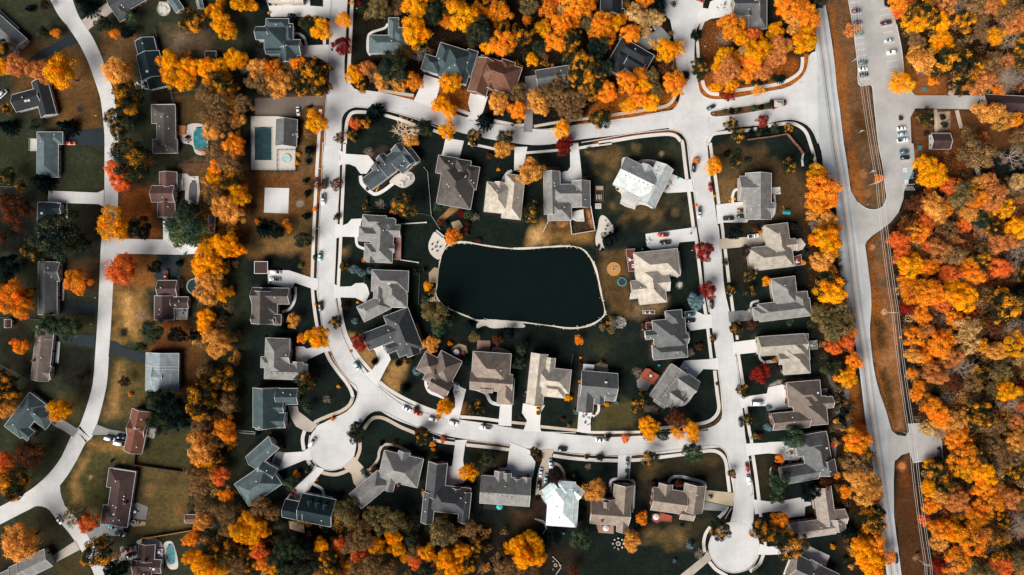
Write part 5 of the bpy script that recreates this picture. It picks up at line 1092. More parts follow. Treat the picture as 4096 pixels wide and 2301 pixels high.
def vehicle(kind, col, t, u, v, head, label, group, bed=None):
    d = vehicle_meshes(kind); L, Wd, H1, hood = d['dim']
    p = W(t, u, v, .8); nm = {'sedan': 'parked_car', 'suv': 'parked_car', 'pickup': 'pickup_truck', 'van': 'van', 'camper': 'camper_van'}[kind]
    r = empty(nm, (p.x, p.y, .21), -R(head)); tag(r, label, {'sedan': 'car', 'suv': 'car', 'pickup': 'pickup truck', 'van': 'van', 'camper': 'camper'}[kind], group)
    def child(n, par, slot=None):
        o = bpy.data.objects.new(n, d[n]); COL.objects.link(o); o.parent = par
        if slot is not None:
            if not d[n].materials: d[n].materials.append(None)
            o.material_slots[0].link = 'OBJECT'; o.material_slots[0].material = slot
        return o
    child('body', r, PAINT[col]); child('windows', r); child('roof_panel', r, PAINT[col])
    if 'bed' in d: child('bed', r)
    for sx in (1, -1):
        for sy in (1, -1):
            w = child('wheel', r); w.location = (sx * L * .3, sy * (Wd - .08), .34); child('rim', w)
    for sy in (1, -1):
        o = child('headlight', r); o.location = (L / 2 - .1, sy * Wd * .6, hood - .3)
        o = child('taillight', r); o.location = (-L / 2 + .06, sy * Wd * .68, H1 - .25)
    return r
ST, DR, LT = 'cars parked along the estate roads', 'vehicles standing on house drives', 'cars in the park parking lot'
for a in [
 ('sedan','silver','00',1397,836,-22,"silver car parked above the mottled tree by a dark house",DR),('suv','pale teal','00',1466,878,8,"pale teal car at the garage end of the black teal house",DR),('van','white','00',28,945,-42,"white van cut by left edge beside dark L-shaped house",DR),
 ('sedan','orange-red','00',715,1440,0,"orange-red car on black drive of the teal ranch",DR),('sedan','white','01',424,1120,86,"white car with dark sunroof beside the pool house lot",DR),
 ('sedan','dark teal','02',2000,1080,-27,"dark teal car driving on entrance road beside the median",'cars driving on the roads'),('sedan','red','02',1890,-2,20,"red car cut by top edge in north cul-de-sac",ST),
 ('suv','maroon','03',890,108,-7,"maroon car topmost in the left row of the parking lot",LT),('sedan','dark red','03',903,222,-7,"dark red car second from top in left lot row",LT),('sedan','bright teal','03',915,340,-7,"teal car third from top in left lot row, half under brush",LT),
 ('suv','teal','03',955,633,-7,"teal car above the white one in left lot row",LT),('sedan','white','03',958,695,-7,"white car between teal and black cars in left lot row",LT),('sedan','black','03',965,752,-7,"black car lowest in the left lot row",LT),
 ('pickup','maroon','03',1183,230,168,"dark maroon pickup in the right row of the lot",LT),('sedan','silver','03',1215,408,170,"silver car in the right lot row below maroon pickup",LT),('suv','white','03',1240,527,172,"white car with white roof in the right lot row",LT),
 ('sedan','white','03',1343,1290,-8,"white car topmost of the lower lot row",LT),('suv','pale teal','03',1350,1350,-8,"pale teal car second in the lower lot row",LT),('pickup','white','03',1353,1408,-7,"white pickup with dark bed in the lower lot row",LT),
 ('suv','teal','13',1370,80,-5,"dark teal car in lower lot row above the black car",LT),('suv','black','13',1376,138,-4,"black car lowest in lower lot row near blue bays",LT),
 ('sedan','white','10',1656,790,92,"white car behind the three-part brown house",DR),('camper','white','10',1945,1020,2,"white camper trailer at the end of the side lane",DR),('pickup','orange-red','10',1670,1325,92,"orange-red pickup on black drive above rust brown house",DR),
 ('pickup','white','11',675,555,92,"white pickup at left kerb below the box trailer",ST),('sedan','pale teal','11',642,1130,92,"pale teal car at left kerb of the west estate road",ST),('van','white','11',195,1288,2,"white van with orange nose on the west driveway",DR),('pickup','white','11',186,1360,182,"white pickup beside white van on west driveway",DR),
 ('suv','black','12',1826,240,92,"black car below a small bare orange street tree",ST),('sedan','red','12',1992,438,88,"red car at right kerb of east estate road",ST),('pickup','silver','12',1883,690,90,"silver pickup at left kerb of the east estate road",ST),
 ('pickup','orange-red','12',1515,915,178,"orange-red pickup on pale drive above the big beige house",DR),('pickup','black','12',1538,990,176,"black pickup below the orange-red one on pale drive",DR),('pickup','black','12',2175,748,-4,"black pickup at street end of the digger driveway",DR),
 ('suv','dark teal','12',2303,728,-4,"dark teal car beside yellow loader on drive",DR),('pickup','white','12',2425,925,-8,"white pickup with dark bed by round dark tree",DR),
 ('suv','black','21',648,185,88,"black car at left kerb of the west curve",ST),('sedan','black','21',1300,600,72,"black car tucked in notch of slate and grey house",DR),('suv','pale teal','21',1015,785,60,"pale teal car parked on the curve below brown verge",ST),
 ('sedan','white','21',1517,1215,28,"white car behind the red one on the south curve",ST),('sedan','orange-red','21',1622,1262,18,"orange-red car half under small orange tree at kerb",ST),('suv','white','21',1778,1320,18,"white car right of the red car on south curve",ST),
 ('suv','white','21',1984,1355,14,"white car at kerb opposite the brown steep house drive",ST),('pickup','white','21',2305,1403,184,"white pickup with loaded bed on the south road",ST),('sedan','white','21',1018,1372,-60,"white car half under dark tree by cul-de-sac neck",ST),
 ('van','white','31',565,112,-58,"white van parked in the south cul-de-sac circle",ST),('pickup','dark teal','31',1095,430,52,"dark teal pickup on the tan drive by cul-de-sac",DR),('sedan','red','31',365,630,-60,"red car on drive of house with white dormers",DR),
 ('suv','black','32',506,182,5,"black car at lower kerb of the south road",ST),('sedan','white','32',888,90,4,"white car at upper kerb near small orange tree",ST),('sedan','teal','32',1360,75,3,"teal car at upper kerb under yellow street trees",ST),
 ('sedan','grey','32',1160,313,92,"grey car at street end of the narrow drive",DR),('suv','dark teal','32',1153,433,91,"dark teal car behind grey car near garage",DR),('sedan','silver','32',390,328,80,"silver car by round shrub bed of mint white house",DR),
 ('sedan','white','32',288,418,96,"white car topmost left on mint house drive",DR),('sedan','pale teal','32',340,480,96,"pale teal car against round shrub bed",DR),('suv','black','32',273,548,92,"black car lowest on the mint house drive",DR),
 ('sedan','red','32',2363,368,84,"red car at right kerb above white car",ST),('suv','white','32',2378,490,76,"white car with dark windows below red car at kerb",ST),
 ('suv','black','22',2005,165,88,"black car at left kerb below two scarlet trees",ST),('suv','teal','22',1795,265,-5,"teal car upper of two on curved drive",DR),('suv','black','22',1795,328,-5,"black car lower of two on curved drive",DR),('sedan','white','22',1740,838,-64,"white car on drive of pale grey diagonal house",DR),
 ('pickup','yellow','22',262,1222,-90,"yellow pickup with black bed at beige house garage",DR),('camper','white','22',2465,1158,0,"white trailer beside courtyard drive wall",DR),('suv','black','22',2297,1352,86,"black car at right kerb near south road corner",ST),
 ('sedan','white','20',540,1280,40,"white car beside round yellow tree lower left",DR),('suv','dark teal','20',510,1338,36,"dark teal car under teal hipped house wall",DR),
 ('van','white','30',1105,75,12,"white van on drive of the rust red house",DR),('camper','white','30',1215,120,10,"white covered boat beside rust red house",DR),('suv','black','30',1215,58,12,"black car behind white van by rust red house",DR),
 ('sedan','white','30',593,893,58,"white car at grass kerb of lower left lane",ST),('sedan','bright teal','30',1135,962,10,"bright teal car below long dark brown ranch",DR),('pickup','grey','30',1212,1030,8,"grey pickup in shade below bright teal car",DR),
 ('pickup','orange-red','30',1275,1195,-12,"orange-red pickup beside lap pool house",DR),('suv','maroon','30',1310,1248,-8,"maroon car below orange-red pickup at bottom",DR),
 ('sedan','black','33',1287,1285,84,"black car driving on the highway at bottom",'cars driving on the roads'),('sedan','black','33',1724,212,80,"black car at the corner of the small lower lot",LT),
]: vehicle(*a[:8])
def simple(name, label, cat, t, u, v, rot, parts, group=None, z=0.2, zz=0.6, sc=1.0):
    """thing from a list of (part name, material, function(bm))"""
    p = W(t, u, v, zz); r = empty(name, (p.x, p.y, z), -R(rot), sc); tag(r, label, cat, group)
    for pn, m, fn in parts:
        for q in (fn if isinstance(fn, list) else [fn]):
            bm = bmesh.new(); q(bm); mesh_from(pn, bm, r, m)
    return r
WHITEP = surf('white_plastic', alb(245, 245, 242), .5, .05); TEALP = surf('teal_plastic', alb(40, 160, 165), .5, .1); DARKP = surf('dark_metal', (.02, .022, .025), .5, .1); YELP = surf('yellow_plastic', alb(246, 172, 30), .5, .1); WOODP = surf('weathered_wood', alb(150, 110, 80), .85, .25, 1, 8); REDP = surf('red_plastic', alb(196, 66, 40), .5, .1); STONE = surf('rubble_stone', alb(206, 192, 176), .9, .3, 1, 5); TEALC = surf('teal_canvas', alb(80, 205, 210), .8, .1)
def B(*a): return lambda bm: box(bm, *a)
def many(*fs):
    def f(bm):
        for q in fs: q(bm)
    return f
def wheels4(xs_, y, r):
    return [(lambda bm, x=x, s=s: tube(bm, (x, s * y - .1, r), (x, s * y + .1, r), r, r, 12)) for x in xs_ for s in (-1, 1)]
simple('box_trailer', "brown box trailer under a reddish street tree", 'trailer', '11',690,405,92,[('body', surf('trailer_brown', alb(120, 92, 80), .7, .2), many(B(-2.4,-1,.5,2.4,1,2.3))),('drawbar', DARKP, B(2.4,-.08,.45,3.4,.08,.6)),('wheel', RUBBER, wheels4((-.4,.4), 1.02, .34))])
simple('wheel_loader', "small yellow loader with dark bucket on drive", 'loader', '12',2292,672,0,[('body', YELP, many(B(-1.6,-.7,.5,.4,.7,1.2),B(-1.5,-.45,1.2,-.5,.45,1.6))),('cab', GLASS, B(-.5,-.6,1.2,.35,.6,2.2)),('bucket', DARKP, many(B(1.2,-1,.2,2.3,1,.8),B(.3,-.6,.6,1.3,-.4,.9),B(.3,.4,.6,1.3,.6,.9))),('wheel', RUBBER, wheels4((-1.2,.2), .9, .45))])
simple('mini_digger', "yellow and black digger on bottom right white drive", 'digger', '33',545,1375,20,[('body', YELP, B(-.9,-.6,.6,.2,.6,1.6)),('arm', DARKP, many(lambda bm: bar(bm,(.2,0,1.2),(1.8,0,2.2),.25,.3),lambda bm: bar(bm,(1.8,0,2.2),(3,0,.9),.2,.25),B(2.8,-.35,.4,3.3,.35,.9))),('track', RUBBER, [B(-1,-.8,0,.8,-.4,.55),B(-1,.4,0,.8,.8,.55)])])
simple('utility_cart', "small dark utility cart on sandy driveway", 'cart', '32',1995,660,2,[('body', DARKP, many(B(-.9,-.55,.3,.9,.55,.8),B(-.3,-.5,1.5,.6,.5,1.56))),('bed', surf('cart_bed', (.2,.21,.2), .7, .1), B(-1.3,-.55,.6,-.4,.55,.95)),('roll_bar', DARKP, many(B(-.32,-.52,.8,-.26,-.46,1.5),B(-.32,.46,.8,-.26,.52,1.5),B(.54,-.52,.8,.6,-.46,1.5),B(.54,.46,.8,.6,.52,1.5))),('wheel', RUBBER, wheels4((-.8,.75), .6, .3))])
# basketball hoops, mailboxes, bins
def hoop(t, u, v, rot, lab): simple('basketball_hoop', lab, 'hoop', t, u, v, rot, [('post', DARKP, many(B(-.1,-.1,0,.1,.1,3.2),lambda bm: bar(bm,(0,0,3.1),(1,0,3.3),.1,.1),B(-.5,-.4,0,.3,.4,.3))),('backboard', WHITEP, B(1,-.9,2.9,1.06,.9,4)),('rim', REDP, lambda bm: ring(bm,(1.35,0),.2,.26,3.02,3.06,14))], 'basketball hoops by the drives')
hoop('12',1795,900,180,"white-board hoop at street end of pickup drive"); hoop('31',1070,430,0,"hoop left of dark teal pickup on tan drive"); hoop('22',2340,225,0,"hoop at long grey east drive"); hoop('11',1155,270,0,"hoop on fan-shaped drive of slate multi-gable house")
BINS = [('10',1856,1105,'bright teal bin beside the white camper trailer',TEALP),('01',130,135,'yellow bin beside the top left pale drive',YELP),('22',140,1045,'teal bin left of the beige balcony house',TEALP),('22',1475,778,'teal bin above the red deck of diagonal house',TEALP),('22',1655,830,'teal bin at garage of pale grey diagonal house',TEALP),('12',1307,1057,'teal bin on dark patio above big beige house',TEALP),
 ('12',1668,340,'teal bin at edge of clutter on wide white drive',TEALP),('12',2393,700,'teal bin against grey gable house by loader',TEALP),('32',518,1025,'teal ball-like bin behind the mint house',TEALP),('11',130,1400,'teal bin pair below white pickup on west drive',TEALP),('33',372,1315,'teal bin on bottom right white driveway',TEALP),('33',238,218,'dark bin on cluttered drive near red awning',DARKP),('21',1235,262,'teal bin in the rock garden of spruce corner house',TEALP)]
for t, u, v, lab, m in BINS: simple('wheelie_bin', lab, 'bin', t, u, v, rnd.uniform(0, 90), [('body', m, B(-.4,-.4,.1,.4,.4,1.0)),('lid', m, B(-.45,-.45,1.0,.45,.45,1.12)),('wheel', RUBBER, many(B(-.45,-.3,0,-.3,-.2,.2),B(-.45,.2,0,-.3,.3,.2)))], 'wheelie bins at the houses')
MAILB = [('01',1015,88),('00',968,1165),('20',962,98),('20',920,365),('11',645,248),('11',620,850),('31',1785,60),('12',1830,855),('22',2240,685),('32',2395,285),('32',2405,655),('02',1940,470),('00',215,1010),('21',965,1130),('21',1130,600),('12',1805,1070),('22',1310,420),('30',695,115),('21',630,1360)]
mail0 = None
for i, (t, u, v) in enumerate(MAILB):
    p = W(t, u, v, .9)
    if mail0 is None:
        mail0 = empty('mailbox', (p.x, p.y, .1)); bm = bmesh.new(); box(bm, -.3, -.16, 1.0, .3, .16, 1.35); tube(bm, (-.3,0,1.35), (.3,0,1.35), .16, .16, 10); mesh_from('box', bm, mail0, WHITEP)
        bm = bmesh.new(); box(bm, -.06, -.06, 0, .06, .06, 1.0); mesh_from('post', bm, mail0, WOODP); m = mail0; tag(mail0, 'small white post-mounted mailbox standing at the kerb', 'mailbox', 'mailboxes along the kerbs')
    else:
        m = mail0.copy(); COL.objects.link(m)
        for ch in mail0.children: c = ch.copy(); c.parent = m; COL.objects.link(c)
        m.location = (p.x, p.y, .1)
    MAILB[i] = m
# ---------------------------------------------------------------- pools, decks furniture, fences, poles
WPOOL, nt, b = newmat('pool_water'); b.inputs['Base Color'].default_value = (.03, .17, .19, 1); b.inputs['Roughness'].default_value = .1; b.inputs['Specular IOR Level'].default_value = .04
n1 = noise(nt, .5, 4, coords(nt)); nt.links.new(mixc(nt, (.012,.10,.115), (.05,.20,.22), maprange(nt, n1.outputs[0], .35,.65,0,1)), b.inputs['Base Color'])
COVER = surf('pool_cover_leafy', alb(38, 74, 82), .85, .5, .35, 1.4); GCOV = surf('grey_pool_cover', alb(112,112,110), .85, .2, .6, 4); HOTW = surf('hot_tub_cover', alb(190,226,226), .6, .12)
DKW = surf('dark_pool_water', (.01,.03,.032), .2, .3); COPE = surf('pool_coping', alb(232,226,216), .8, .1)
def pool(lab, s, mat, smooth=2, grow=.55, cat='pool'):
    P = pts(s); c = sum(P, Vector()) / len(P); r = empty('swimming_pool', (c.x, c.y, .18)); tag(r, lab, cat)
    L = [Vector((p.x - c.x, p.y - c.y)) for p in P]; L = chaikin(L, smooth) if smooth else L
    bm = bmesh.new(); poly(bm, L, .06); mesh_from('water' if mat in (WPOOL, DKW) else 'cover', bm, r, mat)
    bm = bmesh.new(); Q = L + [L[0], L[1]]; ribbon(bm, Q, grow, .14, 0, .2); mesh_from('coping', bm, r, COPE)
pool("teal kidney pool behind dark brown hipped house", "00:1945,1290 2060,1280 2085,1380 2090,1535 1965,1525 1938,1440", WPOOL, 1)
pool("large rectangular pool under a leaf-strewn teal cover", "D:640,321 685,321 685,404 640,404", COVER, 0)
pool("grey covered coffin-shaped pool in white deck", "10:1910,375 1990,375 1992,470 1985,580 1895,578 1893,470", GCOV, 1)
pool("teal lap pool in white surround bottom left", "30:1675,1140 1750,1130 1768,1240 1765,1335 1695,1340 1670,1240", WPOOL, 1, .3)
def roundpool(lab, t, u, v, rr, mat, wall, name='round_pool', cat='pool', h=.9):
    simple(name, lab, cat, t, u, v, 0, [('wall', wall, lambda bm: ring(bm, (0,0), rr * TP - .25, rr * TP, 0, h, 32)), ('water', mat, lambda bm: disc(bm, (0,0), rr * TP - .2, h - .12, 32))], zz=h)
roundpool("white-rimmed round above-ground pool by rust brown house", '20',1955,-15,78,DKW,WHITEP,h=1.2)
roundpool("dark round trampoline below grey covered pool", '10',2114,617,50,DARKP,DARKP,'trampoline','trampoline',.8)
roundpool("round pale hot tub in square concrete pad", '01',305,1593,44,HOTW,COPE,'hot_tub','hot tub',.5)
roundpool("black trampoline with teal rim east of lake", '12',1106,1385,44,DARKP,TEALC,'trampoline','trampoline',.8)
roundpool("thin ringed trampoline beside gold tree on dark lawn", '11',1385,598,42,surf('trampoline_net',(.012,.016,.015),.9,.2),DARKP,'trampoline','trampoline',.6)
simple('mulch_circle', "orange mulch circle with fire bowl by trampoline", 'fire pit', '12',1022,1257,0,[('mulch', surf('mulch', alb(214,150,84), .95, .2, 2, 9), lambda bm: disc(bm,(0,0),70*TP,.06,36)),('fire_bowl', STONE, lambda bm: ring(bm,(0,0),.5,.85,.0,.5,16)),('ash', DARKP, lambda bm: disc(bm,(0,0),.52,.2,16)),('bench', WHITEP, many(B(.9,.5,.1,1.7,.7,.5),B(.3,.9,.1,.9,1.1,.5)))], zz=.1)
simple('wagon_wheel_bed', "round spoked garden circle with pale centre at top", 'garden bed', '00',1648,95,12,[('rim', STONE, lambda bm: ring(bm,(0,0),3.1,3.4,0,.3,36)),('spoke', STONE, lambda bm: [bar(bm,(0,0,.12),(3.1*math.cos(a),3.1*math.sin(a),.12),.25,.2) for a in [k*2.0944+.3 for k in range(3)]]),('centre', COPE, lambda bm: disc(bm,(0,0),1.5,.3,20))], zz=.1)
def firepit(lab, t, u, v, rr, chairs, cm): simple('fire_pit', lab, 'fire pit', t, u, v, 0, [('ring', STONE, lambda bm: ring(bm,(0,0),rr*.6,rr,0,.45,18)),('ash', DARKP, lambda bm: disc(bm,(0,0),rr*.62,.2,16)),('seat', cm, [(lambda bm, k=k: (box(bm,-.35,-.35,0,.35,.35,.45,Matrix.Rotation(k*2*math.pi/chairs,4,'Z')@Matrix.Translation((rr+1.5,0,0))), box(bm,.25,-.35,.45,.35,.35,.95,Matrix.Rotation(k*2*math.pi/chairs,4,'Z')@Matrix.Translation((rr+1.5,0,0))))) for k in range(chairs)])])
firepit("round fire pit ringed by chairs on dark south lawn", '32',1068,1130,1.2,8,WHITEP); firepit("fire table with dark chairs on lake-edge patio", '11',1805,1035,.7,5,DARKP); firepit("fire ring on reddish stone circle southeast of lake", '22',1092,353,.9,5,STONE); firepit("oval fire ring in stone garden northeast of lake", '12',960,820,.9,3,STONE); firepit("small fire pit on clay patio behind brick terrace", '30',1342,918,1.3,2,WOODP)
firepit("ring of stones at bottom woodland clearing", '32',438,1348,.9,3,STONE)
def tableset(lab, t, u, v, rot, z, n, tm, cm, umb=None):
    def chair_(k):
        def g(bm):
            M = Matrix.Rotation(k*2*math.pi/n,4,'Z')@Matrix.Translation((1.25,0,0)); box(bm,-.25,-.25,0,.25,.25,.45,M); box(bm,.2,-.25,.45,.26,.25,.9,M)
        return g
    chairs = [chair_(k) for k in range(n)]
    P = [('table_top', tm, lambda bm: (tube(bm,(0,0,.7),(0,0,.76),.75,.75,14))),('leg', DARKP, lambda bm: tube(bm,(0,0,0),(0,0,.7),.06,.06,8)),('chair', cm, chairs)]
    if umb is not None:
        def can(bm):
            c = bm.verts.new((0,0,2.7)); rg = [bm.verts.new((1.6*math.cos(k*math.pi/4),1.6*math.sin(k*math.pi/4),2.15)) for k in range(8)]
            for k in range(8): bm.faces.new((c,rg[k],rg[(k+1)%8]))
        P += [('canopy', umb, can),('pole', WHITEP, lambda bm: tube(bm,(0,0,.7),(0,0,2.7),.03,.03,6))]
    simple('patio_set', lab, 'patio set', t, u, v, rot, P, 'garden tables with chairs', z=z, zz=z+1)
WHC = surf('white_canvas', alb(250,250,250), .8, .04)
tableset("white star-shaped parasol set on curved stone patio",'21',2012,645,0,.22,4,WHITEP,WHITEP,WHC); tableset("white octagon parasol on brown terrace",'32',940,968,0,.25,6,WHITEP,REDP,WHC); tableset("white cushioned set on octagon terracotta deck",'32',1443,856,0,1.05,6,WHITEP,WHITEP,WHC)
tableset("teal octagon parasol on dark grey deck",'31',2446,752,0,.25,4,WHITEP,DARKP,TEALC); tableset("dark round table on orange timber deck",'21',1598,448,0,1.55,6,DARKP,DARKP); tableset("white table by parked pickups on pale drive",'12',1375,975,0,.2,4,WHITEP,WHITEP); tableset("dark table in rear corner of tan brick house",'21',2395,690,0,.3,4,DARKP,DARKP)
tableset("pale star-shaped set in glass corner terrace",'23',440,580,0,1.05,6,WHITEP,HOTW); tableset("grey flower-shaped set behind pinkish grey house",'33',783,808,0,.25,6,GCOV,GCOV); tableset("black set beside the teal kidney pool",'00',1885,1400,20,.25,5,WOODP,DARKP); tableset("teal set on deck of rust brown house",'20',1830,230,0,2.25,4,TEALP,DARKP)
tableset("table set by red deck of diagonal house",'22',1395,885,30,1.65,5,WHITEP,WOODP); tableset("pale table on red deck by big beige house",'12',1185,1165,0,1.45,3,WHITEP,WHITEP); tableset("table set on maroon deck",'13',290,1185,10,1.45,4,WHITEP,WHITEP); tableset("white furniture on lap pool patio",'30',1590,1220,10,.85,4,WHITEP,DARKP); tableset("bench set on red square by bottom left long ranch",'30',1350,815,0,.25,4,WHITEP,WOODP)
tableset("white lounge set on patio of slate multi-gable house",'11',1530,335,-37,.25,4,WHITEP,WHITEP); tableset("second white lounge set nearer the lawn edge",'11',1465,395,-37,.25,4,WHITEP,WHITEP)
def lounger(lab, t, u, v, rot, z): simple('sun_lounger', lab, 'lounger', t, u, v, rot, [('frame', WHITEP, many(B(-1,-.32,.2,.6,.32,.32),B(-.9,-.3,0,-.8,.3,.2),B(.4,-.3,0,.5,.3,.2))),('backrest', WHITEP, lambda bm: bar(bm,(.55,0,.3),(1.05,0,.75),.62,.06))], 'white loungers on decks', z=z, zz=z)
lounger("white lounger on red deck, upper of two",'12',1222,1215,0,1.42); lounger("white lounger on red deck, lower of two",'12',1222,1238,0,1.42); lounger("white lounger at maroon-decked garden patio",'13',95,443,-8,.22); lounger("white lounger below another behind grey gable house",'13',100,497,-8,.22); lounger("white lounger on west pool deck top",'10',1930,345,0,.22)
# raised beds
def bed(lab, t, x0, y0, x1, y1, fr, so_, rows): 
    a, b_ = W(t, x0, y0), W(t, x1, y1); r = empty('raised_bed', ((a.x+b_.x)/2,(a.y+b_.y)/2,0)); tag(r, lab, 'raised bed', 'vegetable beds'); hx, hy = abs(b_.x-a.x)/2, abs(b_.y-a.y)/2
    bm = bmesh.new(); [box(bm, *q) for q in ((-hx,-hy,0,hx,-hy+.2,.45),(-hx,hy-.2,0,hx,hy,.45),(-hx,-hy+.2,0,-hx+.2,hy-.2,.45),(hx-.2,-hy+.2,0,hx,hy-.2,.45))]; mesh_from('frame', bm, r, fr)
    bm = bmesh.new(); box(bm,-hx+.2,-hy+.2,0,hx-.2,hy-.2,.36); mesh_from('soil', bm, r, so_)
    bm = bmesh.new(); [box(bm,-hx*.75+i*hx*1.5/rows,-hy*.7,.36,-hx*.75+i*hx*1.5/rows+hx*.5/rows,hy*.2,.6) for i in range(rows)]; mesh_from('planter', bm, r, WHITEP)
bed("long raised bed with white planters beside grey U house",'12',836,468,918,575,WOODP,surf('bed_soil',alb(60,40,32),.95,.3),4); bed("striped pallet bed above the long raised bed",'12',838,422,918,465,WOODP,surf('pallet',alb(196,180,164),.9,.2),6); bed("small pale raised bed below the long one",'12',836,600,895,652,WHITEP,surf('bed_pale',alb(206,190,172),.9,.2),2)
bed("white-walled double flower bed on golden lawn",'22',1312,222,1435,262,WHITEP,surf('bed_red',alb(110,48,36),.95,.3),2)
# playset, soccer goal, swings, lake dock, arbours
simple('playset', "yellow slide playset with teal roof on east lawn", 'playset', '13',170,690,5,[('roof', TEALP, lambda bm: [bm.faces.new([bm.verts.new(p) for p in q]) for q in (((-1.9,-1.1,2.4),(1.9,-1.1,2.4),(1.9,0,3.1),(-1.9,0,3.1)),((1.9,1.1,2.4),(-1.9,1.1,2.4),(-1.9,0,3.1),(1.9,0,3.1)))]),('slide', YELP, lambda bm: bar(bm,(-1.0,1.2,1.6),(-1.2,3.4,.3),.7,.15)),('frame', WOODP, many(*[B(x-.08,y-.08,0,x+.08,y+.08,2.4) for x in (-1.7,0,1.7) for y in (-.9,.9)])),('platform', WOODP, B(-1.7,-.9,1.3,0,.9,1.45)),('swing', DARKP, B(.6,-.2,.5,1.1,.2,.56))])
simple('lake_dock', "terracotta timber dock on southwest lake shore", 'dock', '21',1852,195,40,[('deck_board', DECKM['t'], many(B(-3.4,-.55,.35,3.0,.55,.5),B(-.6,-1.5,.35,.6,1.5,.48))),('post', WOODP, [B(x-.1,y-.1,-.8,x+.1,y+.1,.8) for x in (-3.2,0,2.8) for y in (-.6,.6)])])
simple('footbridge', "pale plank ramp at northwest lake patio", 'bridge', '11',1848,905,40,[('deck_board', WHITEP, B(-2.6,-.6,.25,2.6,.6,.4)),('railing', WOODP, many(B(-2.6,-.68,.4,2.6,-.6,.9),B(-2.6,.6,.4,2.6,.68,.9)))])
simple('pergola', "white-framed open pergola beside the white van driveway", 'pergola', '11',52,1242,0,[('beam', WHITEP, many(B(-3.4,-3.1,2.3,3.4,-2.85,2.5),B(-3.4,2.85,2.3,3.4,3.1,2.5),B(3.15,-2.85,2.3,3.4,2.85,2.5),B(-3.4,-2.85,2.3,-3.15,2.85,2.5))),('roof', surf('pergola_slats', alb(74,56,48), .9, .2, 1, 8), B(-3.1,-2.8,2.2,3.1,2.8,2.3)),('post', WHITEP, [B(x-.1,y-.1,0,x+.1,y+.1,2.3) for x in (-3.2,3.2) for y in (-2.9,2.9)])], zz=2.4)
simple('slatted_pergola', "white slatted pergola roof behind navy and grey house", 'pergola', '22',825,815,5,[('slat', WHITEP, lambda bm: [box(bm,-5.6,-2.2+k*.4,2.6,-.1,-1.9+k*.4,2.75) for k in range(11)]),('awning', WHC, B(-5.2,-2.4,2.35,5.5,-1.0,2.5)),('post', WHITEP, [B(x-.1,y-.1,0,x+.1,y+.1,2.6) for x in (-5.4,-.3,5.2) for y in (-2.1,1.6)])], zz=2.6)
simple('pergola', "white striped pergola on wide pale terrace", 'pergola', '12',1190,545,26,[('slat', WHITEP, lambda bm: [box(bm,-3.9,-3.2+k*.55,2.7,3.9,-2.95+k*.55,2.85) for k in range(12)]),('beam', WHITEP, many(B(-3.8,-3.3,2.5,-3.5,3.3,2.7),B(3.5,-3.3,2.5,3.8,3.3,2.7))),('post', WHITEP, [B(x-.12,y-.12,0,x+.12,y+.12,2.5) for x in (-3.6,3.6) for y in (-3.1,3.1)])], zz=2.7)
simple('awning', "red awning beside grey house with cluttered drive", 'awning', '33',648,140,0,[('cloth', REDP, B(-.9,-1.3,2.3,.9,1.3,2.36)),('post', WHITEP, [B(x-.05,y-.05,0,x+.05,y+.05,2.3) for x in (-.8,.8) for y in (-1.2,1.2)])], zz=2.3)
simple('kayak', "yellow kayak leaning on wall of slate multi-gable house", 'kayak', '11',1222,448,-60,[('hull', YELP, lambda bm: loft(bm,[(-2,.05,.2,.35,.02),(-1,.32,.05,.42,.06),(0,.38,.05,.42,.08),(1,.32,.05,.42,.06),(2,.05,.2,.35,.02)])),('cockpit', DARKP, B(-.4,-.18,.42,.4,.18,.45))])
simple('picnic_table', "dark picnic table with pale top in wood clearing", 'picnic table', '13',1955,310,-5,[('table_top', surf('stone_top',alb(206,196,182),.8,.15), B(-.8,-.9,.7,.8,.9,.8)),('bench', DARKP, many(B(-1.3,-1.5,.4,1.3,-1.1,.5),B(-1.3,1.1,.4,1.3,1.5,.5),B(-1.4,-.4,.3,-1,.4,.6))),('leg', DARKP, B(-.3,-.3,0,.3,.3,.7))])
for lab, t, u, v, s in (("teal square covered trough on lawn above lot",'03',1573,893,1.1),("grey square hatch under park trees",'03',1548,740,1.1),("teal square hatch by lower lot row",'13',1530,38,1.2)):
    simple('ground_hatch', lab, 'hatch', t, u, v, 3, [('frame', GCOV, many(B(-s,-s,0,s,s,.2))),('lid', TEALP if 'teal' in lab else GCOV, B(-s*.7,-s*.7,.2,s*.7,s*.7,.28))])
for lab, t, u, v, c, n in (("scattered yard-sale clutter on wide white drive",'12',1540,400,None,34),("clutter piled on edge of grey east house drive",'33',210,190,None,22),("clutter at garage of angled teal house",'31',150,345,None,18),("clutter on north cul-de-sac drive",'02',2120,70,None,18),("boxes and toys on drive of navy and grey house",'22',740,1310,None,20),("pots and toys along curved walk driveway",'21',2030,1010,None,16)):
    p = W(t, u, v); bm = bmesh.new(); r3 = random.Random(lab)
    for k in range(n):
        a, b_, s = r3.gauss(0, 1.7), r3.gauss(0, 1.9), r3.uniform(.12, .4); box(bm, a - s, b_ - s * .7, 0, a + s, b_ + s * .7, s * 1.4, Matrix.Rotation(r3.uniform(0, 3), 4, 'Z'), r3.randrange(5))
    o = mesh_from('clutter', bm, None, [WHITEP, DARKP, REDP, TEALP, WOODP]); o.location = (p.x, p.y, .2); tag(o, lab, 'clutter', kind='stuff')
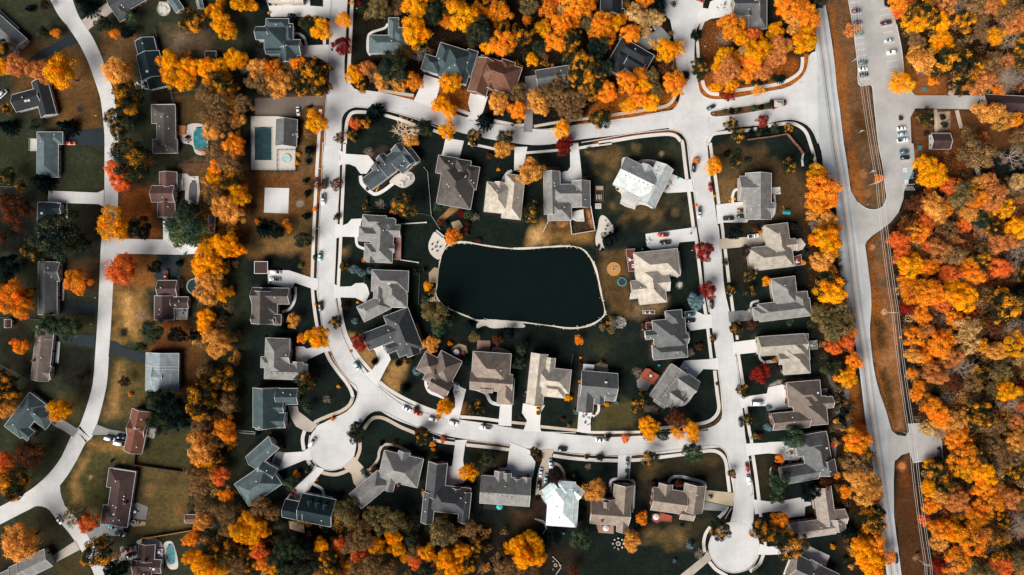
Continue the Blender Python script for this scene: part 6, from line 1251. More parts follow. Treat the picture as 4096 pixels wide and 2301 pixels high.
# fences and walls
def fence(name, lab, s, h, mat, gap=2.2, w=.12, cat='fence', solid=False):
    P = pts(s); c = P[0].copy(); r = empty(name, (c.x, c.y, 0)); tag(r, lab, cat)
    bm = bmesh.new(); npost = 0
    bp_ = bmesh.new(); box(bp_, -w*.7, -w*.7, 0, w*.7, w*.7, h+.1); pm = bpy.data.meshes.new('post'); bp_.to_mesh(pm); bp_.free(); pm.materials.append(mat)
    for a, b_ in zip(P, P[1:]):
        a = a - c; b_ = b_ - c
        if solid: bar(bm, (a.x,a.y,h/2), (b_.x,b_.y,h/2), w, h)
        else:
            for z in (h*.35, h*.9): bar(bm, (a.x,a.y,z), (b_.x,b_.y,z), w*.6, .12)
        n = max(1, int((b_-a).length / gap))
        for k in range(n + 1):
            q = a.lerp(b_, k / n); npost += 1
            if npost <= 100: link('post', pm, r).location = (q.x, q.y, 0)
    mesh_from('rail' if not solid else 'panel', bm, r, mat)
FW = surf('fence_white', alb(240,236,228), .7, .08); FT = surf('fence_timber', alb(140,98,70), .85, .25, 1, 6); FG = surf('fence_grey', alb(120,116,110), .85, .2); FD = surf('fence_dark', alb(50,46,42), .85, .2); FR = surf('fence_redbrown', alb(96,52,40), .85, .25)
fence('garden_fence',"pale fence between slate multi-gable and brown hipped lots","11:1690,240 1725,280 1745,500 1762,720 1850,860",1.3,FW); fence('garden_fence',"thin rail fence south of gold tree lawn","11:1090,680 1330,690 1690,705 1765,730",1.2,FG)
fence('retaining_wall',"pale straight wall right of pink deck house top","11:1420,808 1712,790",1.0,FW,4,.45,'wall',True); fence('retaining_wall',"pale straight wall right of pink deck house bottom","11:1460,1166 1632,1192",1.0,FW,4,.45,'wall',True)
fence('pool_fence',"dark railing around leafy covered pool court","D:630,292 698,292 746,298 745,431 631,429 630,292",1.4,FD); fence('pool_fence',"dark railing around the hot tub pad","D:698,378 744,378 744,430 698,430 698,378",1.2,FD)
fence('timber_fence',"long red-brown timber fence between two lower left lawns","30:1375,225 1362,330 1500,350 1900,408",1.8,FR,2.4,.14,'fence',True); fence('timber_fence',"yellow-topped fence above lap pool lot","30:1445,1110 1445,1065 1600,1045 1950,985",1.8,surf('fence_ochre',alb(206,140,50),.85,.25,1,6),2.4,.3,'fence',True)
fence('garden_fence',"thin fence running down beside rear lawns","30:1350,430 1362,330",1.3,FG); fence('yard_fence',"thin grey fence across lower left lots","20:0,770 180,860 360,960",1.2,FG); fence('yard_fence',"grey yard fence beside top left pool lawn","00:1560,290 1600,460 1640,560",1.4,FG); fence('yard_fence',"white fence under yellow trees","00:1735,940 1880,920 2010,898",1.4,FT)
fence('yard_fence',"fence running down from dark house garage","00:1715,880 1750,1040",1.4,FG); fence('yard_fence',"fence below round trampoline garden","10:1780,195 2120,192",1.3,FD); fence('patio_fence',"white rail enclosing small dark yard behind U house","12:582,760 600,910 832,872 790,632",1.6,FW,1.6,.2,'fence',True); fence('patio_fence',"short white wall on golden lake lawn","12:368,772 345,820 315,878",1.2,FW,1.6,.3,'wall',True)
fence('brick_wall',"brick garden wall with pillars at northeast corner","02:2370,1408 2460,1395|03:0,1383 120,1362 190,1350 270,1447|13:300,30 345,100",1.7,surf('wall_brick',alb(150,100,82),.9,.25,1,8),3.6,.4,'wall',True); fence('brick_wall',"short white-capped wall below brick garden wall","13:345,105 335,160 342,220",1.6,FW,3,.35,'wall',True)
fence('yard_fence',"wire fence around lot with blue spruces","11:1520,1250 1650,1258 1640,1447|21:1635,170",1.4,FG); fence('yard_fence',"timber edge behind U house by lake path","21:1250,205 1290,300 1560,205",1.0,FT); fence('pale_fence',"leaning pole fence between two south lawns","22:612,665 580,820",1.4,FT); fence('yard_fence',"dark fence below maroon deck house","13:220,1300 385,1272",1.4,FD)
fence('yard_fence',"hedge fence on golden verge of top right trees","02:2280,798 2572,765",1.3,FT); fence('yard_fence',"dark rail at far left lots","10:0,430 190,436",1.3,FG); fence('yard_fence',"rail beside tiny red roofed shed","20:0,295 410,318 410,395",1.2,FG); fence('soccer_goal',"white goal frame on dark grass near orange tree","20:2405,1430 2560,1440|30:2570,25 2410,12",1.6,FW,3,.12,'goal')
fence('garden_edge',"stepped white rail path behind mint house","32:235,880 330,930 350,970 310,1030",.8,FW); fence('garden_edge',"curved stone edging in bottom woods","32:410,1260 470,1320 490,1370 445,1430",.5,FW,1.2,.3); fence('garden_edge',"ring fence in garden of brown steep house","21:2060,550 2120,560 2135,640 2110,660",.7,FD,1,.12)
# utility poles and power lines
POLE = surf('pole_wood', alb(206,200,190), .8, .15); WIRE = surf('power_wire', alb(236,232,226), .5, .05)
tops = []
def upole(lab, t, u, v, h, rot, arms=1):
    p = W(t, u, v); r = empty('utility_pole', (p.x, p.y, 0), -R(rot)); tag(r, lab, 'utility pole', 'utility poles along the highway')
    bm = bmesh.new(); tube(bm, (0,0,-.3), (0,0,h), .2, .14, 10); mesh_from('pole', bm, r, POLE)
    for k in range(arms):
        z = h - .4 - k * 1.3; bm = bmesh.new(); box(bm, -1.9, .14, z, 1.9, .3, z + .16); ca = mesh_from('crossarm', bm, r, POLE)
        for x in (-1.75, -.8, .8, 1.75):
            bm = bmesh.new(); tube(bm, (x,.22,z+.16), (x,.22,z+.42), .07, .05, 8); mesh_from('insulator', bm, ca, WHITEP)
    bm = bmesh.new(); tube(bm, (.38,0,h-2.6), (.38,0,h-1.6), .24, .24, 12); mesh_from('transformer', bm, r, GCOV)
    tops.append((p, h))
upole("utility pole at the top beside the parking lot",'03',825,632,10.5,-6); upole("utility pole at south end of the grass island",'13',1000,418,11.5,-14,2); upole("lone utility pole on narrow grass verge",'23',1165,243,10.5,2); upole("utility pole at mouth of the small lower lot",'33',1325,-3,10.5,4); upole("utility pole at the bottom of the dark verge",'33',1480,1268,11,4,2)
for lab, t, u, v, h in (("short pole with white arm on the grass island",'03',905,1335,5),("white street pole by entrance highway corner",'13',1010,290,6),("leaning white pole among the park trees",'03',1800,822,9)):
    p = W(t, u, v); r = empty('lamp_post', (p.x, p.y, 0)); tag(r, lab, 'lamp post'); bm = bmesh.new(); tube(bm,(0,0,0),(0,0,h),.22,.16,10); mesh_from('pole', bm, r, POLE); bm = bmesh.new(); box(bm,-1.2,-.2,h-.25,.6,.2,h); mesh_from('arm', bm, r, POLE)
# wires: four conductors strung from pole to pole, ends running off the map
Q = [W('03',770,-300)] + [t[0] for t in tops] + [W('33',1560,1900)]
HT = [10.5] + [t[1] for t in tops] + [10.5]
for k, off in enumerate((-1.75, -.8, .8, 1.75)):
    bm = bmesh.new()
    for (a, ha), (b_, hb) in zip(zip(Q, HT), zip(Q[1:], HT[1:])):
        prev = None
        for j in range(9):
            q = j / 8; z = ha + (hb - ha) * q - 4 * 1.1 * q * (1 - q); p = Vector((a.x + (b_.x - a.x) * q + off, a.y + (b_.y - a.y) * q, z))
            if prev is not None: tube(bm, prev, p, .058, .058, 5, 0, False)
            prev = p
    o = mesh_from('power_line', bm, None, WIRE)
    tag(o, ("westernmost of four wires above the highway verge", "second wire from the west above the highway verge", "third wire from the west above the highway verge", "easternmost of four wires above the highway verge")[k], 'power line', 'power lines along the highway')
# street signs
def sign(lab, t, u, v, rot, col): simple('road_sign', lab, 'sign', t, u, v, rot, [('post', GCOV, B(-.04,-.04,0,.04,.04,2.4)),('panel', col, B(-.4,-.06,1.7,.4,-.02,2.4))], 'road signs at junctions')
sign("small sign on the grass corner by entrance",'13',985,610,20,WHITEP); sign("sign at northeast estate corner pavement",'03',452,1335,-20,WHITEP); sign("sign at corner of west lane and side street",'02',2015,1148,0,WHITEP); sign("dark sign post on entrance kerb corner",'03',320,840,-40,GCOV)
# ---------------------------------------------------------------- trees
TR = {}
TR['00'] = "860,60,95,E 290,80,40,E 450,340,62,D 570,340,46,O 60,520,100,N 40,680,80,Y 200,680,110,C 400,720,105,C 480,800,60,C 670,760,158,Y 1200,740,138,A 1330,990,148,N 1180,1190,100,M 1200,1320,90,M 1300,1240,80,D 1160,340,52,O 1050,250,80,D 1290,330,68,E 1960,230,125,N 2180,140,88,Y 2230,260,95,Y 2320,340,82,Y 2420,40,88,Y 2230,15,50,Y 2540,60,60,Y 1740,640,110,Y 1730,780,98,Y 1860,820,105,Y 1930,690,105,Y 2100,690,98,Y 2230,680,110,Y 2380,610,105,Y 1880,570,55,A 2240,850,125,N 2140,820,75,Y 2330,910,95,N 2100,960,100,B 2200,1060,120,B 2330,1000,58,Y 2450,1050,95,B 2130,1200,105,B 2250,1230,105,B 2390,1200,78,A 2150,1330,95,A 2480,690,70,K 2540,830,75,B 2365,1435,90,O 665,1270,88,E 60,1270,82,E 360,1260,52,D 80,1100,55,N 1330,175,62,F 460,60,50,X 1880,1380,22,X"
TR['10'] = "1350,170,190,M 1190,280,100,S 1250,385,100,S 1130,230,58,S 90,330,88,M 400,370,105,E 230,430,55,M 180,660,162,Q 1190,810,158,Y 1440,850,112,E 660,930,225,D 360,1080,110,M 850,1000,85,D 1880,860,185,F 1250,1255,152,S 800,1370,118,O 130,1220,120,E 60,1330,90,D 1570,1240,62,E 1800,1200,38,E 2150,1030,125,Y 2290,1010,115,Y 2390,1060,78,Y 2080,1180,125,Y 2170,1250,105,Y 2040,1290,75,Y 2130,1370,115,A 2370,40,105,O 2200,80,105,B 2330,210,115,B 2150,330,78,Y 2190,230,78,O 2180,415,58,Y 2350,350,115,N 2445,440,65,S 2420,530,108,Y 2150,490,88,B 2280,640,120,A 2350,700,115,A 2450,700,75,B 1850,620,60,D 1960,640,55,D 30,940,60,Q"
TR['20'] = "110,80,150,O 250,190,105,O 300,70,70,N 800,20,58,O 530,370,112,F 700,410,118,F 225,585,78,O 80,940,115,N 130,1060,108,N 60,1200,105,A 635,1220,112,Y 1560,430,115,F 1800,470,82,E 1960,470,58,E 1430,265,65,K 1430,590,50,D 2080,300,88,Y 2060,400,68,Y 2080,60,108,A 2240,60,75,Y 2330,50,36,Y 2240,540,118,A 2110,480,75,A 2170,640,70,A 2060,830,78,B 2250,900,128,N 2080,950,95,N 2050,1120,160,N 2300,1140,108,B 2080,1270,105,N 2280,1400,110,O 2040,1400,95,B 1620,1120,125,D 1760,1200,135,E 1640,1330,125,D 1850,1320,95,E 1310,1070,24,O 820,900,45,X 1260,940,55,X 2260,290,40,D"
TR['30'] = "330,225,135,Q 70,300,88,S 30,450,98,O 200,520,142,N 240,1095,170,A 780,830,105,G 910,900,100,S 1020,1200,158,N 1200,1370,125,E 2030,60,108,A 2150,80,98,B 2060,200,125,A 2070,290,95,Y 2180,240,85,N 2000,380,105,B 2140,400,78,A 2230,440,88,S 2300,30,78,O 2000,560,105,B 2280,640,78,O 2290,800,105,B 2060,760,95,B 2060,880,88,A 2300,970,78,B 2450,990,108,Y 2520,900,105,Y 2560,1080,78,Y 1950,1250,88,Y 2060,1330,115,Y 2200,1410,110,Y 2150,1220,88,N 2350,1200,95,N 2400,1330,95,B 2520,1330,88,N 1930,1080,75,O 2010,1040,55,K 1990,950,50,O 1120,300,20,D"
TR['01'] = "1250,110,112,G 1450,75,88,B 1620,80,122,Y 1600,330,142,Y 1790,150,115,D 1960,60,105,N 2080,180,150,Y 1900,215,70,O 2160,270,78,Y 2240,130,90,O 2250,330,135,D 2440,130,115,O 2480,450,125,O 2350,470,85,Y 2480,300,90,N 2330,30,75,N 545,250,98,M 665,310,105,Y 890,210,78,Y 868,472,92,R 1040,35,28,R 50,700,105,A 170,720,105,O 100,850,115,B 250,830,115,A 330,700,78,B 400,780,88,B 430,660,85,O 560,720,125,N 680,700,85,N 470,870,105,N 620,880,105,N 715,880,58,N 240,930,68,A 985,755,85,Y 1115,690,80,C 1080,870,78,N 1380,690,155,D 1200,770,75,B 1480,560,80,B 1290,820,95,A 1430,835,88,A 1600,840,88,O 1630,550,75,K 1960,840,105,Y 1860,1060,88,Y 1950,1130,78,Y 1920,1320,85,Y 625,1240,110,Y 530,1340,48,B 1200,1105,92,E 1150,1190,58,E 1002,1255,58,S 1115,1255,64,N 980,1365,58,M 845,1392,55,Q 1500,1310,112,W 1690,1290,88,D 1560,1420,75,A 2300,1210,95,E 2200,1390,78,M 2500,1395,85,M 2440,1050,105,A 440,1235,30,E 540,1075,24,E 370,180,45,E 390,390,28,E"
TR['02'] = "160,60,98,G 150,215,52,O 370,110,88,O 400,30,75,S 620,60,135,O 750,70,95,O 520,140,75,T 310,290,85,Y 500,260,105,O 600,230,78,O 440,420,105,O 600,400,105,N 760,240,75,G 900,250,105,O 1030,240,85,Y 870,340,95,O 960,400,75,O 1180,350,92,O 1100,200,58,O 1240,160,95,T 1340,200,95,T 1440,190,85,T 1340,330,55,T 1460,90,88,E 1330,10,85,O 80,380,115,N 280,480,75,D 205,610,64,Y 860,490,115,D 680,650,125,N 640,800,105,N 750,760,115,N 860,820,88,N 800,900,105,N 900,700,105,D 950,940,98,O 600,560,85,N 450,850,75,B 60,950,88,B 240,1010,105,A 350,960,95,B 480,1010,115,B 640,1000,105,B 300,1080,85,A 560,1120,98,B 650,1160,65,B 60,1120,95,O 500,1310,88,Y 880,1200,102,M 540,1430,65,R 1540,510,108,Y 1650,500,78,Y 1290,760,82,O 1320,880,85,Y 1140,830,105,O 1390,770,78,G 1450,920,78,G 1530,690,68,Q 1630,850,115,O 1280,1010,85,O 1180,1070,78,Y 1390,1040,88,Y 1230,930,65,S 1740,760,58,E 1880,695,92,M 1845,360,58,E 2190,290,120,O 2290,390,78,Y 2420,360,78,S 2140,390,72,K 2340,540,78,T 2440,530,115,Y 2520,470,75,Y 2130,580,95,Y 2170,700,115,C 2400,640,95,O 2350,760,78,O 2510,740,75,C 2040,880,58,Y 2190,880,75,Y 2100,790,75,C 2170,960,64,Z 2470,915,56,A 2190,1270,74,M 2260,1370,74,M 2510,1225,64,Z 2060,690,70,Y 2240,600,75,O"
TR['02'] += " 2130,1122,26,F 2205,1118,30,E 2280,1110,26,D 2425,1090,34,F 2500,1080,28,E 2560,1065,30,F 2330,840,28,D 2420,835,26,D 2490,825,28,E 2545,812,26,E 2400,1330,34,E 2480,1335,36,D 2555,1340,34,E"
TR['03'] = "180,80,135,O 330,100,105,O 400,230,105,O 60,320,78,Y 340,440,125,Y 400,350,85,O 120,470,105,C 60,600,95,C 230,200,85,A 250,310,70,A 500,40,62,D 830,310,70,C 1320,845,108,Y 1290,50,88,O 1420,60,78,S 1310,140,68,S 1500,130,135,N 1450,230,115,Y 1600,200,105,N 1700,240,95,Y 1740,80,105,C 1900,80,90,K 2050,80,105,C 2200,60,98,C 2300,20,78,Y 1730,440,106,Y 1960,240,98,Y 2080,220,78,B 2360,170,105,Y 2470,240,115,C 2250,380,88,Y 2130,350,78,B 2420,400,95,K 1480,430,85,B 1520,640,115,A 1460,550,78,A 1800,640,145,N 1950,720,135,N 1880,880,75,N 1650,720,75,N 1640,820,48,O 2130,800,115,C 2060,880,95,C 2220,650,105,B 2350,630,78,C 2100,620,78,Q 2400,800,95,K 2300,910,55,O 2510,600,80,N 2200,1150,115,A 2310,1230,98,A 2100,1110,66,A 1990,1350,78,A 2460,1220,68,O 2480,1390,75,B 1560,1200,88,M 2140,1430,75,C 140,790,50,E 60,790,34,D 1335,1190,24,Q 1755,1180,30,X 1770,1260,34,D 45,1040,38,X 60,1085,16,Z 165,1030,22,N 60,1300,46,D 200,1290,44,N 1590,1340,26,X 2570,1180,48,N 2500,450,80,N"
TR['13'] = "2040,110,165,S 1560,220,98,Y 1680,310,105,Y 1590,360,85,Y 1110,345,44,O 470,310,98,Y 530,450,145,O 480,580,115,O 600,580,85,O 430,720,58,A 590,760,95,A 660,870,68,O 550,960,135,Y 640,1030,85,Y 520,1180,108,A 600,1260,78,A 600,1400,125,N 460,800,58,K 190,230,75,M 1450,600,78,Q 1620,620,105,A 1800,430,85,S 1920,520,115,Y 2050,560,105,Y 2250,520,115,C 2180,620,85,C 2350,650,95,Y 2200,400,95,C 2100,400,78,A 2500,380,85,Y 2450,130,105,K 2550,50,78,G 1690,720,85,A 1560,800,85,S 1420,850,95,Q 1250,960,68,S 1320,970,78,S 1480,900,95,O 1330,1110,88,S 1400,1230,115,Y 1560,1240,95,O 1640,1220,68,O 1690,1080,105,C 1830,1110,115,B 1920,1170,58,Y 1850,980,78,C 1940,820,78,S 1780,870,95,B 1990,690,95,A 2100,760,85,D 2250,880,88,C 2300,1000,105,C 2390,980,85,C 2480,840,105,Y 2500,1020,98,K 2150,1060,85,B 2100,1160,95,A 2040,1290,115,O 2300,1250,105,S 2330,1380,105,Q 1800,1300,88,S 1840,1420,88,Y 1380,1390,85,O 1500,1420,68,O 2450,1200,105,K 2540,1300,85,N 1680,950,78,Q 1600,1030,66,S 1780,660,70,O 1970,960,70,Q 430,130,42,E 440,205,40,E 250,820,40,X 350,1190,30,A 370,1090,32,D"
TR['23'] = "1430,40,115,O 1600,50,135,O 1680,70,78,S 1830,40,88,Y 1940,110,125,Y 1380,200,78,Z 1520,260,85,O 1740,180,68,S 2330,170,162,N 2480,130,105,D 2180,80,95,B 1860,310,85,O 1960,410,115,T 1980,560,105,T 1430,480,95,Y 1560,420,78,C 1730,560,130,O 1640,610,75,O 1800,690,105,C 1440,670,88,A 1570,680,78,O 2140,580,58,Y 2440,580,115,Y 2270,640,88,T 2020,280,58,S 2260,370,88,Q 1650,860,108,C 1910,800,118,C 2100,850,88,N 2300,820,95,Q 1510,980,56,O 1470,1060,66,O 1850,960,88,Q 2050,970,95,B 2380,1030,105,Y 2230,1010,68,S 1640,1190,105,O 1700,1290,105,O 1820,1340,105,A 2100,1270,135,N 1960,1300,88,A 2200,1400,78,B 2300,1390,85,B 1600,1390,85,T 1900,1440,78,O 2420,1200,95,K 2530,1200,58,S 2540,980,48,R 2480,1360,88,C 1440,860,48,O 2420,400,90,K 1780,1120,75,K 610,40,138,Y 510,240,98,G 720,230,95,G 640,410,128,G 780,540,78,S 640,590,85,S 830,460,58,O 810,310,66,B 650,800,98,D 840,730,85,O 770,890,105,Y 900,1430,75,O 735,1055,42,E 725,1150,40,E 750,1235,42,E 745,1330,58,E 160,960,22,Q 190,1060,18,E 190,1150,20,E 205,1075,16,E 5,1210,30,P 15,1405,46,P 225,345,40,F 430,360,45,D 60,725,24,Y 100,800,50,X 430,700,26,X"
TR['33'] = "860,70,130,O 880,160,110,Y 900,290,145,B 870,430,135,A 960,560,145,A 1050,650,78,O 770,600,58,O 690,440,38,O 1000,850,140,N 840,1020,88,E 900,1140,105,Y 1060,1120,105,O 980,1260,115,Y 1190,1250,75,O 1050,1370,125,Y 90,500,108,F 80,640,78,D 240,60,105,F 400,600,88,E 110,270,48,O 110,880,85,O 200,1120,145,N 30,1000,95,N 650,1160,28,Y 560,520,70,Q 1860,60,105,O 1960,240,125,O 1930,370,95,Y 2150,420,115,Y 2060,210,105,O 1690,370,95,N 1600,320,48,Y 1600,560,75,Y 1620,740,78,O 1740,530,78,N 1700,640,85,T 1560,880,58,S 2140,560,105,Y 2210,710,115,O 1900,670,95,C 1850,730,85,C 2060,850,115,O 1700,960,98,O 1850,1000,118,Y 2000,1060,135,O 1690,1090,85,A 1880,1280,128,O 1690,1340,78,Z 2250,1160,115,N 2420,660,85,C 2440,400,105,N 2380,250,105,B 2460,80,105,A 2250,130,95,B 2530,620,58,N 2470,940,105,K 2330,900,78,N 2050,1380,105,A 2330,1330,105,S 2470,1280,98,G 2200,1420,95,G 2340,1080,70,A 1780,1430,72,N 2300,540,55,T 1500,1240,20,B 780,1290,34,D 870,1040,40,D 70,360,30,Q 45,1000,20,D"
TR['11'] = "530,60,56,E 425,105,24,Y 415,190,24,Y 520,500,36,E 500,725,40,E 310,830,58,O 215,870,78,E 60,860,78,E 475,960,78,D 15,780,30,O 450,1225,28,G 615,405,64,Q 815,405,64,Q 815,735,36,M 595,655,26,O 1500,620,122,M 1385,675,38,O 1825,630,46,F 2140,710,48,F 1975,935,84,O 1135,90,44,K 1080,1170,24,O 890,1235,46,M 985,1260,46,P 1060,1292,42,P 1135,1270,42,P 1845,790,32,Q 2120,800,34,Q 2115,850,30,Q 2120,900,24,Q 1900,800,34,X 1900,610,34,F 1110,560,30,M 1100,630,32,M 2480,60,90,A 2235,970,28,Q 1250,600,44,K 2200,740,40,K 2065,700,40,R 2435,258,18,Y 2350,120,36,Q 1120,450,22,Q 1690,1270,28,D 1110,1370,36,D 1600,1290,40,D 1730,1430,46,Y 590,1140,24,F 70,780,26,D 530,175,28,E 505,370,28,E 520,1000,30,D"
TR['12'] = "520,25,80,Z 180,290,128,A 195,690,102,M 1850,170,36,C 2020,220,88,Y 970,960,78,E 1035,885,26,E 1915,1080,95,Z 2225,895,74,E 2350,1075,58,X 2380,1300,72,M 2550,1380,44,Y 2140,1190,30,M 1575,1340,58,M 2190,570,14,Y 2238,553,13,Y 2035,520,16,Y 2160,100,38,E 2230,190,58,M 2450,860,38,Q 2500,890,24,Y 1550,1420,14,Y 1350,550,12,E 1375,562,12,E 1155,172,11,E 1190,185,11,E 1225,195,11,E 1060,455,12,E 770,360,24,X 860,1050,20,D 905,1065,18,E 870,1025,16,Q 760,60,26,F 2250,590,0,E 1850,620,14,O 2260,85,34,F 2360,170,36,D 1240,870,0,D"
TR['22'] = "1835,130,82,P 670,525,44,O 2025,510,40,M 1880,590,40,Q 1960,25,84,Z 2240,400,68,M 2400,370,56,Q 2185,25,52,M 2380,35,56,M 2490,850,95,Z 2310,1025,62,M 2360,1320,58,M 1275,1110,80,M 1260,1210,60,M 1350,1370,84,Y 1420,1400,56,Y 1640,1300,100,Q 1790,1400,74,Y 1630,1430,44,Y 1780,650,44,K 100,600,64,D 80,750,60,D 565,1105,40,Y 125,1070,24,Q 510,1320,24,Q 570,1380,22,B 80,1300,20,Q 640,1245,28,P 1050,1150,20,P 1010,310,38,G 910,390,38,G 1000,420,44,G 960,350,20,O 1320,380,30,Q 690,700,14,Y 690,760,16,Z 950,1170,26,Y 900,750,26,G 1250,850,46,K 1700,540,0,D 2250,300,0,D 1060,1000,18,Y 820,1262,18,Z 1360,330,22,Q 1420,560,14,O 680,940,14,Y 670,1080,12,O 1480,1245,20,X 2060,965,16,Q 1850,965,10,Q 900,1180,16,Z 2400,310,0,E 1405,520,26,D"
TR['21'] = "350,40,34,M 385,325,62,A 265,410,58,E 345,495,48,E 465,510,48,O 630,490,114,Y 815,340,64,M 900,180,40,X 995,330,34,P 1055,545,84,Z 1190,745,40,E 1800,240,128,G 1850,370,105,F 1770,560,84,A 1610,840,46,P 1490,1020,58,E 1430,760,38,E 1530,730,40,M 1900,1190,84,Y 2220,1200,84,M 2110,740,46,E 1950,558,26,O 2195,490,54,G 2430,520,54,Q 2540,450,60,E 515,950,100,M 525,1200,54,F 715,1120,36,K 830,990,20,Y 770,1315,24,O 950,640,14,O 1610,1215,32,Q 1830,1295,24,O 1015,1425,76,D 1670,1440,56,Q 2150,370,50,E 1520,705,34,D 1380,100,0,E 1700,110,40,F 1330,260,44,D 1950,1090,26,Q 2400,1080,32,X 30,1190,0,E 370,710,26,E 1845,840,0,D 600,860,50,X 100,490,16,E 270,510,16,E 1020,145,14,Y 1740,50,40,N 1480,50,0,E 1760,80,20,D 2080,690,24,X 1980,270,30,D 595,165,14,O 2290,1370,16,M"
TR['31'] = "360,510,64,F 410,430,38,Y 530,390,36,M 1015,35,80,D 1680,55,78,M 1630,20,40,Q 1880,85,34,S 1775,130,30,O 1780,180,22,O 2130,400,90,Y 2340,280,78,D 1185,375,34,Q 820,680,44,E 2180,560,28,D 1690,620,34,A 1800,270,44,D 60,750,105,B 170,800,85,B 40,960,108,Y 920,800,128,G 1250,850,125,G 1400,890,115,G 1080,1050,125,B 1000,1110,105,B 860,1130,78,S 660,1130,74,Y 1390,1050,84,Y 1420,1160,88,Y 1230,1150,88,Y 1040,1225,88,S 1490,1270,44,Y 1600,1310,68,S 1600,1200,68,B 350,1130,125,D 270,1250,125,D 480,1180,105,D 350,1380,125,D 230,1390,88,Y 40,1200,88,S 60,1320,78,O 750,1290,105,N 800,1400,105,N 920,1350,58,Y 1200,1310,115,B 1080,1360,115,B 1320,1380,105,B 1870,1010,135,G 2150,980,88,B 1720,1220,88,Y 2080,1200,88,Y 2220,1160,78,N 1900,1260,98,Y 2000,1370,115,Y 2150,1310,88,N 2310,1380,34,Y 1720,1370,88,D 2480,1340,105,B 2560,1160,70,Y 1560,1090,75,D 2050,560,46,X 2390,420,36,D 520,400,14,O 610,490,14,O 1390,115,26,Q 1400,190,26,Q 1260,125,24,E 240,130,36,M 270,170,22,X 20,20,26,E 150,30,30,D 960,920,60,B 540,1350,95,D"
TR['32'] = "60,1110,88,Y 190,1070,88,Y 250,1160,85,Y 110,1240,108,Y 240,1260,88,Y 90,1330,58,Y 830,570,112,A 690,1060,108,F 420,1060,62,E 225,195,44,M 275,265,34,Q 750,260,24,M 878,265,38,D 435,450,74,X 960,60,34,M 1140,68,44,S 1380,20,66,Y 1510,35,58,D 1660,25,56,Y 1810,40,74,Y 1380,258,76,M 1805,205,104,F 2205,420,42,M 2080,975,104,M 2490,980,105,N 1300,865,62,O 1200,1060,85,A 1200,1130,75,A 1800,1155,44,P 1632,1303,20,P 1670,525,44,Q 1420,525,34,X 1880,1240,50,K 160,450,20,Q 2440,50,36,G 2480,50,34,Q 1550,1090,0,D 1040,515,15,Q 1190,520,15,Q 760,350,30,K 960,590,34,X 620,470,40,D 700,800,36,E 660,900,36,Q 1700,960,22,F 2450,1430,44,D 1790,500,8,Y 620,1400,60,Q 200,1420,80,B 60,1420,80,B 260,680,28,X"
SEEN = {'Y': ((255,182,24),(238,130,18),.3), 'O': ((250,162,42),(230,124,32),.35), 'A': ((222,162,76),(180,118,52),.4), 'B': ((146,110,70),(100,78,52),.45), 'N': ((42,50,36),(226,150,36),.37), 'D': ((40,54,46),(74,76,50),.4),
 'E': ((14,28,28),(28,42,38),.4), 'F': ((56,80,62),(92,102,66),.4), 'M': ((46,56,40),(204,140,40),.28), 'G': ((132,110,68),(86,80,52),.45), 'T': ((206,168,108),(148,114,68),.4), 'R': ((128,24,28),(80,16,20),.4), 'Z': ((140,42,32),(98,24,22),.4),
 'S': ((222,118,52),(190,84,38),.4), 'C': ((206,134,72),(166,100,54),.4), 'Q': ((118,66,40),(78,50,38),.45), 'X': ((66,46,42),(42,36,34),.4), 'P': ((128,152,156),(88,114,120),.4)}
def ln(c, k): q = [lin(x) / k for x in c]; m = max(q); f = min(1, .86 / m); return tuple(max(.003, x * f) for x in q)
LM = {k: leafmat(k, ln(a, .85 if k in 'YOASCTZRBG' else 1.1), ln(b_, .85 if k in 'YOASCTZRBG' else 1.1), m) for k, (a, b_, m) in SEEN.items()}
BARK = surf('bark', (.06, .045, .035), .9, .3, 1, 6); BARKW = surf('pale_bark', alb(226, 196, 160, 1.0), .85, .15, 1, 6); BARKG = surf('grey_bark', alb(150, 132, 116, 1.0), .85, .2, 1, 6)
def leaves_mesh(name, C, Nn, size, cl, rs, QE=None, QC=None):
    """quads at C facing Nn"""
    n = len(C); t = rs.randn(n, 3); t -= (t * Nn).sum(1, keepdims=True) * Nn; t /= np.linalg.norm(t, axis=1, keepdims=True) + 1e-9
    bt = np.cross(Nn, t); s = size[:, None]
    asp = rs.uniform(.55, 1, n)[:, None]
    V = np.stack([C - t * s - bt * s * asp * .6, C + t * s * .2 - bt * s * asp, C + t * s + bt * s * asp * .5, C - t * s * .3 + bt * s * asp], 1).reshape(-1, 3)
    if QE: V = np.concatenate([V] + [q.reshape(-1, 3) for q in QE]); cl = np.concatenate([cl] + QC); n = len(V) // 4
    me = bpy.data.meshes.new(name); me.vertices.add(4 * n); me.vertices.foreach_set('co', V.astype(np.float32).ravel())
    me.loops.add(4 * n); me.loops.foreach_set('vertex_index', np.arange(4 * n, dtype=np.int32)); me.polygons.add(n)
    me.polygons.foreach_set('loop_start', np.arange(0, 4 * n, 4, dtype=np.int32)); me.polygons.foreach_set('loop_total', np.full(n, 4, dtype=np.int32))
    me.update(calc_edges=True)
    for nm, val in (('lr', rs.rand(n)), ('cl', cl)):
        a = me.attributes.new(nm, 'FLOAT', 'FACE'); a.data.foreach_set('value', val.astype(np.float32))
    me.materials.append(None)
    return me
def unit(v): return v / (np.linalg.norm(v, axis=-1, keepdims=True) + 1e-9)
